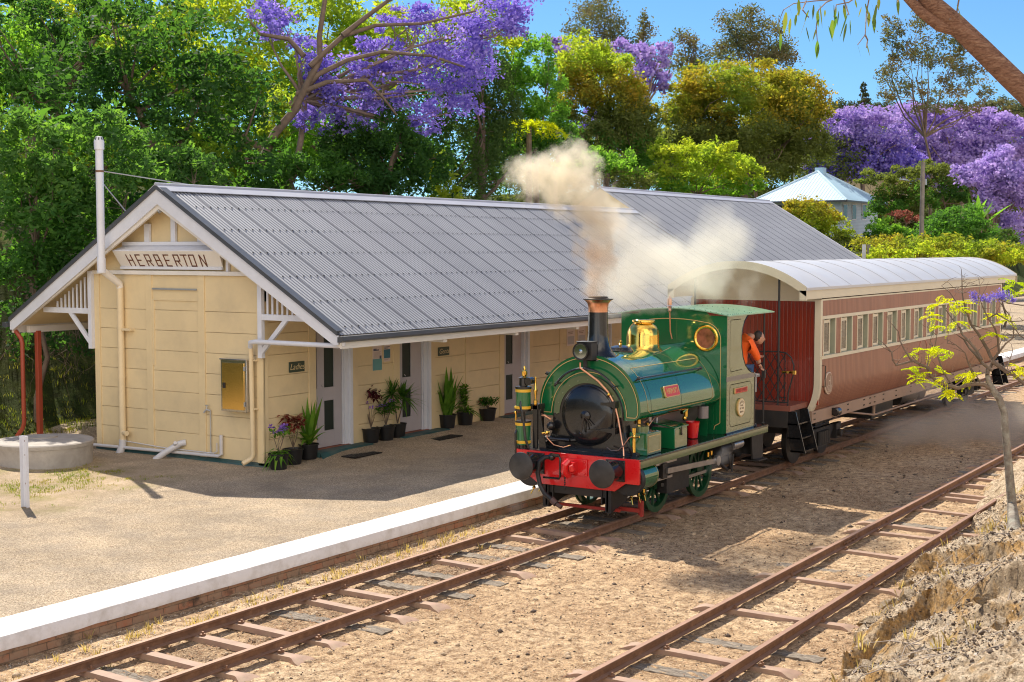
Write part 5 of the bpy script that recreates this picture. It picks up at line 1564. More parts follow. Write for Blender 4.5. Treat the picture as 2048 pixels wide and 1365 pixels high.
# rivets & lining on cab front
m = MB()
for z in np.arange(1.12, 2.98, .082):
    for s in (-1, 1): m.ball(P(CXF-.002, s*.955, z), (.005, .009, .009), 6)
m.build('rivet_row', MT['lgreen'], cab)
m = MB(); xx = CXF-.006
pts = [P(xx, -.89, 1.22), P(xx, -.89, 2.62)]+[P(xx, -.89+.30*(1-math.cos(a)), 2.62+.30*math.sin(a)) for a in [R(90)*k/8 for k in range(1, 9)]]
pts += [P(xx, y, 2.92+.05*(1-(y/.6)**2)) for y in (-.4, -.2, 0, .2, .4)]
pts += [P(xx, .89-.30*(1-math.cos(a)), 2.62+.30*math.sin(a)) for a in [R(90)*k/8 for k in range(8, 0, -1)]]+[P(xx, .89, 2.62), P(xx, .89, 2.0)]
lining_loop(m, pts, .012, (-1, 0, 0))
lining_loop(m, [P(xx, -.89, 1.22), P(xx, -.86, 1.20), P(xx, -.80, 1.17), P(xx, -.78, 1.10), P(xx, -.62, 1.09)], .012, (-1, 0, 0))
m.build('gold_lining', MT['gold'], cab, smooth=0, fix=False)
# sides
for s in (-1, 1):
    y = s*CS
    m = MB(); m.box(P(CXF, y, 1.03), P(22.62, y+s*.006, 1.92)); lower = m.build('cab_side', MT['olive'], lo)
    m = MB(); m.box(P(CXF-.01, y+s*.008, 1.92), P(22.66, y, 2.0)); m.build('waist_rail', paint('waist_rail_brown', (.22, .19, .16), .4, .1, 3, 0), lower)
    # upper panel with a curved rear edge
    up_ = [P(CXF, y, 2.0), P(22.60, y, 2.0)]
    cv = [(22.60, 2.0), (22.48, 2.02), (22.35, 2.07), (22.22, 2.16), (22.12, 2.30), (22.06, 2.48), (22.05, 2.66), (22.09, 2.80), (22.17, 2.92), (22.28, 3.0), (22.40, 3.035)]
    pl = [P(CXF, y, 2.0)]+[P(a, y, b) for a, b in cv]+[P(CXF, y, 3.035)]
    m = MB(); m.prism(pl, (0, s*.006, 0)); u_ = m.build('cab_side_upper', MT['olive'], lo, smooth=20)
    m = MB(); m.tube([P(a, y, b) for a, b in cv], .014, 8); m.build('beading', MT['black'], u_)
    if s < 0:
        m = MB(); yy = YC+y-.006
        m2 = []
        def scoop(x0, x1, z0, z1, r=.06):
            return [(x0, yy, z0+r), (x0, yy, z1-r), (x0+r*.7, yy, z1-r*.6), (x0+r, yy, z1), (x1-r, yy, z1), (x1-r*.6, yy, z1-r*.7), (x1, yy, z1-r), (x1, yy, z0+r), (x1-r*.7, yy, z0+r*.6), (x1-r, yy, z0), (x0+r, yy, z0), (x0+r*.6, yy, z0+r*.7), (x0, yy, z0+r)]
        lining_loop(m, scoop(21.56, 22.50, 1.14, 1.86), .011, (0, -1, 0)); m.build('gold_lining', MT['gold'], lower, smooth=0, fix=False)
        m = MB(); lining_loop(m, [(21.56, yy, 2.93), (21.56, yy, 2.16), (21.58, yy, 2.12), (21.60, yy, 2.08), (22.08, yy, 2.09)], .011, (0, -1, 0)); lining_loop(m, [(21.56, yy, 2.93), (21.60, yy, 2.96), (22.02, yy, 2.96)], .011, (0, -1, 0))
        m.build('gold_lining', MT['gold'], u_, smooth=0, fix=False)
        m = MB()
        for z in np.arange(1.10, 3.0, .085): m.ball(P(21.48, y-.006, z), (.008, .004, .008), 6)
        for z in np.arange(1.10, 1.9, .085): m.ball(P(22.58, y-.006, z), (.008, .004, .008), 6)
        for x in np.arange(21.55, 22.58, .065): m.ball(P(x, y-.006, 1.075), (.008, .004, .008), 6)
        m.build('rivet_row', MT['black'], lower)
        m = MB(); m.box(P(CXF-.01, y-.02, 1.028), P(22.6, y+.02, 1.05)); m.build('cab_foot_angle', MT['black'], lower)
        # plates
        m = MB(); m.box(P(21.74, y-.03, 1.69), P(22.28, y-.006, 1.79)); pl_ = m.build('name_plate', MT['gold'], lo, bevel=.01)
        m = MB(); m.box(P(21.755, y-.033, 1.70), P(22.265, y-.03, 1.78)); m.build('plate_face', MT['platered'], pl_)
        m = MB(); add_text(m, 'HARRY-LEVERS', .085, P(22.01, y-.035, 1.74), (1, 0, 0), (0, 0, 1), sx=.78, extrude=.001); m.build('plate_lettering', paint('dark_red_letter', (.22, .03, .02), .4, .1, 3, 0), pl_, smooth=0)
        m = MB(); m.lathe([(.155, 0), (.16, .01), (.16, .028), (.15, .032), (0, .032)], P(22.01, y-.006, 1.44), 'y', 36, -1); mp_ = m.build('maker_plate', MT['gold'], lo)
        m = MB(); m.lathe([(.14, .0325), (0, .0335)], P(22.01, y-.006, 1.44), 'y', 36, -1); m.build('plate_face', paint('cream_brass', (.80, .68, .46), .35, .05, 2, 0), mp_)
        m = MB()
        for k, chh in enumerate('PECKETT'):
            a = R(140-100*k/6*1.0); add_text(m, chh, .05, P(22.01+.10*math.cos(a), y-.041, 1.44+.10*math.sin(a)), (math.sin(a), 0, -math.cos(a)), (math.cos(a), 0, math.sin(a)), extrude=.001)
        add_text(m, '& SONS', .035, P(22.01, y-.041, 1.475), (1, 0, 0), (0, 0, 1), extrude=.001); add_text(m, 'N\u00ba 1105', .05, P(22.01, y-.041, 1.425), (1, 0, 0), (0, 0, 1), extrude=.001); add_text(m, 'BRISTOL', .04, P(22.01, y-.041, 1.365), (1, 0, 0), (0, 0, 1), extrude=.001)
        m.build('plate_lettering', paint('plate_brown_letter', (.16, .09, .04), .4, .1, 3, 0), mp_, smooth=0)
    # posts and rails
    m = MB(); m.tube([P(22.66, y, 1.03), P(22.66, y, 1.98)], .016, 8); m.ball(P(22.66, y, 1.05), .03, 8); m.build('grab_rail', MT['black'], lo)
    m = MB(); m.tube([P(23.12, y-s*.02, 1.03), P(23.12, y-s*.02, 3.02)], .018, 8); m.box(P(23.09, y-s*.05, 1.86), P(23.15, y+s*.01, 2.0)); m.ball(P(23.12, y-s*.02, 1.05), .03, 8); m.build('roof_post', MT['blackmatt'], lo)
# roof
m = MB(); rows = []
for y in [-1.06+2.12*k/20 for k in range(21)]:
    rows.append([P(x, y, roofz(min(1, abs(y)))+(0 if abs(y) <= 1 else -.01)) for x in (CXF-.04, 22.4, 23.40)])
m.sheet(rows); 
rows = [[v+Vector((0, 0, .018)) for v in r] for r in rows]; m.sheet(rows)
m.sheet([[r[0], r[0]-Vector((0, 0, .018))] for r in rows]); m.sheet([[r[2], r[2]-Vector((0, 0, .018))] for r in rows]); m.sheet([[v, v-Vector((0, 0, .018))] for v in rows[0]]); m.sheet([[v, v-Vector((0, 0, .018))] for v in rows[-1]])
rf = m.build('cab_roof', MT['palegreen'], lo, smooth=30, fix=False)
m = MB()
for x in np.arange(CXF+.04, 22.5, .09): m.ball(P(x, -1.0, roofz(1)+.02), .008, 6)
for y in np.arange(-1, 1.01, .1): m.ball(P(CXF, y, roofz(abs(y))+.02), .008, 6); m.ball(P(22.4, y, roofz(abs(y))+.02), .008, 6)
m.build('roof_rivet', MT['lgreen'], rf)
# whistle
m = MB(); m.tube([P(21.36, -.02, 2.62), P(21.33, 0, 2.75), P(21.30, 0, 3.16)], .012, 8); wp = m.build('whistle_pipe', MT['copper'], lo)
m = MB(); m.lathe([(.02, 3.08), (.035, 3.11), (.02, 3.15), (.045, 3.165), (.02, 3.19)], P(21.30, 0, 0), 'z', 14); m.lathe([(.04, 3.20), (.04, 3.31), (.02, 3.33), (.008, 3.36), (0, 3.365)], P(21.30, 0, 0), 'z', 16); m.build('whistle', MT['copper'], lo)
# red bucket, stand
m = MB(); m.lathe([(.085, 1.04), (.115, 1.31), (.12, 1.31), (.11, 1.29), (.08, 1.06), (0, 1.06)], P(20.72, -.72, 0), 'z', 24); m.build('fire_bucket', MT['red'], lo)
m = MB(); m.cyl(P(20.95, -.80, 1.35), P(20.95, -.80, 1.55), .09, n=16); m.build('air_reservoir', MT['boiler'], lo)
for x in (21.15, 21.40):
    m = MB(); m.box(P(x-.03, -.80, 1.03), P(x-.02, -.66, 1.56)); m.build('tank_support', MT['lgreen'], lo)
# bunker, locker and steps behind the cab
m = MB(); m.box(P(22.78, -.60, 1.03), P(23.05, .9, 1.85)); m.build('bunker', MT['galv'], lo, bevel=.01)
m = MB(); m.lathe([(.18, 1.62), (.18, 1.93), (.17, 1.94), (0, 1.94)], P(22.92, -.74, 0), 'z', 24); m.build('metal_drum', MT['galv'], lo)
m = MB(); m.box(P(22.72, -.92, 1.88), P(23.10, -.30, 1.93)); m.build('cab_shelf', MT['galv'], lo, bevel=.006)
m = MB(); m.prism([P(22.55, -1.0, .89), P(23.08, -1.0, .89), P(23.08, -1.0, .42), P(22.62, -1.0, .46)], (0, .03, 0)); m.box(P(22.65, -1.1, .42), P(23.05, -.75, .44)); m.build('cab_step', MT['blackmatt'], lo)
m = MB(); m.cyl(P(21.9, -.88, .78), P(22.3, -.88, .78), .09, n=20); m.build('brake_cylinder', MT['steel'], lo)
m = MB(); m.cyl(P(21.45, -.80, .74), P(21.95, -.80, .74), .13, n=20); m.tube([P(21.5, -.8, .62), P(21.7, -.82, .45), P(21.95, -.8, .35), P(22.15, -.8, .40)], .03, 8); m.tube([P(21.9, -.85, .62), P(22.0, -.85, .36)], .02, 8); m.tube([P(22.1, -.85, .6), P(22.05, -.85, .3)], .018, 8); m.build('underside_pipework', MT['blackmatt'], lo)
m = MB(); m.box(P(23.05, -.5, .7), P(23.12, .5, 1.0)); m.cyl(P(23.1, -.25, .85), P(23.95, -.25, .88), .03, n=8); m.tube([P(23.1, .2, .9), P(23.4, .2, .6), P(23.8, .2, .9)], .03, 8); m.build('rear_coupling', MT['blackmatt'], lo)
m = MB(); m.box(P(21.5, -.95, 1.03), P(22.9, .95, 1.06)); m.box(P(22.75, .3, 1.03), P(23.05, .95, 1.9)); m.build('cab_floor', MT['blackmatt'], lo)

# ================================================================ driver
def skin_person(name, joints, edges, radii, parent, mat, root=0, sub=2):
    me = bpy.data.meshes.new(name); o = bpy.data.objects.new(name, me); COL.objects.link(o)
    base = org(parent) if parent is not None else Vector((0, 0, 0))
    me.from_pydata([tuple(Vector(j)-base) for j in joints], edges, []); me.update()
    o.parent = parent; o['org'] = tuple(base)
    sk_ = o.modifiers.new('skin', 'SKIN'); sk_.use_smooth_shade = True
    for i, d in enumerate(me.skin_vertices[0].data):
        r = radii[i]; d.radius = r if hasattr(r, '__len__') else (r, r)
        d.use_root = (i == root)
    s_ = o.modifiers.new('sub', 'SUBSURF'); s_.levels = sub; s_.render_levels = sub
    me.materials.append(mat)
    return o
pr = thing('person', 'train driver in an orange work shirt and blue jeans bending down in the locomotive cab', 'person', P(22.45, -.25, 1.06))
OFF = Vector((.10, -.33, .03)); P0 = P
P = lambda x, y, z: P0(x, y, z)+OFF
hip = P(22.50, -.42, 2.02)
J = [hip, P(22.47, -.40, 2.22), P(22.44, -.42, 2.42), P(22.50, -.47, 2.56), P(22.58, -.56, 2.60), P(22.66, -.62, 2.58),   # 0-5 spine, neck
     P(22.40, -.62, 2.50), P(22.47, -.72, 2.30), P(22.56, -.76, 2.12),                                                     # 6-8 near arm
     P(22.66, -.36, 2.52), P(22.74, -.44, 2.38), P(22.74, -.62, 2.28),                                                     # 9-11 far arm
     P(22.44, -.50, 1.98), P(22.40, -.48, 1.58), P(22.46, -.46, 1.16), P(22.44, -.24, 1.98), P(22.36, -.22, 1.58), P(22.44, -.20, 1.16)]
body = skin_person('person_body', J[:6]+J[6:12], [(0,1),(1,2),(2,3),(3,4),(4,5),(3,6),(6,7),(7,8),(3,9),(9,10),(10,11)], [(.15,.12),(.16,.13),(.18,.14),(.15,.12),(.062,.062),(.065,.065),.07,.055,.038,.07,.055,.036], pr, MT['skin'])
body.name = 'body'
sh = skin_person('shirt', [J[0]+Vector((0,0,.02)), J[1], J[2], J[3], J[3].lerp(J[4], .5), J[6], J[7], J[7].lerp(J[8], .65), J[9], J[10], J[10].lerp(J[11], .6)], [(0,1),(1,2),(2,3),(3,4),(3,5),(5,6),(6,7),(3,8),(8,9),(9,10)],
                 [(.17,.14),(.18,.15),(.20,.155),(.165,.135),.09,.095,.075,.058,.09,.072,.058], pr, MT['orange'])
jn = skin_person('jeans', [J[0]+Vector((0,0,-.02)), J[12], J[13], J[14]+Vector((0,0,.06)), J[15], J[16], J[17]+Vector((0,0,.06))], [(0,1),(1,2),(2,3),(0,4),(4,5),(5,6)], [(.175,.145),.11,.085,.07,.11,.085,.07], pr, MT['denim'])
m = MB()
for a in (14, 17): m.ball(J[a]+Vector((.06, 0, -.06)), (.14, .055, .055), 12)
m.build('boot', MT['blackmatt'], pr)
hc = P(22.74, -.68, 2.56)
m = MB(); m.ball(hc, (.095, .08, .115), 18); m.ball(hc+Vector((.05, -.065, -.02)), (.02, .022, .03), 8); m.ball(hc+Vector((-.02, -.005, 0)), (.02, .09, .03), 8)
m.build('head', MT['skin'], pr)
m = MB(); m.ball(hc+Vector((-.02, .02, .03)), (.098, .085, .105), 16); m.build('hair', MT['hair'], pr)
def hand(w, d, side):
    """palm and five bent fingers from wrist w along direction d"""
    d = Vector(d).normalized(); sd = Vector(side).normalized(); nn = d.cross(sd).normalized()
    j = [w, w+d*.045, w+d*.085]; e = [(0, 1), (1, 2)]; r = [(.026, .018), (.04, .016), (.038, .014)]
    for k, (o_, L) in enumerate(((-.03, .062), (-.01, .075), (.01, .07), (.03, .055))):
        b = len(j); j += [w+d*.085+sd*o_, w+d*(.085+L*.55)+sd*o_*1.1+nn*.008, w+d*(.085+L*.85)+sd*o_*1.1+nn*.03]; e += [(2, b), (b, b+1), (b+1, b+2)]; r += [.0095, .0085, .007]
    b = len(j); j += [w+d*.03-sd*.045, w+d*.06-sd*.06+nn*.015]; e += [(1, b), (b, b+1)]; r += [.012, .009]
    return skin_person('hand', j, e, r, pr, MT['skin'], 0, 1)
hand(J[8], J[8]-J[7], (1, 0, 0)); hand(J[11], J[11]-J[10], (1, 0, .3))
P = P0
# ================================================================ carriage
ca = thing('railway_carriage', 'red brown boarded railway carriage with cream trim and curved grey roof behind the locomotive', 'carriage', (32, YC, 0))
HW = 1.335
def tum(z):
    return 0 if z > 1.62 else .15*((1.62-z)/.54)**2
CA0, CA1 = 25.05, 39.2
wins = [(25.19+.98*k, 25.19+.98*k+.64) for k in range(14)]
for s in (-1, 1):
    # lower boarding
    m = MB(); zs = seq((1.09, 2.08, .07))
    m.sheet([[P(x, s*(HW-tum(z)), z) for z in zs] for x in (CA0+.05, CA1-.05)])
    m.build('lower_boarding', MT['carside'], ca, smooth=40)
    m = MB(); m.box(P(CA0+.05, s*HW, 2.89), P(CA1-.05, s*(HW-.03), 3.19))
    for (a, b), (c_, d) in zip([(24.9, CA0+.06)]+wins, wins+[(CA1-.06, 0)]):
        m.box(P(b+.03 if b != CA0+.06 else b, s*HW, 2.14), P(c_-.03 if c_ != CA1-.06 else c_, s*(HW-.03), 2.83))
    m.build('upper_boarding', MT['carside'], ca)
    m = MB()
    m.box(P(CA0, s*(HW+.012), 2.83), P(CA1, s*(HW-.03), 2.892)); m.box(P(CA0, s*(HW+.03), 2.075), P(CA1, s*(HW-.03), 2.135)); m.box(P(CA0, s*(HW+.012), 3.185), P(CA1, s*(HW-.03), 3.215))
    for a, b in wins:
        m.box(P(a-.03, s*(HW+.010), 2.135), P(a, s*(HW-.12), 2.83)); m.box(P(b, s*(HW+.010), 2.135), P(b+.03, s*(HW-.12), 2.83))
    m.build('waist_moulding', MT['carcream'], ca)
    # corner posts follow the tumblehome
    for x0, x1 in ((CA0-.05, CA0+.055), (CA1-.055, CA1+.05)):
        m = MB(); zs = seq((1.08, 1.62, .07), (1.62, 3.2, .4))
        m.sheet([[P(x0, s*(HW+.008-tum(z)), z) for z in zs], [P(x1, s*(HW+.008-tum(z)), z) for z in zs]])
        m.sheet([[P(x0, s*(HW-.11-tum(z)), z) for z in zs], [P(x0, s*(HW+.008-tum(z)), z) for z in zs]])
        m.build('corner_post', MT['carcream'], ca)
    m = MB(); m.box(P(24.12, s*(HW+.035), 3.235), P(40.7, s*(HW-.02), 3.44)); m.build('cornice', MT['carcream'], ca)
    for a, b in wins:
        m = MB(); m.box(P(a, s*(HW-.11), 2.14), P(b, s*(HW-.125), 2.83)) ; 
        m.box(P(a, s*HW, 2.13), P(b, s*(HW-.12), 2.145))
        m.box(P(b-.015, s*(HW-.0), 2.14), P(b, s*(HW-.12), 2.83))
        w = m.build('window', MT['cargreen'], ca)
        g0, g1 = a+.07, a+.40
        m = MB()
        for q in ((g0-.04, 2.15, g1+.04, 2.20), (g0-.04, 2.75, g1+.04, 2.81), (g0-.04, 2.20, g0, 2.75), (g1, 2.20, g1+.04, 2.75)): m.box(P(q[0], s*(HW-.03), q[1]), P(q[2], s*(HW-.12), q[3]))
        m.build('sash', MT['carcream'], w)
        m = MB(); m.box(P(g0, s*(HW-.045), 2.20), P(g1, s*(HW-.055), 2.75)); m.build('pane', MT['glass'], w)
    m = MB(); m.box(P(24.9, s*(HW-.10), .86), P(CA1+.3, s*(HW-.17), 1.085)); sb_ = m.build('solebar', MT['solebar'], ca)
    m = MB()
    for x in (25.0, 26.0, 26.9, 27.9, 28.3, 28.6, 29.2, 30.1, 31.2, 32.4, 33.6, 34.8, 36.0, 37.4, 38.6):
        for dx in (0, .06):
            for z in (.93, 1.04): m.cbox(P(x+dx, s*(HW-.095), z), (.025, .012, .025))
    m.build('bolt_row', MT['black'], sb_, smooth=0)
    m = MB(); m.tube([P(26.2, s*1.18, .98), P(28.9, s*1.14, .62), P(34.6, s*1.14, .62), P(37.4, s*1.18, .98)], .022, 8)
    for x in (28.9, 34.6): m.tube([P(x, s*1.14, .62), P(x, s*1.14, .9)], .03, 8)
    m.build('truss_rod', MT['solebar'], ca)
    m = MB(); m.lathe([(.06, -.12), (.085, -.1), (.085, .06), (.06, .09), (0, .09)], P(26.1, s*1.3, .98), 'x', 16); m.build('vent_fitting', MT['black'], ca)
    m = MB(); m.tube([P(25.12, s*(HW+.01), 1.95), P(25.12, s*(HW+.07), 1.95), P(25.12, s*(HW+.07), 1.55), P(25.12, s*(HW+.01), 1.55)], .011, 8); m.build('grab_handle', MT['black'], ca)
# ends
for x, s in ((CA0, -1), (CA1, 1)):
    m = MB(); m.box(P(x, -HW+.04, 1.2), P(x-s*.03, HW-.04, 3.2)); m.build('end_boarding', MT['carend'], ca)
    m = MB(); pl = [P(x, HW*math.cos(a), 3.2+.62*math.sin(a)) for a in [PI*k/20 for k in range(21)]]; m.prism(pl, (.02, 0, 0)); m.box(P(x-.012, -HW, 3.17), P(x+.03, HW, 3.21)); m.build('end_panel', MT['carcream'], ca)
    m = MB(); m.box(P(x-.01, -.36, 1.22), P(x-.03, .36, 2.95)); m.build('end_door', MT['carend'], ca, bevel=.01)
    m = MB(); m.box(P(x-.035, -.40, 1.2), P(x-.005, -.36, 3.0)); m.box(P(x-.035, .36, 1.2), P(x-.005, .40, 3.0)); m.build('door_frame', MT['carend'], ca)
# roof
def arc(y): return 3.45+.475*(1-(abs(y)/1.40)**2.1)
m = MB(); ys = [-1.40+2.8*k/32 for k in range(33)]
m.sheet([[P(x, y, arc(y)+.006*math.sin(x*5)*0) for y in ys] for x in seq((24.08, 40.75, 1.2))])
m.sheet([[P(x, y, arc(y)-.03) for y in ys] for x in (24.08, 40.75)])
for s in (-1, 1): m.sheet([[P(x, s*1.40, 3.45), P(x, s*1.40, 3.40)] for x in (24.08, 40.75)])
rfc = m.build('roof', MT['carroof'], ca, smooth=40)
m = MB()
for x in np.arange(25.3, 40.5, 1.22):
    m.sheet([[P(x, y, arc(y)+.002) for y in ys], [P(x+.006, y, arc(y)+.010) for y in ys], [P(x+.03, y, arc(y)+.010) for y in ys], [P(x+.036, y, arc(y)+.002) for y in ys]])
m.build('roof_seam', MT['carroof'], rfc)
for x in (24.07, 40.76):
    m = MB(); o_ = [P(x, y, arc(y)+.012) for y in ys]; i2 = [P(x, y, arc(y)-.13-.03*(abs(y)/1.4)) for y in ys]
    m.sheet([o_, i2]); m.sheet([[v+Vector((.04 if x < 30 else -.04, 0, 0)) for v in o_], [v+Vector((.04 if x < 30 else -.04, 0, 0)) for v in i2]]); m.sheet([i2, [v+Vector((.04 if x < 30 else -.04, 0, 0)) for v in i2]])
    for s in (-1, 1): m.box(P(x, s*1.40, 3.22), P(x+.04, s*1.27, 3.40))
    m.build('roof_arch_board', MT['carcream'], ca, smooth=40)
m = MB(); m.sheet([[P(x, y, arc(y)-.12) for y in ys[2:-2]] for x in (24.12, 25.05)]); m.build('balcony_ceiling', MT['carcream'], ca)
# balconies
for x, s in ((24.12, -1), (40.1, 1)):
    m = MB(); m.box(P(x, -1.10, 1.16), P(x-s*.95, 1.10, 1.26)); m.build('balcony_floor', paint('balcony_red_brown', (.22, .07, .045), .5, .1, 3, 0), ca)
    m = MB(); m.box(P(x, -1.05, .85), P(x-s*.95, 1.05, 1.16)); m.build('headstock', MT['blackmatt'], ca)
    for t in (-1, 1):
        m = MB(); m.tube([P(x+.02, t*.85, 1.26), P(x+.02, t*.85, 3.62)], .022, 8); m.build('balcony_post', MT['blackmatt'], ca)
        m = MB()
        pts = [P(x+.02, t*.1, 2.24), P(x+.02, t*.85, 2.26), P(x+.02, t*1.0, 2.24), P(x+.02, t*1.10, 2.16), P(x+.02, t*1.15, 2.02), P(x+.02, t*1.15, 1.86), P(x+.02, t*1.10, 1.68), P(x+.02, t*1.05, 1.50), P(x+.02, t*1.04, .95)]
        m.tube(pts, .014, 8); m.tube([P(x+.02, t*.1, 1.32), P(x+.02, t*1.04, 1.32)], .012, 8); m.tube([P(x+.02, t*.98, 1.32), P(x+.02, t*.98, 2.22)], .010, 6)
        m.tube([P(x+.02, t*.1, 1.32), P(x+.02, t*.1, 2.24)], .014, 8); m.tube([P(x+.02, t*.85, 1.4), P(x+.02, t*1.0, 1.42)], .008, 6)
        for k in range(-4, 9):
            for q in (-1, 1):
                y0 = .1+.17*k; y1 = y0+q*.55
                # clip the lattice to the panel
                za, zb_ = 1.34, 2.22
                pa, pb = [y0, za], [y1, zb_]
                lo_, hi_ = .1, 1.0
                def clip(pa, pb):
                    dy = pb[0]-pa[0]; dz = pb[1]-pa[1]; t0, t1 = 0, 1
                    for sgn, lim in ((-1, -lo_), (1, hi_)):
                        f0 = sgn*pa[0]-lim; f1 = sgn*pb[0]-lim
                        if f0 > 0 and f1 > 0: return None
                        if f0 > 0: t0 = max(t0, f0/(f0-f1))
                        elif f1 > 0: t1 = min(t1, f0/(f0-f1))
                    return None if t0 >= t1 else ((pa[0]+dy*t0, pa[1]+dz*t0), (pa[0]+dy*t1, pa[1]+dz*t1))
                c2 = clip(pa, pb)
                if c2: m.beam(P(x+.02+.004*q, t*c2[0][0], c2[0][1]), P(x+.02+.004*q, t*c2[1][0], c2[1][1]), .005, .016)
        m.build('balcony_railing', MT['blackmatt'], ca)
        # steps
        m = MB()
        for xx in (x-s*.02, x-s*.64):
            m.prism([P(xx, t*1.02, 1.16), P(xx, t*1.20, 1.16), P(xx, t*1.40, .40), P(xx, t*1.12, .40)], (-s*.02, 0, 0))
        for z, y in ((.42, 1.36), (.66, 1.30), (.92, 1.23)): m.box(P(x-s*.02, t*(y-.26), z-.01), P(x-s*.66, t*y, z+.015))
        m.build('boarding_steps', MT['black'], ca)
m = MB(); m.cyl(P(24.10, -1.10, 1.90), P(23.98, -1.10, 1.90), .025, n=10); m.cyl(P(24.0, -1.22, 1.90), P(24.0, -.98, 1.90), .02, n=10); m.cbox(P(24.0, -1.22, 1.90), (.05, .05, .07)); m.build('brake_handle', MT['brass'], ca)
m = MB(); m.box(P(24.2, -.9, .86), P(40.9, .9, 1.05)); m.box(P(29.5, -.9, .45), P(31.0, .3, .88)); m.cyl(P(32.2, -.55, .66), P(33.6, -.55, .66), .20, n=20); m.build('underframe', MT['blackmatt'], ca)
for xb in (26.35, 37.6):
    m = MB()
    for s in (-1, 1):
        m.box(P(xb-1.1, s*.86, .52), P(xb+1.1, s*.92, .62)); m.prism([P(xb-.75, s*.88, .62), P(xb+.75, s*.88, .62), P(xb+.35, s*.88, .26), P(xb-.35, s*.88, .26)], (0, s*.04, 0))
        for x in (-.78, .78): m.box(P(xb+x-.12, s*.84, .32), P(xb+x+.12, s*.98, .62)); m.cyl(P(xb+x, s*.98, .43), P(xb+x, s*1.05, .43), .07, n=14)
        for k in range(5): m.tube([P(xb-.25+.125*k, s*.95, .28), P(xb-.25+.125*k, s*.95, .55)], .05, 8)
        m.tube([P(xb-1.0, s*1.0, .70), P(xb-.2, s*1.03, .72), P(xb+.5, s*1.0, .78)], .014, 6)
    m.box(P(xb-.2, -.85, .45), P(xb+.2, .85, .85))
    bg = m.build('bogie', MT['blackmatt'], ca)
    for x in (-.78, .78):
        for s in (-1, 1):
            m = MB(); m.lathe([(.30, -.05), (.38, -.055), (.415, -.05), (.42, .03), (.45, .04), (.45, .06), (.30, .06), (.12, .02), (.12, -.07), (.06, -.07)], P(xb+x, s*.575, .42), 'y', 32, 1 if s > 0 else -1, ring=True); m.cyl(P(xb+x, s*.50, .42), P(xb+x, s*.62, .42), .08, n=12); m.build('bogie_wheel', MT['blackmatt'], bg)
# round emblem with H, second faded emblem
def emblem(x, z, r, face, ink, txt, sub):
    y = -(HW-tum(z)+.004)
    m = MB(); m.lathe([(r, 0), (r, .02), (r-.012, .026), (0, .026)], P(x, y, z), 'y', 36, -1); o = m.build('emblem', ink, ca)
    m = MB(); m.lathe([(r-.016, .027), (0, .028)], P(x, y, z), 'y', 36, -1); m.build('emblem_face', face, o)
    m = MB(); add_text(m, txt, r*1.15, P(x, y-.031, z+r*.18), (1, 0, 0), (0, 0, 1), sx=.7, extrude=.001)
    if sub:
        add_text(m, 'HISTORIC', r*.32, P(x, y-.031, z-r*.30), (1, 0, 0), (0, 0, 1), extrude=.001); add_text(m, 'VILLAGE', r*.28, P(x, y-.031, z-r*.52), (1, 0, 0), (0, 0, 1), extrude=.001); add_text(m, 'HERBERTON', r*.2, P(x, y-.031, z-r*.72), (1, 0, 0), (0, 0, 1), extrude=.001)
    m.build('emblem_lettering', ink, o, smooth=0)
ec = on(1655.6, 766.7, 1, YC-HW)
emblem(ec.x, ec.z, .215, paint('emblem_brown', (.28, .16, .10), .5, .1, 4, 0), paint('emblem_cream', (.62, .48, .36), .5, .1, 4, 0), 'H', True)
e2 = on(1846, 708, 1, YC-HW)
m = MB(); m.lathe([(.36, 0), (.36, .006), (.335, .006), (.335, 0)], P(e2.x, -(HW+.003), e2.z), 'y', 40, -1, ring=True); m.build('crest_ring', paint('crest_pink', (.5, .2, .14), .5, .1, 4, 0), ca)

# ================================================================ potted plants on the platform
def pot(parent, x, y, z, r=.19, h=.29):
    m = MB(); m.lathe([(r*.78, z), (r*.97, z+h*.93), (r*1.04, z+h*.93), (r*1.05, z+h), (r*.96, z+h), (r*.93, z+h*.9), (0, z+h*.9)], (x, y, 0), 'z', 24); m.build('pot', MT['pot'], parent)
    m = MB(); m.lathe([(r*.93, z+h*.88), (r*.5, z+h*.93), (0, z+h*.94)], (x, y, 0), 'z', 16); m.build('soil', MT['soil'], parent)
def leafset(name, mat, specs, parent, kind=None):
    """specs: (base, direction, length, width, droop) -> curved blade leaves"""
    V = []; F = []; 
    mb = MB()
    for b, d, L, w, dr in specs:
        b = Vector(b); d = Vector(d).normalized(); s = d.cross(Vector((0, 0, 1)))
        if s.length < .05: s = Vector((1, 0, 0))
        s.normalize()
        K = 5; c = [b+d*L*k/K-Vector((0, 0, dr*L*(k/K)**2)) for k in range(K+1)]
        ws = [w*v for v in (.35, .8, 1, .8, .45, .02)]
        mb.sheet([[c[k]-s*ws[k]/2, c[k]+Vector((0, 0, -.12*ws[k])), c[k]+s*ws[k]/2] for k in range(K+1)])
    return mb.build(name, mat, parent, smooth=180, fix=False)
def rnd_dir(el0, el1):
    a = random.uniform(0, 2*PI); e = R(random.uniform(el0, el1)); return Vector((math.cos(a)*math.cos(e), math.sin(a)*math.cos(e), math.sin(e)))
def tuft(c, n, rad, L, w, el=(20, 80), dr=.4):
    return [(Vector(c)+Vector((random.uniform(-1, 1), random.uniform(-1, 1), random.uniform(-.6, .6)))*rad, rnd_dir(*el), L*random.uniform(.7, 1.3), w*random.uniform(.9, 1.35), dr*random.uniform(.5, 1.3)) for _ in range(int(n*1.5))]
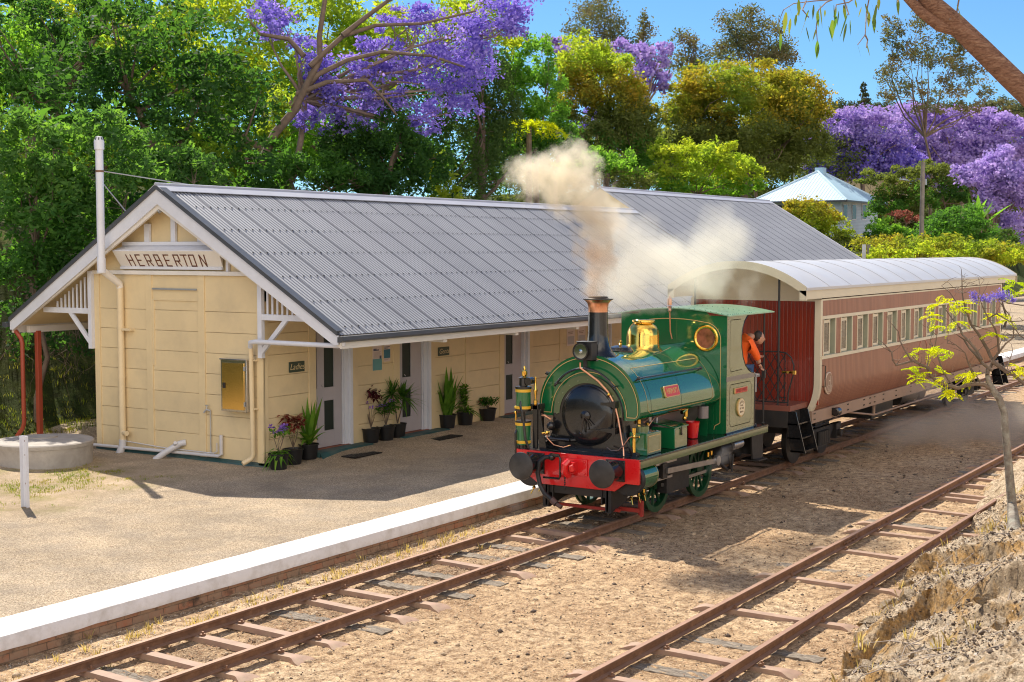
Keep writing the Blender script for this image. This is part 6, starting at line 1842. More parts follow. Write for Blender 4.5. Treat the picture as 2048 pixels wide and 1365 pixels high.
def stems(c, n, h, spread, parent, mat='bark', r=.006):
    m = MB(); tips = []
    for _ in range(n):
        a = random.uniform(0, 2*PI); q = Vector(c)+Vector((math.cos(a)*spread*random.uniform(.3, 1), math.sin(a)*spread*random.uniform(.3, 1), h*random.uniform(.7, 1.05)))
        mid = Vector(c).lerp(q, .5)+Vector((random.uniform(-.03, .03), random.uniform(-.03, .03), 0)); m.tube([c, mid, q], [r, r*.8, r*.4], 5); tips.append(q)
    m.build('stem', MT[mat], parent); return tips
PG = 'potted plants along the station wall'
def plant(px, py, label, r=.19, h=.29):
    q = on(px, py, 2, .15); z = plat_z(q.x, q.y+.1)
    t = thing('potted_plant', label, 'plant', (q.x, q.y+.14, z), PG); pot(t, q.x, q.y+.14, z, r, h)
    return t, Vector((q.x, q.y+.14, z+h))
t, c = plant(569, 938, 'leftmost black pot with violet flowers and trailing ferns at the station corner')
tp = stems(c, 9, .42, .20, t); leafset('foliage', LF['plant'], [s for q in tp for s in tuft(q, 7, .07, .12, .035)]+tuft(c, 22, .08, .34, .05, (-5, 50), .8), t)
m_ = [s for q in tp for s in tuft(q+Vector((0, 0, .06)), 9, .05, .045, .05, (10, 90), .2)]; leafset('flowers', LF['petal'], m_, t)
t, c = plant(598, 927, 'black pot with a red coleus behind the violet flowers')
tp = stems(c, 8, .58, .18, t); leafset('foliage', LF['red'], [s for q in tp for s in tuft(q, 12, .08, .13, .07, (-20, 60), .6)], t)
t, c = plant(629, 920, 'black pot with an upright strappy green plant beside the first door')
leafset('foliage', LF['plant'], tuft(c, 9, .03, .85, .10, (70, 88), .1)+tuft(c, 12, .03, .6, .08, (30, 65), .5), t)
t, c = plant(753, 895, 'black pot with a maroon leaved bush, leftmost of the group by the notices')
tp = stems(c, 9, .5, .25, t); leafset('foliage', LF['maroon'], [s for q in tp for s in tuft(q+Vector((.03, 0, .25)), 9, .09, .13, .05, (-10, 70), .5)], t); leafset('flowers', LF['petal'], [s for q in tp[:5] for s in tuft(q, 5, .06, .04, .045, (10, 90), .2)], t)
t, c = plant(783, 890, 'black pot with small pink flowers in the middle of the group by the notices')
tp = stems(c, 12, .48, .24, t); leafset('foliage', LF['mid'], [s for q in tp for s in tuft(q-Vector((0, 0, .05)), 14, .12, .11, .04, (-10, 70), .4)], t); leafset('flowers', LF['petal'], [s for q in tp for s in tuft(q, 3, .08, .04, .045, (10, 90), .2)], t)
t, c = plant(806, 884, 'black pot with spiky dracaena rosettes in front of the second door')
tp = [c+Vector((-.18, .0, .62)), c+Vector((.14, -.05, .52))]
m = MB()
for q in tp: m.tube([c, c.lerp(q, .6)+Vector((.02, 0, 0)), q], [.015, .012, .012], 6)
m.build('stem', MT['bark'], t); leafset('foliage', LF['mid'], [s for q in tp for s in tuft(q, 46, .02, .48, .035, (-25, 85), .35)], t)
t, c = plant(905, 865, 'large pot of upright wavy green fern fronds below the Gents sign', .2, .3)
leafset('foliage', LF['plant'], tuft(c, 22, .08, .85, .10, (62, 88), .05)+tuft(c, 8, .06, .6, .08, (40, 60), .3), t)
t, c = plant(941, 859, 'black pot with a tall leafy stem, second of the three pots below the Gents sign')
tp = stems(c, 3, .62, .14, t); leafset('foliage', LF['plant'], [s for q in tp for k in range(6) for s in tuft(q.lerp(c, k*.14), 7, .02, .17, .035, (10, 50), .2)]+tuft(c, 20, .06, .45, .045, (10, 60), .6), t)
t, c = plant(985, 850, 'low bushy pot plant nearest the third station door', .21, .28)
tp = stems(c, 12, .2, .22, t); leafset('foliage', LF['mid'], [s for q in tp for s in tuft(q, 12, .08, .12, .04, (-20, 60), .5)], t); leafset('flowers', LF['red'], [s for q in tp[:3] for s in tuft(q, 3, .06, .05, .05)], t)

# drain grates
def grate(px, py, label):
    q = on(px, py, 2, .15); z = plat_z(q.x, q.y)+.008
    t = thing('drain_grate', label, 'grate', (q.x, q.y, z)); m = MB()
    m.box((q.x-.42, q.y-.17, z-.02), (q.x+.42, q.y+.17, z-.004)); m.build('pit', MT['black'], t)
    m = MB()
    for k in range(13): m.box((q.x-.42+.065*k, q.y-.17, z-.003), (q.x-.40+.065*k, q.y+.17, z+.006))
    for k in range(5): m.box((q.x-.42, q.y-.17+.08*k, z-.0045), (q.x+.40, q.y-.155+.08*k, z+.0045))
    m.build('grille', MT['blackmatt'], t)
grate(724, 914, 'black drain grate in the gravel by the first station door'); grate(890, 880, 'black drain grate in the gravel by the second station door')

# ================================================================ concrete tank, short post
tk = thing('water_tank', 'low round concrete tank with a slab lid left of the station', 'tank', (16.95, 21.25, .1))
m = MB(); m.lathe([(.87, .05), (.875, .42), (.885, .50)], (16.95, 21.25, 0), 'z', 48); m.build('ring', MT['concrete'], tk)
m = MB(); m.lathe([(.90, .50), (.905, .565), (.88, .585), (0, .60)], (16.95, 21.25, 0), 'z', 48); m.build('lid', MT['concrete'], tk)
m = MB(); m.lathe([(.28, .59), (.28, .62), (0, .63)], (17.1, 21.5, 0), 'z', 30); m.build('hatch', MT['concrete'], tk)
b = on(55, 1014, 2, .13); tpp = on(53, 872, 0, b.x)
wp_ = thing('channel_post', 'short white steel channel post standing in the gravel at the left', 'post', (b.x, b.y, .13))
m = MB(); h = tpp.z
m.box((b.x-.02, b.y-.07, .05), (b.x-.012, b.y+.07, h)); m.box((b.x-.07, b.y-.07, .05), (b.x-.02, b.y-.062, h)); m.box((b.x-.07, b.y+.062, .05), (b.x-.02, b.y+.07, h))
m.build('channel', MT['galv'] if False else MT['white'], wp_, bevel=.002)
m = MB()
for z in (h-.08, h-.3, .5): m.cyl((b.x-.025, b.y, z), (b.x-.01, b.y, z), .012, n=8)
m.build('bolt', MT['rust'], wp_)
# ================================================================ trees
def leaf_cloud(name, C, S, mat, parent, aspect=.4, up_bias=.3, quad=True):
    """C: leaf centres (n,3), S: leaf lengths (n)"""
    n = len(C)
    d = RNG.normal(size=(n, 3)); d[:, 2] *= .8; d /= np.linalg.norm(d, axis=1)[:, None]
    r = RNG.normal(size=(n, 3)); r[:, 2] += up_bias*2
    s = np.cross(d, r); s /= np.linalg.norm(s, axis=1)[:, None]+1e-9
    L = S[:, None]/2; W = L*aspect
    nn = np.cross(d, s)
    V = np.stack([C-d*L, C+s*W+nn*W*.25, C+d*L, C-s*W+nn*W*.25], 1).reshape(-1, 3)
    return fast_mesh(name, V, [(0, 1, 2, 3)], 4, n, mat, None, parent)

def clumps(blobs, per, rr=(.70, 1.10), low=-.45):
    out = []
    for (c, r) in blobs:
        k = 0
        while k < per:
            d = RNG.normal(size=3); d /= np.linalg.norm(d)
            if d[2] < low: continue
            f = RNG.uniform(*rr) if RNG.random() < .8 else RNG.uniform(.3, rr[0])
            out.append((np.array(c)+d*np.array(r)*f, np.array(r)*RNG.uniform(.6, 1.25), d)); k += 1
    return out

def limbs(mb, base, fork, tips, r0, n_mid=3, wob=.06):
    """trunk from base to fork, then branches to the tips, all tapered"""
    base = Vector(base); fork = Vector(fork); L = (fork-base).length
    pts = [base.lerp(fork, k/4)+Vector((RNG.normal(0, wob*.5), RNG.normal(0, wob*.5), 0))*L*(0 < k < 4) for k in range(5)]
    mb.tube(pts, [r0*(1.25 if k == 0 else 1-.09*k) for k in range(5)], 9)
    tips = [Vector(t) for t in tips]
    heads = tips[:max(2, len(tips)//4)]
    hub = []
    for t in heads:
        m = fork.lerp(t, .55)+Vector(RNG.normal(0, wob, 3))*(t-fork).length
        mb.tube([fork, fork.lerp(m, .5)+Vector(RNG.normal(0, wob*.5, 3))*(m-fork).length, m, m.lerp(t, .6)+Vector(RNG.normal(0, wob*.6, 3))*(t-m).length, t], [r0*.55, r0*.42, r0*.30, r0*.18, r0*.07], 7)
        hub.append((m, r0*.26)); hub.append((m.lerp(t, .5), r0*.18))
    for t in tips[len(heads):]:
        h, rr = min(hub, key=lambda q: (q[0]-t).length)
        m = h.lerp(t, .5)+Vector(RNG.normal(0, wob, 3))*(t-h).length
        mb.tube([h, m, t], [rr*.75, rr*.45, rr*.12], 6)

def tree(name, label, D, blobs, mats, L=9, layers=4.5, per=26, cr=.30, bark='bark', trunk=.28, aspect=.42, cat='tree', group=None, dz=.8, fork=None, base=None, part='crown', low=-.45, tipn=26, shift=0, flat=.75, show_trunk=True, grow=1.0, wob_=.06):
    """a tree whose crown lobes are seen at blobs = (px, py, rx, ry) in photo pixels, D metres deep"""
    k = D/FPX
    B = []; area = 0
    for b in blobs:
        px, py, rx, ry = b[:4]; dd = b[4] if len(b) > 4 else 0
        B.append((at(px, py, D+dd), (rx*k*grow, rx*k*dz, ry*k*grow), rx*ry*PI)); area += rx*ry*PI
    cen = sum((Vector(b[0]) for b in B), Vector())/len(B)
    gx, gy = (base if base else (cen.x, cen.y))
    gz = max(hill_z(gx, gy), .1)
    root = thing(name, label, cat, (gx, gy, gz), group)
    ntot = int(layers*area/(.2*L*L))
    if not isinstance(mats, (list, tuple)): mats = [mats]
    tips = []
    acc = [[] for _ in mats]
    zs_ = [b[0].z+b[1][2] for b in B]; ztop = max(zs_); zbot = min(b[0].z-b[1][2] for b in B)
    for c, r, A in B:
        cl = clumps([(c, r)], per, low=low)
        n = int(ntot*A/area)
        idx = RNG.integers(0, len(cl), n)
        cc = np.array([q[0] for q in cl]); rd = np.array([q[1] for q in cl])
        g = RNG.normal(size=(n, 3))*.55; g /= np.maximum(1, np.linalg.norm(g, axis=1)/1.4)[:, None]
        g[:, 2] *= flat
        C = cc[idx]+g*rd[idx]*cr
        tips += [q[0] for q in cl]
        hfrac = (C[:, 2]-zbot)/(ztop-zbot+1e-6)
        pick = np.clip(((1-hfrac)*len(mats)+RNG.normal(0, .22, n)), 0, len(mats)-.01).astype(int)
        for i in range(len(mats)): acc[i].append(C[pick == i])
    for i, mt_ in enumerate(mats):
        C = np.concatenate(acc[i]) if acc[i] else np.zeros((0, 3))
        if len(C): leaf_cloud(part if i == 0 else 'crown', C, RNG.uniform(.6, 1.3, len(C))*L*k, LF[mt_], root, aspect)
    if show_trunk:
        m = MB()
        fk = Vector(fork) if fork else Vector((cen.x, cen.y, zbot+(cen.z-zbot)*.25))
        tp = [tips[i] for i in RNG.choice(len(tips), min(tipn, len(tips)), replace=False)]
        limbs(m, (gx, gy, gz-.3), fk, tp, trunk, wob=wob_)
        m.build('trunk', MT[bark], root, smooth=60)
    return root

# left side, behind the station ---------------------------------------------------------------------
GB = 'trees and shrubs on the bank behind the station'
tree('leafy_shrub', 'tall light green leafy shrub at the far left above the red verandah posts', 30.5, [(40,300,90,80),(70,430,110,90),(30,540,90,70),(120,360,80,70)], ['vine','mid'], 15, 4.5, 30, group=GB, trunk=.07, cat='shrub')
tree('leafy_shrub', 'light green leafy shrub directly behind the tall vent pipe', 31.5, [(210,300,85,75),(250,390,95,80),(180,470,100,80),(160,560,80,60)], ['vine','mid'], 15, 4.5, 30, group=GB, trunk=.07, cat='shrub')
tree('leafy_shrub', 'leafy shrub rising behind the peak of the near station gable', 33.5, [(330,330,80,60),(400,350,70,50),(290,440,80,60)], ['vine','dark'], 14, 4.5, 26, group=GB, trunk=.07, cat='shrub')
tree('broadleaf_tree', 'large dark glossy tree behind the station gable, branches showing through its crown', 37, [(330,110,170,110),(200,160,130,100),(450,210,110,110),(330,260,150,80),(480,330,80,60),(160,250,110,70)], ['dark'], 17, 2.3, 24, .27, trunk=.34, group=GB, bark='bark')
tree('broadleaf_tree', 'dark tree in the top left corner of the view', 40, [(60,70,120,90),(120,170,110,80),(20,180,90,80),(250,20,110,50)], ['dark','mid'], 14, 2.4, 26, .24, trunk=.3, group=GB)
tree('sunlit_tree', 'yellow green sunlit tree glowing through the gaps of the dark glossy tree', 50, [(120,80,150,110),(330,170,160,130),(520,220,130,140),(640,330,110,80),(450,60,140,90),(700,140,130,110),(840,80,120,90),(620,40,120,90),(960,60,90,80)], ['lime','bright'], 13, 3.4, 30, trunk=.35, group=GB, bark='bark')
tree('sunlit_tree', 'yellow green tree farther up the bank at the left edge', 47, [(60,150,130,120),(200,330,150,110),(60,330,120,110),(400,330,120,80)], ['bright','lime'], 13, 3.4, 30, trunk=.3, group=GB)
tree('leafy_shrub', 'feathery green shrub just above the middle of the station roof ridge', 42, [(560,340,70,50),(640,350,70,45),(520,380,60,40),(700,370,60,35)], ['mid','dark'], 11, 4, 26, trunk=.06, group=GB, cat='shrub')
tree('vine_covered_tree', 'dark tree hung with vines below the purple blossom', 43, [(800,290,90,70),(740,340,80,60),(850,340,60,60),(780,380,90,40),(690,290,60,50)], ['dark','dark'], 11, 4.2, 30, .24, trunk=.2, group=GB, flat=1.4)
tree('leafy_shrub', 'bright yellow green shrub beside the dark vine covered tree', 44.5, [(880,350,35,50),(890,395,40,30),(560,250,50,70)], ['lime'], 11, 3.5, 20, trunk=.05, group=GB, cat='shrub')
tree('weeping_tree', 'dull green tree with drooping fine foliage right of the purple blossom', 47, [(960,170,80,70),(940,260,80,80),(975,340,75,70),(930,400,80,40),(1010,240,50,80)], ['weep','weep'], 11, 4.4, 34, .24, trunk=.18, group=GB, flat=1.8, aspect=.25)
# big jacaranda leaning over the ridge
def jacaranda(label, D, blobs, mats, L, per, base=None, fork=None, group='jacaranda trees in purple flower', trunk=.3, cr=.34, layers=2.6, tipn=60, extra=None):
    return tree('jacaranda_tree', label, D, blobs, mats, L, layers, per, cr, 'barkjac', trunk, .75, group=group, base=base, fork=fork, part='blossom_crown', low=-.8, tipn=tipn, flat=.8)
f_ = at(610, 200, 43); bs = at(545, 300, 43)
jac = jacaranda('large jacaranda with purple blossom and bare pale limbs above the station roof', 43,
  [(560,60,55,35),(640,155,50,35),(700,200,70,40),(620,215,40,40),(780,205,60,35),(865,220,60,35),(830,140,60,35),(900,100,80,50),(950,150,45,35),(980,55,70,40),(1010,12,70,25),(760,90,50,30),(720,130,50,25),(800,40,60,25),(525,20,35,25),(655,272,22,18),(610,245,22,18),(870,40,60,30),(890,180,40,30),(720,260,45,22),(840,255,40,20),(930,200,35,35),(690,235,40,22),(760,150,60,28),(620,100,40,25),(1030,45,30,35),(940,95,50,60)],
  ['purple'], 7.5, 13, base=(bs.x, bs.y), fork=tuple(f_), trunk=.13, cr=.40, layers=1.5, tipn=120)
m = MB()
def limb_px(mb, pts, D, r0, r1, n=9):
    P_ = [at(a, b, D+(c[0] if c else 0))+Vector(RNG.normal(0, .1, 3)) for a, b, *c in pts]
    mb.tube(P_, [r0+(r1-r0)*k/(len(P_)-1) for k in range(len(P_))], n)
limb_px(m, [(520,330),(545,270),(580,225),(612,180),(625,120),(640,60),(650,-20)], 42, .15, .07)
limb_px(m, [(585,215),(640,150),(700,115),(780,100),(860,110),(930,130)], 42, .095, .03)
limb_px(m, [(620,130),(680,70),(760,45),(850,40),(950,20)], 42, .09, .03)
limb_px(m, [(600,190),(650,170),(720,160),(770,190),(800,230)], 42, .09, .03)
limb_px(m, [(625,110),(580,80),(530,70),(490,40)], 42, .09, .04)
limb_px(m, [(690,75),(730,30),(790,5),(850,-20)], 42, .09, .04)
m.build('limb', MT['bark'], jac, smooth=60)

# middle distance --------------------------------------------------------------------------------------
GM = 'trees beyond the station roof'
tree('leafy_tree', 'fresh bright green tree between the weeping tree and the amber topped tree', 56, [(1070,130,50,60),(1090,210,60,70),(1060,290,60,60),(1120,290,50,60),(1030,180,30,60)], ['bright','bright','mid'], 9, 4.5, 34, .26, trunk=.16, group=GM)
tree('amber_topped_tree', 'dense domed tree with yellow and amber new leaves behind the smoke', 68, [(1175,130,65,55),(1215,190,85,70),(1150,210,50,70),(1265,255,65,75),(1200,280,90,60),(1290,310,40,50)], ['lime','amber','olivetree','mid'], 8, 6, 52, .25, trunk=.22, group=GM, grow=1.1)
jacaranda('distant purple jacaranda peeping out left of the amber topped tree', 92, [(1110,95,35,20),(1130,120,30,25)], ['lilac'], 9, 12, trunk=.16)
jacaranda('purple jacaranda between the amber topped tree and the wide domed tree', 92, [(1240,100,35,22),(1290,125,45,35),(1320,160,30,30),(1270,170,40,40),(1330,100,20,18),(1180,240,25,25)], ['lilac','purple'], 9, 14, trunk=.16)
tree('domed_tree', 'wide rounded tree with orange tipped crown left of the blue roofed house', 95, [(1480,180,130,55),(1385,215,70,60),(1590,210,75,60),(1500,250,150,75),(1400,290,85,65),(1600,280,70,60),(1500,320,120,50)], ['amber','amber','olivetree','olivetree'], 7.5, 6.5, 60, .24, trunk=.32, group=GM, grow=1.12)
tree('round_bush', 'dense yellow green bush just beyond the higher station roof', 64, [(1370,330,70,45),(1440,330,65,45),(1490,360,45,40),(1340,370,60,30),(1410,375,90,30),(1320,310,30,30)], ['lime','lime','bright'], 8.5, 4.4, 34, .25, trunk=.08, group=GM, cat='bush')
tree('leafy_shrub', 'pale green shrub behind the drifting smoke', 60, [(1190,330,50,30),(1240,335,50,35),(1140,345,40,25),(1280,365,40,25)], ['bright','olivetree'], 8.5, 4, 26, trunk=.06, group=GM, cat='shrub')
GS = 'gum trees on the skyline'
def gum(label, D, blobs, L=6, per=12, trunk=.2, layers=2.1, tipn=40, cr=.5, **k):
    return tree('gum_tree', label, D, blobs, ['gum'], L, layers, per, cr, 'bark', trunk, .5, group=GS, tipn=tipn, low=-.7, **k)
gum('feathery gum tree above the amber topped tree, leftmost on the skyline', 150, [(1185,45,55,40),(1160,85,40,30),(1225,80,35,40),(1200,110,50,30)], layers=2.6, per=20, grow=1.25)
gum('narrow pointed gum tree right of the feathery one', 150, [(1290,55,16,25),(1292,90,28,30),(1295,130,32,30),(1280,160,25,30)], layers=2.6, per=16, grow=1.25)
gum('small gum tree with thin crown in the skyline gap', 150, [(1370,95,28,25),(1365,130,38,25),(1395,120,22,25)], layers=2.2, per=14, grow=1.25)
gum('broad grey green gum rising behind the wide domed tree', 150, [(1485,50,45,30),(1460,85,38,32),(1530,80,50,35),(1560,110,35,25),(1500,115,70,25)], layers=3, per=24, grow=1.25)
gum('tall open gum with many bare limbs at the right of the sky', 120, [(1785,55,25,18),(1775,85,18,14),(1860,45,35,20),(1905,70,35,22),(1935,100,25,18),(1780,150,28,22),(1810,110,30,22),(1850,105,35,22),(1890,125,40,22),(1945,150,38,18),(1900,175,45,18),(1830,175,35,18),(1775,195,22,14),(1970,185,18,14),(1940,215,30,14),(1860,215,40,14)], per=16, trunk=.15, layers=2.6, tipn=56, fork=tuple(at(1850, 275, 120)), grow=1.35, wob_=.11)
gum('low gum tree tuft at the right end of the ridge', 170, [(2005,210,30,14),(2040,235,25,14)], layers=2.6)
tree('pine_tree', 'small dark conical pine on the ridge', 170, [(1727,175,6,10),(1727,190,11,10),(1727,205,15,10)], ['hazy'], 6, 5, 20, trunk=.15)
GJ = 'jacaranda trees in purple flower'
jacaranda('purple jacaranda spreading above the blue roofed house', 132, [(1690,250,60,30),(1740,240,60,28),(1650,290,35,25),(1740,290,70,35),(1790,300,45,40),(1700,330,60,30),(1640,330,30,22),(1770,345,40,20),(1690,290,70,40),(1750,325,60,35),(1810,330,40,30)], ['lilac','purple'], 6.5, 26, trunk=.3, layers=4.2, tipn=80)
jacaranda('purple jacaranda behind the tall timber pole, broad and high', 145, [(1830,235,60,28),(1900,250,60,30),(1960,245,60,32),(2020,270,55,35),(1850,280,60,30),(1930,300,80,35),(2030,320,50,30),(1850,320,50,25),(1870,350,60,35),(1930,345,60,35),(1990,300,60,40)], ['lilac'], 6.5, 26, trunk=.3, layers=4.2, tipn=80)
jacaranda('pale lilac jacaranda at the right edge above the round dark bush', 100, [(1960,350,50,30),(2010,330,40,35),(2040,370,45,40),(1990,390,45,30),(2030,430,40,45),(2040,490,25,30),(1925,345,25,16),(2000,370,60,50)], ['lilac'], 7, 26, trunk=.24, layers=4, tipn=70)
tree('undergrowth_bush', 'dull green bush under the jacaranda beside the blue roofed house', 118, [(1790,390,50,30),(1770,420,50,28),(1830,400,50,35),(1750,360,40,20),(1810,350,40,22)], ['olivetree','mid'], 7, 4, 22, trunk=.08, cat='bush')
tree('undergrowth_bush', 'dark bush between the timber pole and the pale lilac jacaranda', 112, [(1880,380,50,35),(1920,395,45,25),(1870,340,50,25)], ['olivetree','dark'], 7, 4, 22, trunk=.08, cat='bush')
tree('garden_shrub', 'rounded green and russet shrub in front of the blue roofed house', 80, [(1605,418,38,22),(1640,435,40,32),(1668,458,34,28),(1620,455,45,35),(1690,480,30,25),(1650,490,50,22),(1580,430,25,22)], ['amber','lime','olivetree'], 7.5, 4.2, 30, trunk=.08, cat='shrub')
tree('garden_shrub', 'small green shrub right of the blue house corner', 86, [(1770,465,38,30),(1800,480,35,25),(1750,480,25,22)], ['bright','mid'], 7.5, 4, 22, trunk=.05, cat='shrub')
tree('garden_shrub', 'russet leaved shrub behind the small green shrub', 90, [(1800,430,25,12),(1825,440,18,12)], ['red'], 7, 3, 16, trunk=.04, cat='shrub')
tree('round_bush', 'large round dark green bush right of the tall timber pole', 74, [(1920,440,60,28),(1890,470,65,35),(1960,480,60,35),(1990,500,40,30),(1880,505,40,22)], ['mid','mid','dark'], 7.5, 4.6, 34, trunk=.07, cat='bush')
tree('round_bush', 'pale green bush at the right end of the scrub', 70, [(2010,490,35,30),(2030,520,30,22),(1985,520,30,20)], ['weep','mid'], 7.5, 4.2, 22, trunk=.06, cat='bush')
# scrub and distant woodland, masses nobody could count
def mass(name, label, cat, D, blobs, mats, L, layers, per=20, cr=.34):
    k = D/FPX
    allC = []
    for px, py, rx, ry in blobs:
        c = at(px, py, D+RNG.uniform(-2, 2)*D/60); cl = clumps([(c, (rx*k, rx*k*.8, ry*k))], per)
        n = int(layers*rx*ry*PI/(.2*L*L)); idx = RNG.integers(0, len(cl), n)
        cc = np.array([q[0] for q in cl]); rd = np.array([q[1] for q in cl]); g = RNG.normal(size=(n, 3))*.6
        allC.append(cc[idx]+g*rd[idx]*cr)
    C = np.concatenate(allC)
    o = leaf_cloud(name, C, RNG.uniform(.6, 1.3, len(C))*L*k, LF[mats], None, .45)
    return tag(o, label, cat, kind='stuff')
mass('hillside_scrub', 'yellowish scrub covering the slope beyond the end of the station', 'scrub', 66, [(x, 500+RNG.uniform(-12, 14), 40, 22) for x in range(1745, 2060, 26)]+[(x, 520, 35, 16) for x in range(1745, 2060, 30)], 'amber', 7.5, 3.4)
mass('green_scrub', 'green scrub mixed along the slope above the carriage roof', 'scrub', 63, [(x, 505+RNG.uniform(-10, 14), 26, 16) for x in range(1760, 2040, 44)], 'lime', 7.5, 3.4)
mass('ridge_woodland', 'hazy olive woodland along the far ridge', 'woodland', 230, [(x, 232+RNG.uniform(-8, 6), 34, 22) for x in range(1600, 2080, 22)]+[(x, 262, 40, 25) for x in range(1600, 2080, 30)], 'hazy', 6, 3.6)
mass('bank_undergrowth', 'dark undergrowth filling the bank behind the trees', 'undergrowth', 60, [(x, 330+RNG.uniform(-30, 20), 90, 90) for x in range(-40, 1100, 95)]+[(x, 180, 90, 90) for x in range(-40, 1000, 110)], 'dark', 12, 2.0)
mass('far_slope_woods', 'olive green woodland on the far slope behind the jacarandas', 'woodland', 190, [(x, y+RNG.uniform(-12, 12), 50, 40) for x in range(1040, 2100, 48) for y in (290, 350, 410, 460)], 'olivetree', 6.5, 2.6)
mass('lower_hill_woods', 'olive woodland low behind the dome shaped trees', 'woodland', 135, [(x, 330+RNG.uniform(-15, 15), 70, 60) for x in range(1060, 1700, 60)], 'olivetree', 7.5, 2.4)
mass('bank_ivy', 'ivy and small leaves trailing over the shaded bank under the shrubs', 'ivy', 31, [(x, y+RNG.uniform(-20, 20), 55, 35) for x in range(-20, 200, 55) for y in (610, 680)], 'dark', 14, .8)
# bare roots hanging over the bank
m = MB()
for _ in range(70):
    a = at(RNG.uniform(-30, 190), RNG.uniform(560, 700), RNG.uniform(31, 32.5)); p = [a]
    for k in range(5): p.append(p[-1]+Vector((RNG.normal(0, .12), RNG.normal(0, .1), -RNG.uniform(.05, .3))))
    m.tube(p, [.008, .008, .007, .006, .004, .003], 5)
tag(m.build('hanging_roots', MT['bark'], smooth=60), 'thin pale roots hanging over the dark bank left of the station', 'roots', kind='stuff')
# banana plant
q = at(1960, 430, 88); bn_ = thing('banana_plant', 'banana plant with upright torn green paddle leaves above the round bush', 'plant', (q.x, q.y, hill_z(q.x, q.y)))
leafset('leaves', LF['bright'], [(q+Vector((RNG.normal(0, .3), RNG.normal(0, .3), -.6)), Vector((RNG.normal(0, .45), RNG.normal(0, .45), 1)), RNG.uniform(1.6, 2.5), .42, .15) for _ in range(13)], bn_)
m = MB(); m.tube([(q.x, q.y, hill_z(q.x, q.y)-.2), (q.x, q.y, q.z)], [.25, .15], 10); m.build('stem', MT['bark'], bn_)
# palm fronds
q = at(1058, 250, 54); pl_ = thing('palm_tree', 'small palm with arching yellow fronds beside the bright green tree', 'palm', (q.x, q.y, hill_z(q.x, q.y)))
m = MB(); m.tube([(q.x, q.y, hill_z(q.x, q.y)-.2), (q.x, q.y, q.z)], [.16, .1], 9); m.build('trunk', MT['bark'], pl_)
C = []
for k in range(14):
    a = 2*PI*k/14; L_ = RNG.uniform(1.2, 1.7)
    for t in np.linspace(.1, 1, 24):
        c = np.array([q.x+math.cos(a)*L_*t, q.y+math.sin(a)*L_*t, q.z+.9*t-1.3*t*t])
        for s in (-1, 1): C.append(c+np.array([-math.sin(a)*s*.12, math.cos(a)*s*.12, -.08]))
C = np.array(C); leaf_cloud('fronds', C, np.full(len(C), .34), LF['fern'], pl_, .2)
# broad leaves in the shade at the left
q = at(60, 230, 33); bn_ = thing('banana_plant', 'dark banana plant with broad leaves at the left edge among the trees', 'plant', (q.x, q.y, hill_z(q.x, q.y)))
leafset('leaves', LF['mid'], [(q+Vector((RNG.normal(0, .25), RNG.normal(0, .25), -.5)), Vector((RNG.normal(0, .8), RNG.normal(0, .8), 1)), RNG.uniform(1.1, 1.7), .36, .5) for _ in range(9)], bn_)
m = MB(); m.tube([(q.x, q.y, hill_z(q.x, q.y)-.2), (q.x, q.y, q.z-.3)], [.2, .12], 10); m.build('stem', MT['bark'], bn_)

# ================================================================ blue roofed house, poles, fence
hc = at(1682, 470, 120)
hx0, hy0 = hc.x, hc.y; hx1, hy1 = hx0+10.0, hy0+7.6; hz = at(1700, 474, 120).z; he = at(1700, 402, 121).z
ho = thing('house', 'pale blue weatherboard house with a pyramid iron roof on the hill', 'house', (hx0+5, hy0+3.5, hz-1.5))
m = MB(); m.box((hx0, hy0, hz), (hx1, hy1, he)); m.build('wall', MT['farwall'], ho)
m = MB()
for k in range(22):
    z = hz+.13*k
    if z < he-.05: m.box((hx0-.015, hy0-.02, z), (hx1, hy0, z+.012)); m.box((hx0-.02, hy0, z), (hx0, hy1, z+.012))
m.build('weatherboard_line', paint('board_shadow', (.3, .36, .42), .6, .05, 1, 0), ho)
ap_ = Vector((hx0+4.4, (hy0+hy1)/2, at(1604, 342, 124).z)); o_ = .7
cs_ = [(hx0-o_, hy0-o_, he-.02), (hx1+o_, hy0-o_, he-.02), (hx1+o_, hy1+o_, he-.02), (hx0-o_, hy1+o_, he-.02)]
m = MB(); m.add([Vector(c) for c in cs_]+[ap_, ap_+Vector((1.2, 0, 0))], [(0, 1, 5, 4), (1, 2, 5), (2, 3, 4, 5), (3, 0, 4), (3, 2, 1, 0)]); rr_ = m.build('roof', MT['farroof'], ho, smooth=10)
m = MB()
for c in cs_[:1]+cs_[3:]: m.tube([c, ap_+Vector((0, 0, .03))], .10, 6)
for c in cs_[1:3]: m.tube([c, ap_+Vector((1.2, 0, .03))], .10, 6)
for k in range(30):
    f = k/30; a = Vector(cs_[3]).lerp(Vector(cs_[0]), f); b_ = a.lerp(ap_, 0); 
    t = 1-abs(f-.5)*2; m.beam(a+Vector((0, 0, .02)), a+(ap_-(Vector(cs_[0])+Vector(cs_[3]))/2)*t*.98+Vector((0, 0, .02)), .04, .03)
m.build('roof_rib', paint('white_rib', (.55, .70, .8), .5, .05, 1, 0), rr_)
m = MB(); m.box((hx0-o_, hy0-o_-.05, he-.15), (hx1+o_, hy0-o_, he)); m.box((hx0-o_-.05, hy0-o_, he-.15), (hx0-o_, hy1+o_, he)); m.build('gutter', MT['gutter'], ho)
for px in (1690, 1708, 1728):
    q = on(px, 425, 1, hy0-.03); m = MB(); m.box((q.x-.62, hy0-.06, q.z-.7), (q.x+.62, hy0-.01, q.z+.75)); w = m.build('window', MT['white'], ho)
    m = MB(); m.box((q.x-.5, hy0-.08, q.z-.6), (q.x+.5, hy0-.06, q.z+.65)); m.build('pane', MT['glass'], w)
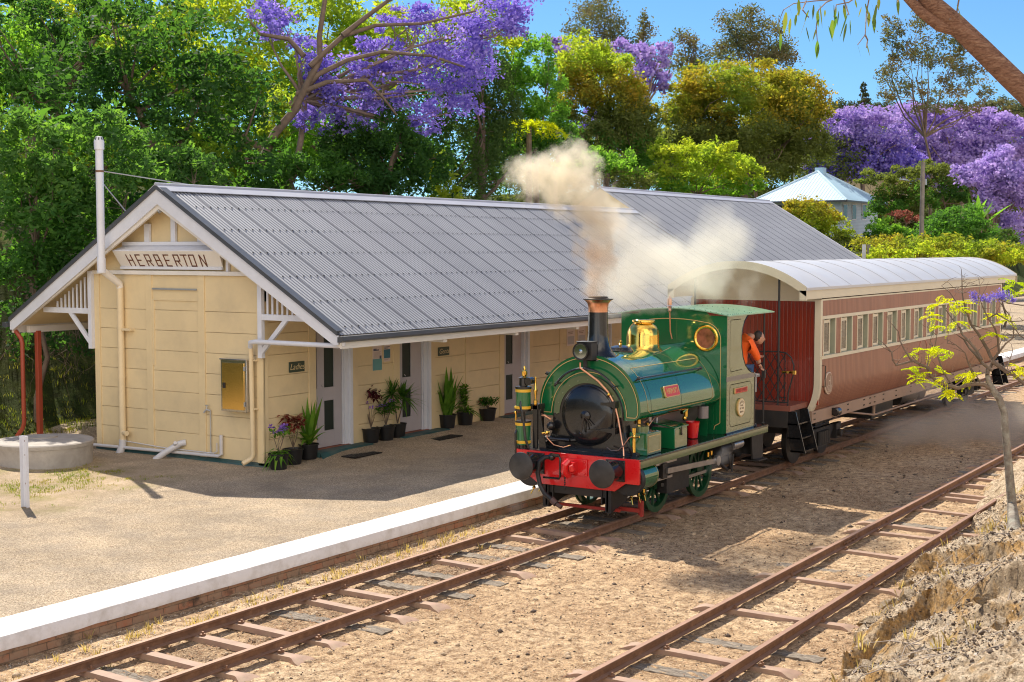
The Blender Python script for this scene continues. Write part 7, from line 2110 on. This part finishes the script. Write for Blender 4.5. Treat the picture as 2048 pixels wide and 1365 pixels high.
m = MB(); m.box((hx0-.03, hy0+1.4, hz+.9), (hx0-.005, hy1-.4, he-.3)); m.build('verandah_opening', MT['dark'], ho)
m = MB(); q = at(1641, 347, 126); m.box((q.x-.4, q.y-.4, q.z-1.2), (q.x+.4, q.y+.4, q.z+.5)); m.build('flue', MT['farroof'], ho)
m = MB()
for x in (hx0+.3, hx0+3.5, hx0+7, hx1-.3):
    for y in (hy0+.3, hy1-.3): m.box((x-.1, y-.1, hz-2.2), (x+.1, y+.1, hz))
m.build('stump', MT['dark'], ho)
q = at(1588, 345, 126); m = MB(); m.tube([(q.x, q.y, q.z-2.4), (q.x, q.y, q.z+.9)], .03, 6); 
for k in range(4): m.tube([(q.x-.1, q.y-.8, q.z+.4+.15*k), (q.x+.1, q.y+.8, q.z+.4+.15*k)], .02, 5)
m.build('antenna', MT['galv'], ho)
# neighbouring roof edge behind the tree
q = at(1690, 352, 150); m = MB(); 
nh = thing('house', 'mostly hidden pale house edge among jacarandas right of the pyramid roof', 'house', (q.x, q.y, hill_z(q.x, q.y)))
m.box((q.x-1, q.y-5, q.z-3), (q.x+7, q.y+3, q.z-.2)); m.build('wall', MT['cream'], nh); m = MB(); m.prism([(q.x-1.5, q.y-5.8, q.z-.5), (q.x-1.5, q.y-1, q.z+.5), (q.x-1.5, q.y+3.6, q.z-.1)], (9, 0, 0)); m.build('roof', MT['farroof'], nh)
def pole(px, y0, y1, D, r, label, box=False):
    a = at(px[0], y0, D); b = at(px[1], y1, D); z0 = hill_z(b.x, b.y)
    t = thing('timber_pole', label, 'pole', (b.x, b.y, z0), 'old timber poles'); m = MB()
    m.tube([(b.x, b.y, z0-.3), b, a], [r*1.05, r, r*.85], 12); m.build('pole', MT['tree_post'], t)
    m = MB()
    if box: m.cbox(a+Vector((-.22, 0, -.35)), (.18, .18, .28))
    else: m.cbox(a+Vector((0, -.15, -1.0)), (.1, .1, .3)); m.cbox(b+Vector((-.14, -.1, 1.1)), (.02, .25, .2))
    m.build('fitting', MT['galv'], t); return a
pa = pole((1449, 1447), 332, 392, 66, .135, 'weathered timber pole with a small grey box beyond the higher roof', True)
pb = pole((1846, 1842), 325, 524, 70, .125, 'tall slim timber pole standing beyond the carriage roof')
m = MB()
a = at(1452, 345, 66); b = at(1600, 392, 110); pts = [a.lerp(b, t)-Vector((0, 0, 1.2*math.sin(PI*t))) for t in np.linspace(0, 1, 12)]; m.tube(pts, .018, 5)
tag(m.build('overhead_wire', MT['rubber'], at_=tuple(a)), 'thin black wire sagging from the near timber pole to the house', 'wire')
for px, lb in ((1728, 'white fence post left of the pair beyond the station roof'), (1738, 'brown fence post right of the pair beyond the station roof')):
    a = at(px, 505, 62); m = MB(); m.box((a.x-.07, a.y-.07, a.z-1.6), (a.x+.07, a.y+.07, a.z+.35)); tag(m.build('fence_post', MT['white'] if px < 1730 else MT['tree_post'], at_=(a.x, a.y, a.z-1.6)), lb, 'fence post')

# ================================================================ young jacaranda on the bank
DJ = 18.4
yj = thing('young_jacaranda', 'thin young jacaranda with yellow green fern leaves on the rocky bank', 'tree', tuple(on(2032, 1062, 1, 3.9)))
cj = lambda a, b, o=0: at(1600+a*.23443, 540+b*.23443, DJ+o)
base = on(2032, 1062, 1, 3.9); 
m = MB()
tr = [base-Vector((0, 0, .15)), at(2024, 1010, DJ+.1), at(2017, 930, DJ), cj(1750, 1340), cj(1742, 1210), cj(1700, 1100), cj(1650, 1030), cj(1612, 960), cj(1598, 900)]
m.tube(tr, [.10, .062, .055, .05, .047, .046, .044, .036, .03], 12); m.build('trunk', MT['lichen'], yj, smooth=60)
BR_ = [([(1650,1030),(1560,985),(1490,970),(1420,1000),(1330,1015),(1250,990),(1170,950),(1110,890),(1080,850),(1020,810),(960,790),(900,790),(830,800),(790,770),(775,700),(710,630)], .032, .008, 0),
       ([(1598,900),(1610,850),(1640,780),(1600,690),(1550,620),(1510,540),(1470,470),(1430,380),(1400,270),(1385,180),(1375,40)], .03, .006, .15),
       ([(1640,780),(1700,830),(1760,870),(1830,910),(1911,975),(1990,1040)], .032, .02, -.1),
       ([(1550,770),(1500,680),(1440,600),(1390,560),(1360,490),(1310,430),(1240,340)], .022, .006, .3),
       ([(1640,860),(1560,800),(1480,720),(1440,650),(1390,590)], .024, .012, .2),
       ([(1490,970),(1470,890),(1440,800),(1400,720),(1330,650),(1250,620)], .014, .004, -.2),
       ([(1330,1015),(1270,940),(1230,860),(1180,780),(1140,650),(1100,600)], .014, .004, .2),
       ([(1080,850),(1090,780),(1130,690),(1160,560),(1090,480)], .012, .003, .1),
       ([(960,790),(900,700),(860,610),(830,520),(800,470),(750,430)], .012, .003, 0),
       ([(1640,780),(1700,700),(1700,600),(1660,500),(1600,420),(1570,330),(1520,260)], .02, .005, -.2),
       ([(1700,700),(1760,640),(1810,580),(1830,500),(1790,400),(1740,320),(1700,250)], .014, .004, .1),
       ([(1430,380),(1360,300),(1290,200),(1200,150)], .010, .003, .2),
       ([(1400,200),(1330,170),(1310,150)], .006, .002, .2), ([(1385,180),(1430,120),(1400,90)], .006, .002, .1),
       ([(1600,420),(1680,380),(1800,430),(1911,440)], .012, .006, -.3), ([(1700,250),(1780,280),(1911,320)], .01, .006, -.3), ([(1830,500),(1870,560),(1911,600)], .008, .004, .1),
       ([(1760,870),(1800,760),(1815,700),(1800,640)], .009, .003, .2), ([(1170,950),(1080,910),(1000,890),(950,870)], .009, .003, .1), ([(1020,810),(960,740),(900,720)], .007, .003, .1),
       ([(1560,985),(1500,900),(1470,840),(1450,790)], .010, .004, .1), ([(1470,470),(1560,500),(1640,520)], .008, .003, 0), ([(1520,260),(1530,140),(1570,90)], .007, .002, .1), ([(1600,690),(1700,640),(1740,560)], .009, .003, 0)]
m = MB(); tw = []
for pts, r0, r1, o in BR_:
    P_ = [cj(a, b, o*k/len(pts)*2) for k, (a, b) in enumerate(pts)]
    P_ = [p+Vector(RNG.normal(0, .012, 3)) for p in P_]; P_[0] = cj(*pts[0], 0)
    m.tube(P_, [r0+(r1-r0)*k/(len(P_)-1) for k in range(len(P_))], 7)
    for k in range(1, len(P_)):
        for _ in range(2):
            if RNG.random() < .8:
                q = P_[k]; d = Vector(RNG.normal(0, 1, 3)); d.z = abs(d.z)*.8; d.normalize(); L_ = RNG.uniform(.08, .3)
                m.tube([q, q+d*L_*.5+Vector(RNG.normal(0, .02, 3)), q+d*L_], [max(.003, r1*.8), .003, .0015], 4); tw.append(q+d*L_)
m.build('branch', MT['bark'], yj, smooth=60)
def fern_spray(c, n, L_, acc):
    for _ in range(n):
        d = np.array([RNG.normal(0, 1), RNG.normal(0, 1), RNG.normal(.15, .35)]); d /= np.linalg.norm(d)
        s = np.cross(d, [0, 0, 1]); s /= np.linalg.norm(s)+1e-6
        K = 13; LL = L_*RNG.uniform(.7, 1.2)
        for k in range(1, K+1):
            t = k/K; p = np.array(c)+d*LL*t+np.array([0, 0, -.35*LL*t*t]); w = LL*.30*math.sin(PI*min(1, t*.85+.12))
            for sg in (-1, 1):
                for u in (.35, .8): acc.append((p+s*sg*w*u+d*w*.2*u+np.array([0, 0, -.12*w*u]), w*.42))
acc = []
for a, b in [(1180,290),(1240,280),(1300,320),(1370,330),(1430,290),(1150,420),(1110,390),(1200,480),(1340,440),(1400,350),(1060,680),(1170,690),(1260,690),(1230,750),(960,720),(1100,700),(950,850),(1010,830),(980,930),(1040,890),(1100,960),(1200,880),(1220,930),(1390,890),(1430,910),(1490,890),(1290,1050),(1310,1030),(1790,90),(1860,110),(1770,150),(1850,200),(1900,160),(1660,390),(1700,385),(1780,430),(1870,830),(1890,870),(1650,540),(1690,560)]:
    fern_spray(cj(a, b, RNG.uniform(-.15, .25)), 4, .19, acc)
C = np.array([a for a, _ in acc]); S = np.array([s for _, s in acc])
leaf_cloud('fern_leaves', C, np.maximum(S*1.25, .022), LF['fern'], yj, .55)
C = []
for a, b, r in [(1480,215,30),(1500,255,35),(1560,240,22),(1610,250,28),(1650,225,30),(1700,210,30),(1750,200,35),(1790,230,25),(1820,260,15),(1720,240,25)]:
    c = np.array(cj(a, b, RNG.uniform(-.1, .1))); C.append(c+RNG.normal(0, r*.23443*DJ/FPX*.6, (130, 3)))
C = np.concatenate(C); leaf_cloud('blossom', C, RNG.uniform(.012, .028, len(C)), LF['purple'], yj, .8)

# ================================================================ overhanging gum tree
gt = thing('overhanging_gum_tree', 'rough red brown gum limb with long hanging leaves reaching in at the top right', 'tree', (9.4, -2.0, bank_z(9.4, -2.0)))
DG = 9.0
m = MB()
lp = [Vector((9.4, -2.0, 0)), Vector((9.35, -1.9, 1.6)), Vector((9.2, -1.3, 3.0)), at(2560, 640, DG), at(2300, 400, DG), at(2160, 270, DG), at(2080, 212, DG), at(2020, 155, DG), at(1962, 98, DG), at(1908, 46, DG), at(1860, 5, DG), at(1826, -50, DG), at(1790, -140, DG+.2)]
m.tube(lp, [.22, .17, .14, .11, .09, .082, .076, .072, .069, .065, .061, .056, .045], 16); m.build('limb', MT['eucbark'], gt, smooth=60)
m = MB(); m.tube([at(1918, 60, DG), at(1880, 52, DG), at(1840, 22, DG), at(1812, -8, DG), at(1780, -60, DG)], [.045, .04, .034, .03, .02], 10); m.build('limb', MT['eucbark'], gt, smooth=60)
tw_ = MB(); LV = []
g = lambda a, b, o=0: at(1020+a*.502, b*.502, DG+o)
TW = [[(1440,-40),(1330,-5),(1210,5),(1130,15),(1090,40),(1070,90)], [(1330,-20),(1260,10),(1230,40),(1220,110),(1225,170)], [(1420,-40),(1350,10),(1300,20),(1290,70)], [(1480,-40),(1430,0),(1420,50),(1415,140),(1385,180)], [(1415,140),(1425,160),(1420,190)], [(1180,5),(1165,40),(1190,70)], [(1330,0),(1340,30),(1350,60)], [(1500,-60),(1470,0),(1455,60)], [(1790,-10),(1780,50),(1750,80)], [(1600,-60),(1550,-10),(1545,10)]]
for pts in TW: tw_.tube([g(a, b, RNG.uniform(-.1, .1)) for a, b in pts], [.006, .005, .004, .0035, .003, .002][:len(pts)] if len(pts) <= 6 else .004, 5)
tw_.build('twig', MT['barkjac'], gt)
spec = []
for a, b, L_ in [(1070,70,90),(1100,50,80),(1118,75,60),(1095,105,50),(1080,135,60),(1150,0,60),(1160,30,55),(1185,60,90),(1180,110,60),(1190,40,50),(1210,20,60),(1235,20,85),(1225,45,60),(1255,40,30),(1290,20,90),(1285,80,80),(1270,105,60),(1300,65,60),(1300,30,50),(1345,55,100),(1330,20,60),(1350,10,40),(1340,95,70),(1375,0,40),(1415,15,75),(1440,10,70),(1430,50,55),(1460,20,90),(1450,60,70),(1470,-10,50),(1385,180,45),(1420,170,60),(1225,165,70),(1222,110,60),(1545,-10,70),(1755,70,120),(1790,60,110),(1780,20,60),(1110,20,50),(1140,60,50),(1310,45,60),(1355,80,60),(1400,30,40)]:
    c = g(a, b, RNG.uniform(-.15, .15)); d = Vector((RNG.normal(0, .12), RNG.normal(0, .22), -1)); spec.append((c, d, L_*.502*DG/FPX*1.05, L_*.502*DG/FPX*.26, RNG.uniform(-.1, .1)))
leafset('leaves', LF['gumleaf'], spec, gt)
# ================================================================ smoke and steam (volumes)
def volume_mat(name, blobs, dens, col, noise_scale, cut=.45, aniso=.35, warp=.25, absorb=None, grad=None):
    n = NT(name)
    pos = n.n('ShaderNodeNewGeometry').outputs['Position']
    nz = n.n('ShaderNodeTexNoise'); nz.inputs['Scale'].default_value = noise_scale*.7; nz.inputs['Detail'].default_value = 3
    n.l(pos, nz.inputs['Vector'])
    w = n.n('ShaderNodeVectorMath', operation='SUBTRACT'); n.l(nz.outputs['Color'], w.inputs[0]); w.inputs[1].default_value = (.5, .5, .5)
    w2 = n.n('ShaderNodeVectorMath', operation='SCALE'); n.l(w.outputs[0], w2.inputs[0]); w2.inputs['Scale'].default_value = warp*2
    w3 = n.n('ShaderNodeVectorMath', operation='ADD'); n.l(pos, w3.inputs[0]); n.l(w2.outputs[0], w3.inputs[1])
    best = None
    for c, r, k in blobs:
        s = n.n('ShaderNodeVectorMath', operation='SUBTRACT'); n.l(w3.outputs[0], s.inputs[0]); s.inputs[1].default_value = tuple(c)
        d = n.n('ShaderNodeVectorMath', operation='DIVIDE'); n.l(s.outputs[0], d.inputs[0]); d.inputs[1].default_value = (r if hasattr(r, '__len__') else (r, r, r))
        q = n.n('ShaderNodeVectorMath', operation='DOT_PRODUCT'); n.l(d.outputs[0], q.inputs[0]); n.l(d.outputs[0], q.inputs[1])
        f = n.math('MULTIPLY', n.math('MAXIMUM', n.math('SUBTRACT', 1.0, q.outputs['Value']), 0.0), k)
        best = f if best is None else n.math('SMOOTH_MAX', best, f, .15)
    fn = n.noise(noise_scale, 5, .62, pos)
    v = n.math('SUBTRACT', best, n.math('MULTIPLY', fn, cut))
    v = n.math('MULTIPLY', n.math('MAXIMUM', v, 0), dens)
    pv = n.n('ShaderNodeVolumePrincipled')
    n.l(v, pv.inputs['Density']); pv.inputs['Anisotropy'].default_value = aniso
    if grad:
        sx = n.n('ShaderNodeSeparateXYZ'); n.l(pos, sx.inputs[0])
        mr_ = n.n('ShaderNodeMapRange'); mr_.inputs['From Min'].default_value = grad[0]; mr_.inputs['From Max'].default_value = grad[1]; n.l(sx.outputs[2], mr_.inputs['Value'])
        fac = n.math('ADD', mr_.outputs[0], n.math('MULTIPLY', n.math('SUBTRACT', n.noise(noise_scale*.8, 3, .5, pos), .5), 1.2), clamp=True)
        n.l(n.mix(fac, grad[2], col), pv.inputs['Color'])
    else: pv.inputs['Color'].default_value = (*col, 1)
    n.t.links.new(pv.outputs[0], n.out.inputs['Volume'])
    return n.m
def smoke(name, label, cat, px_blobs, mat_args, hull=.98, grow_=1.15):
    bl = []
    for px, py, rp, D, *k in px_blobs:
        c = at(px, py, D); r = rp*D/FPX
        bl.append((c, (r*grow_,)*3 if not (len(k) > 1) else tuple(v*D/FPX for v in k[1]), k[0] if k else 1.0))
    mt_ = volume_mat(name+'_volume', bl, **mat_args)
    m = MB()
    for c, r, _ in bl: m.ball(tuple(c), tuple(v*hull for v in r), 14)
    o = m.build(name, mt_, smooth=0, fix=False)
    rm = o.modifiers.new('union', 'REMESH'); rm.mode = 'VOXEL'; rm.voxel_size = max(.05, min(bl[0][1])*.22)
    return tag(o, label, cat, kind='stuff')
DS = 21.4
smoke('smoke_plume', 'brown and cream smoke plume rising from the locomotive chimney and curling left', 'smoke',
  [(1194,594,25,DS),(1193,570,34,DS),(1191,540,43,DS),(1195,508,49,DS),(1195,476,50,DS),(1192,446,54,DS),(1182,416,62,DS),(1162,390,70,DS+.1),(1130,368,74,DS+.2),(1092,356,66,DS+.2),(1056,350,48,DS+.2),(1150,335,56,DS+.3),(1225,440,52,DS+.4,.8),(1240,385,40,DS+.5,.6)],
  dict(dens=9, col=(.98, .89, .72), noise_scale=3.8, cut=1.34, warp=.30, aniso=.5, grad=(3.8, 5.0, (.66, .48, .33))), hull=.92, grow_=1.62)
smoke('drifting_steam', 'pale thin steam drifting right from the chimney over the station and carriage roofs', 'steam',
  [(1235,560,70,DS+.6,.9),(1245,480,68,DS+.8,.9),(1295,530,76,DS+1,.9),(1350,540,72,DS+1.4,.85),(1405,520,66,DS+1.8,.9),(1448,480,58,DS+2,.95),(1478,462,36,DS+2,.8),(1280,585,44,DS+.8,.7),(1420,560,50,DS+2.4,.7),(1485,560,48,DS+2.2,.62)],
  dict(dens=3.0, col=(.99, .94, .83), noise_scale=2.1, cut=.92, warp=.4, aniso=.5), hull=.92, grow_=1.65)
smoke('low_steam_cloud', 'low brownish steam cloud drifting beside the far end of the carriage', 'steam',
  [(1800,870,70,28.5,.8,(150,100,50)),(1900,850,70,30,.95,(160,110,66)),(1990,840,80,31,.95,(150,110,80)),(1850,780,60,31,.7,(140,90,60)),(2040,900,80,30,.8,(120,100,60))],
  dict(dens=1.7, col=(.97, .88, .73), noise_scale=1.3, cut=.85, warp=.5, aniso=.5))
smoke('cylinder_steam', 'small puff of steam beside the near driving wheel of the locomotive', 'steam',
  [(1450,915,26,20.6,.7),(1425,940,22,20.4,.6),(1475,900,24,20.8,.5)], dict(dens=2.2, col=(.9, .88, .88), noise_scale=4, cut=.7, warp=.12))
smoke('ground_steam', 'faint wisp of steam over the white coping beside the front buffer', 'steam',
  [(1012,985,34,19.5,.6),(985,1000,28,19.5,.5),(1030,1010,30,19.5,.5)], dict(dens=1.6, col=(.92, .9, .88), noise_scale=3, cut=.6, warp=.15))
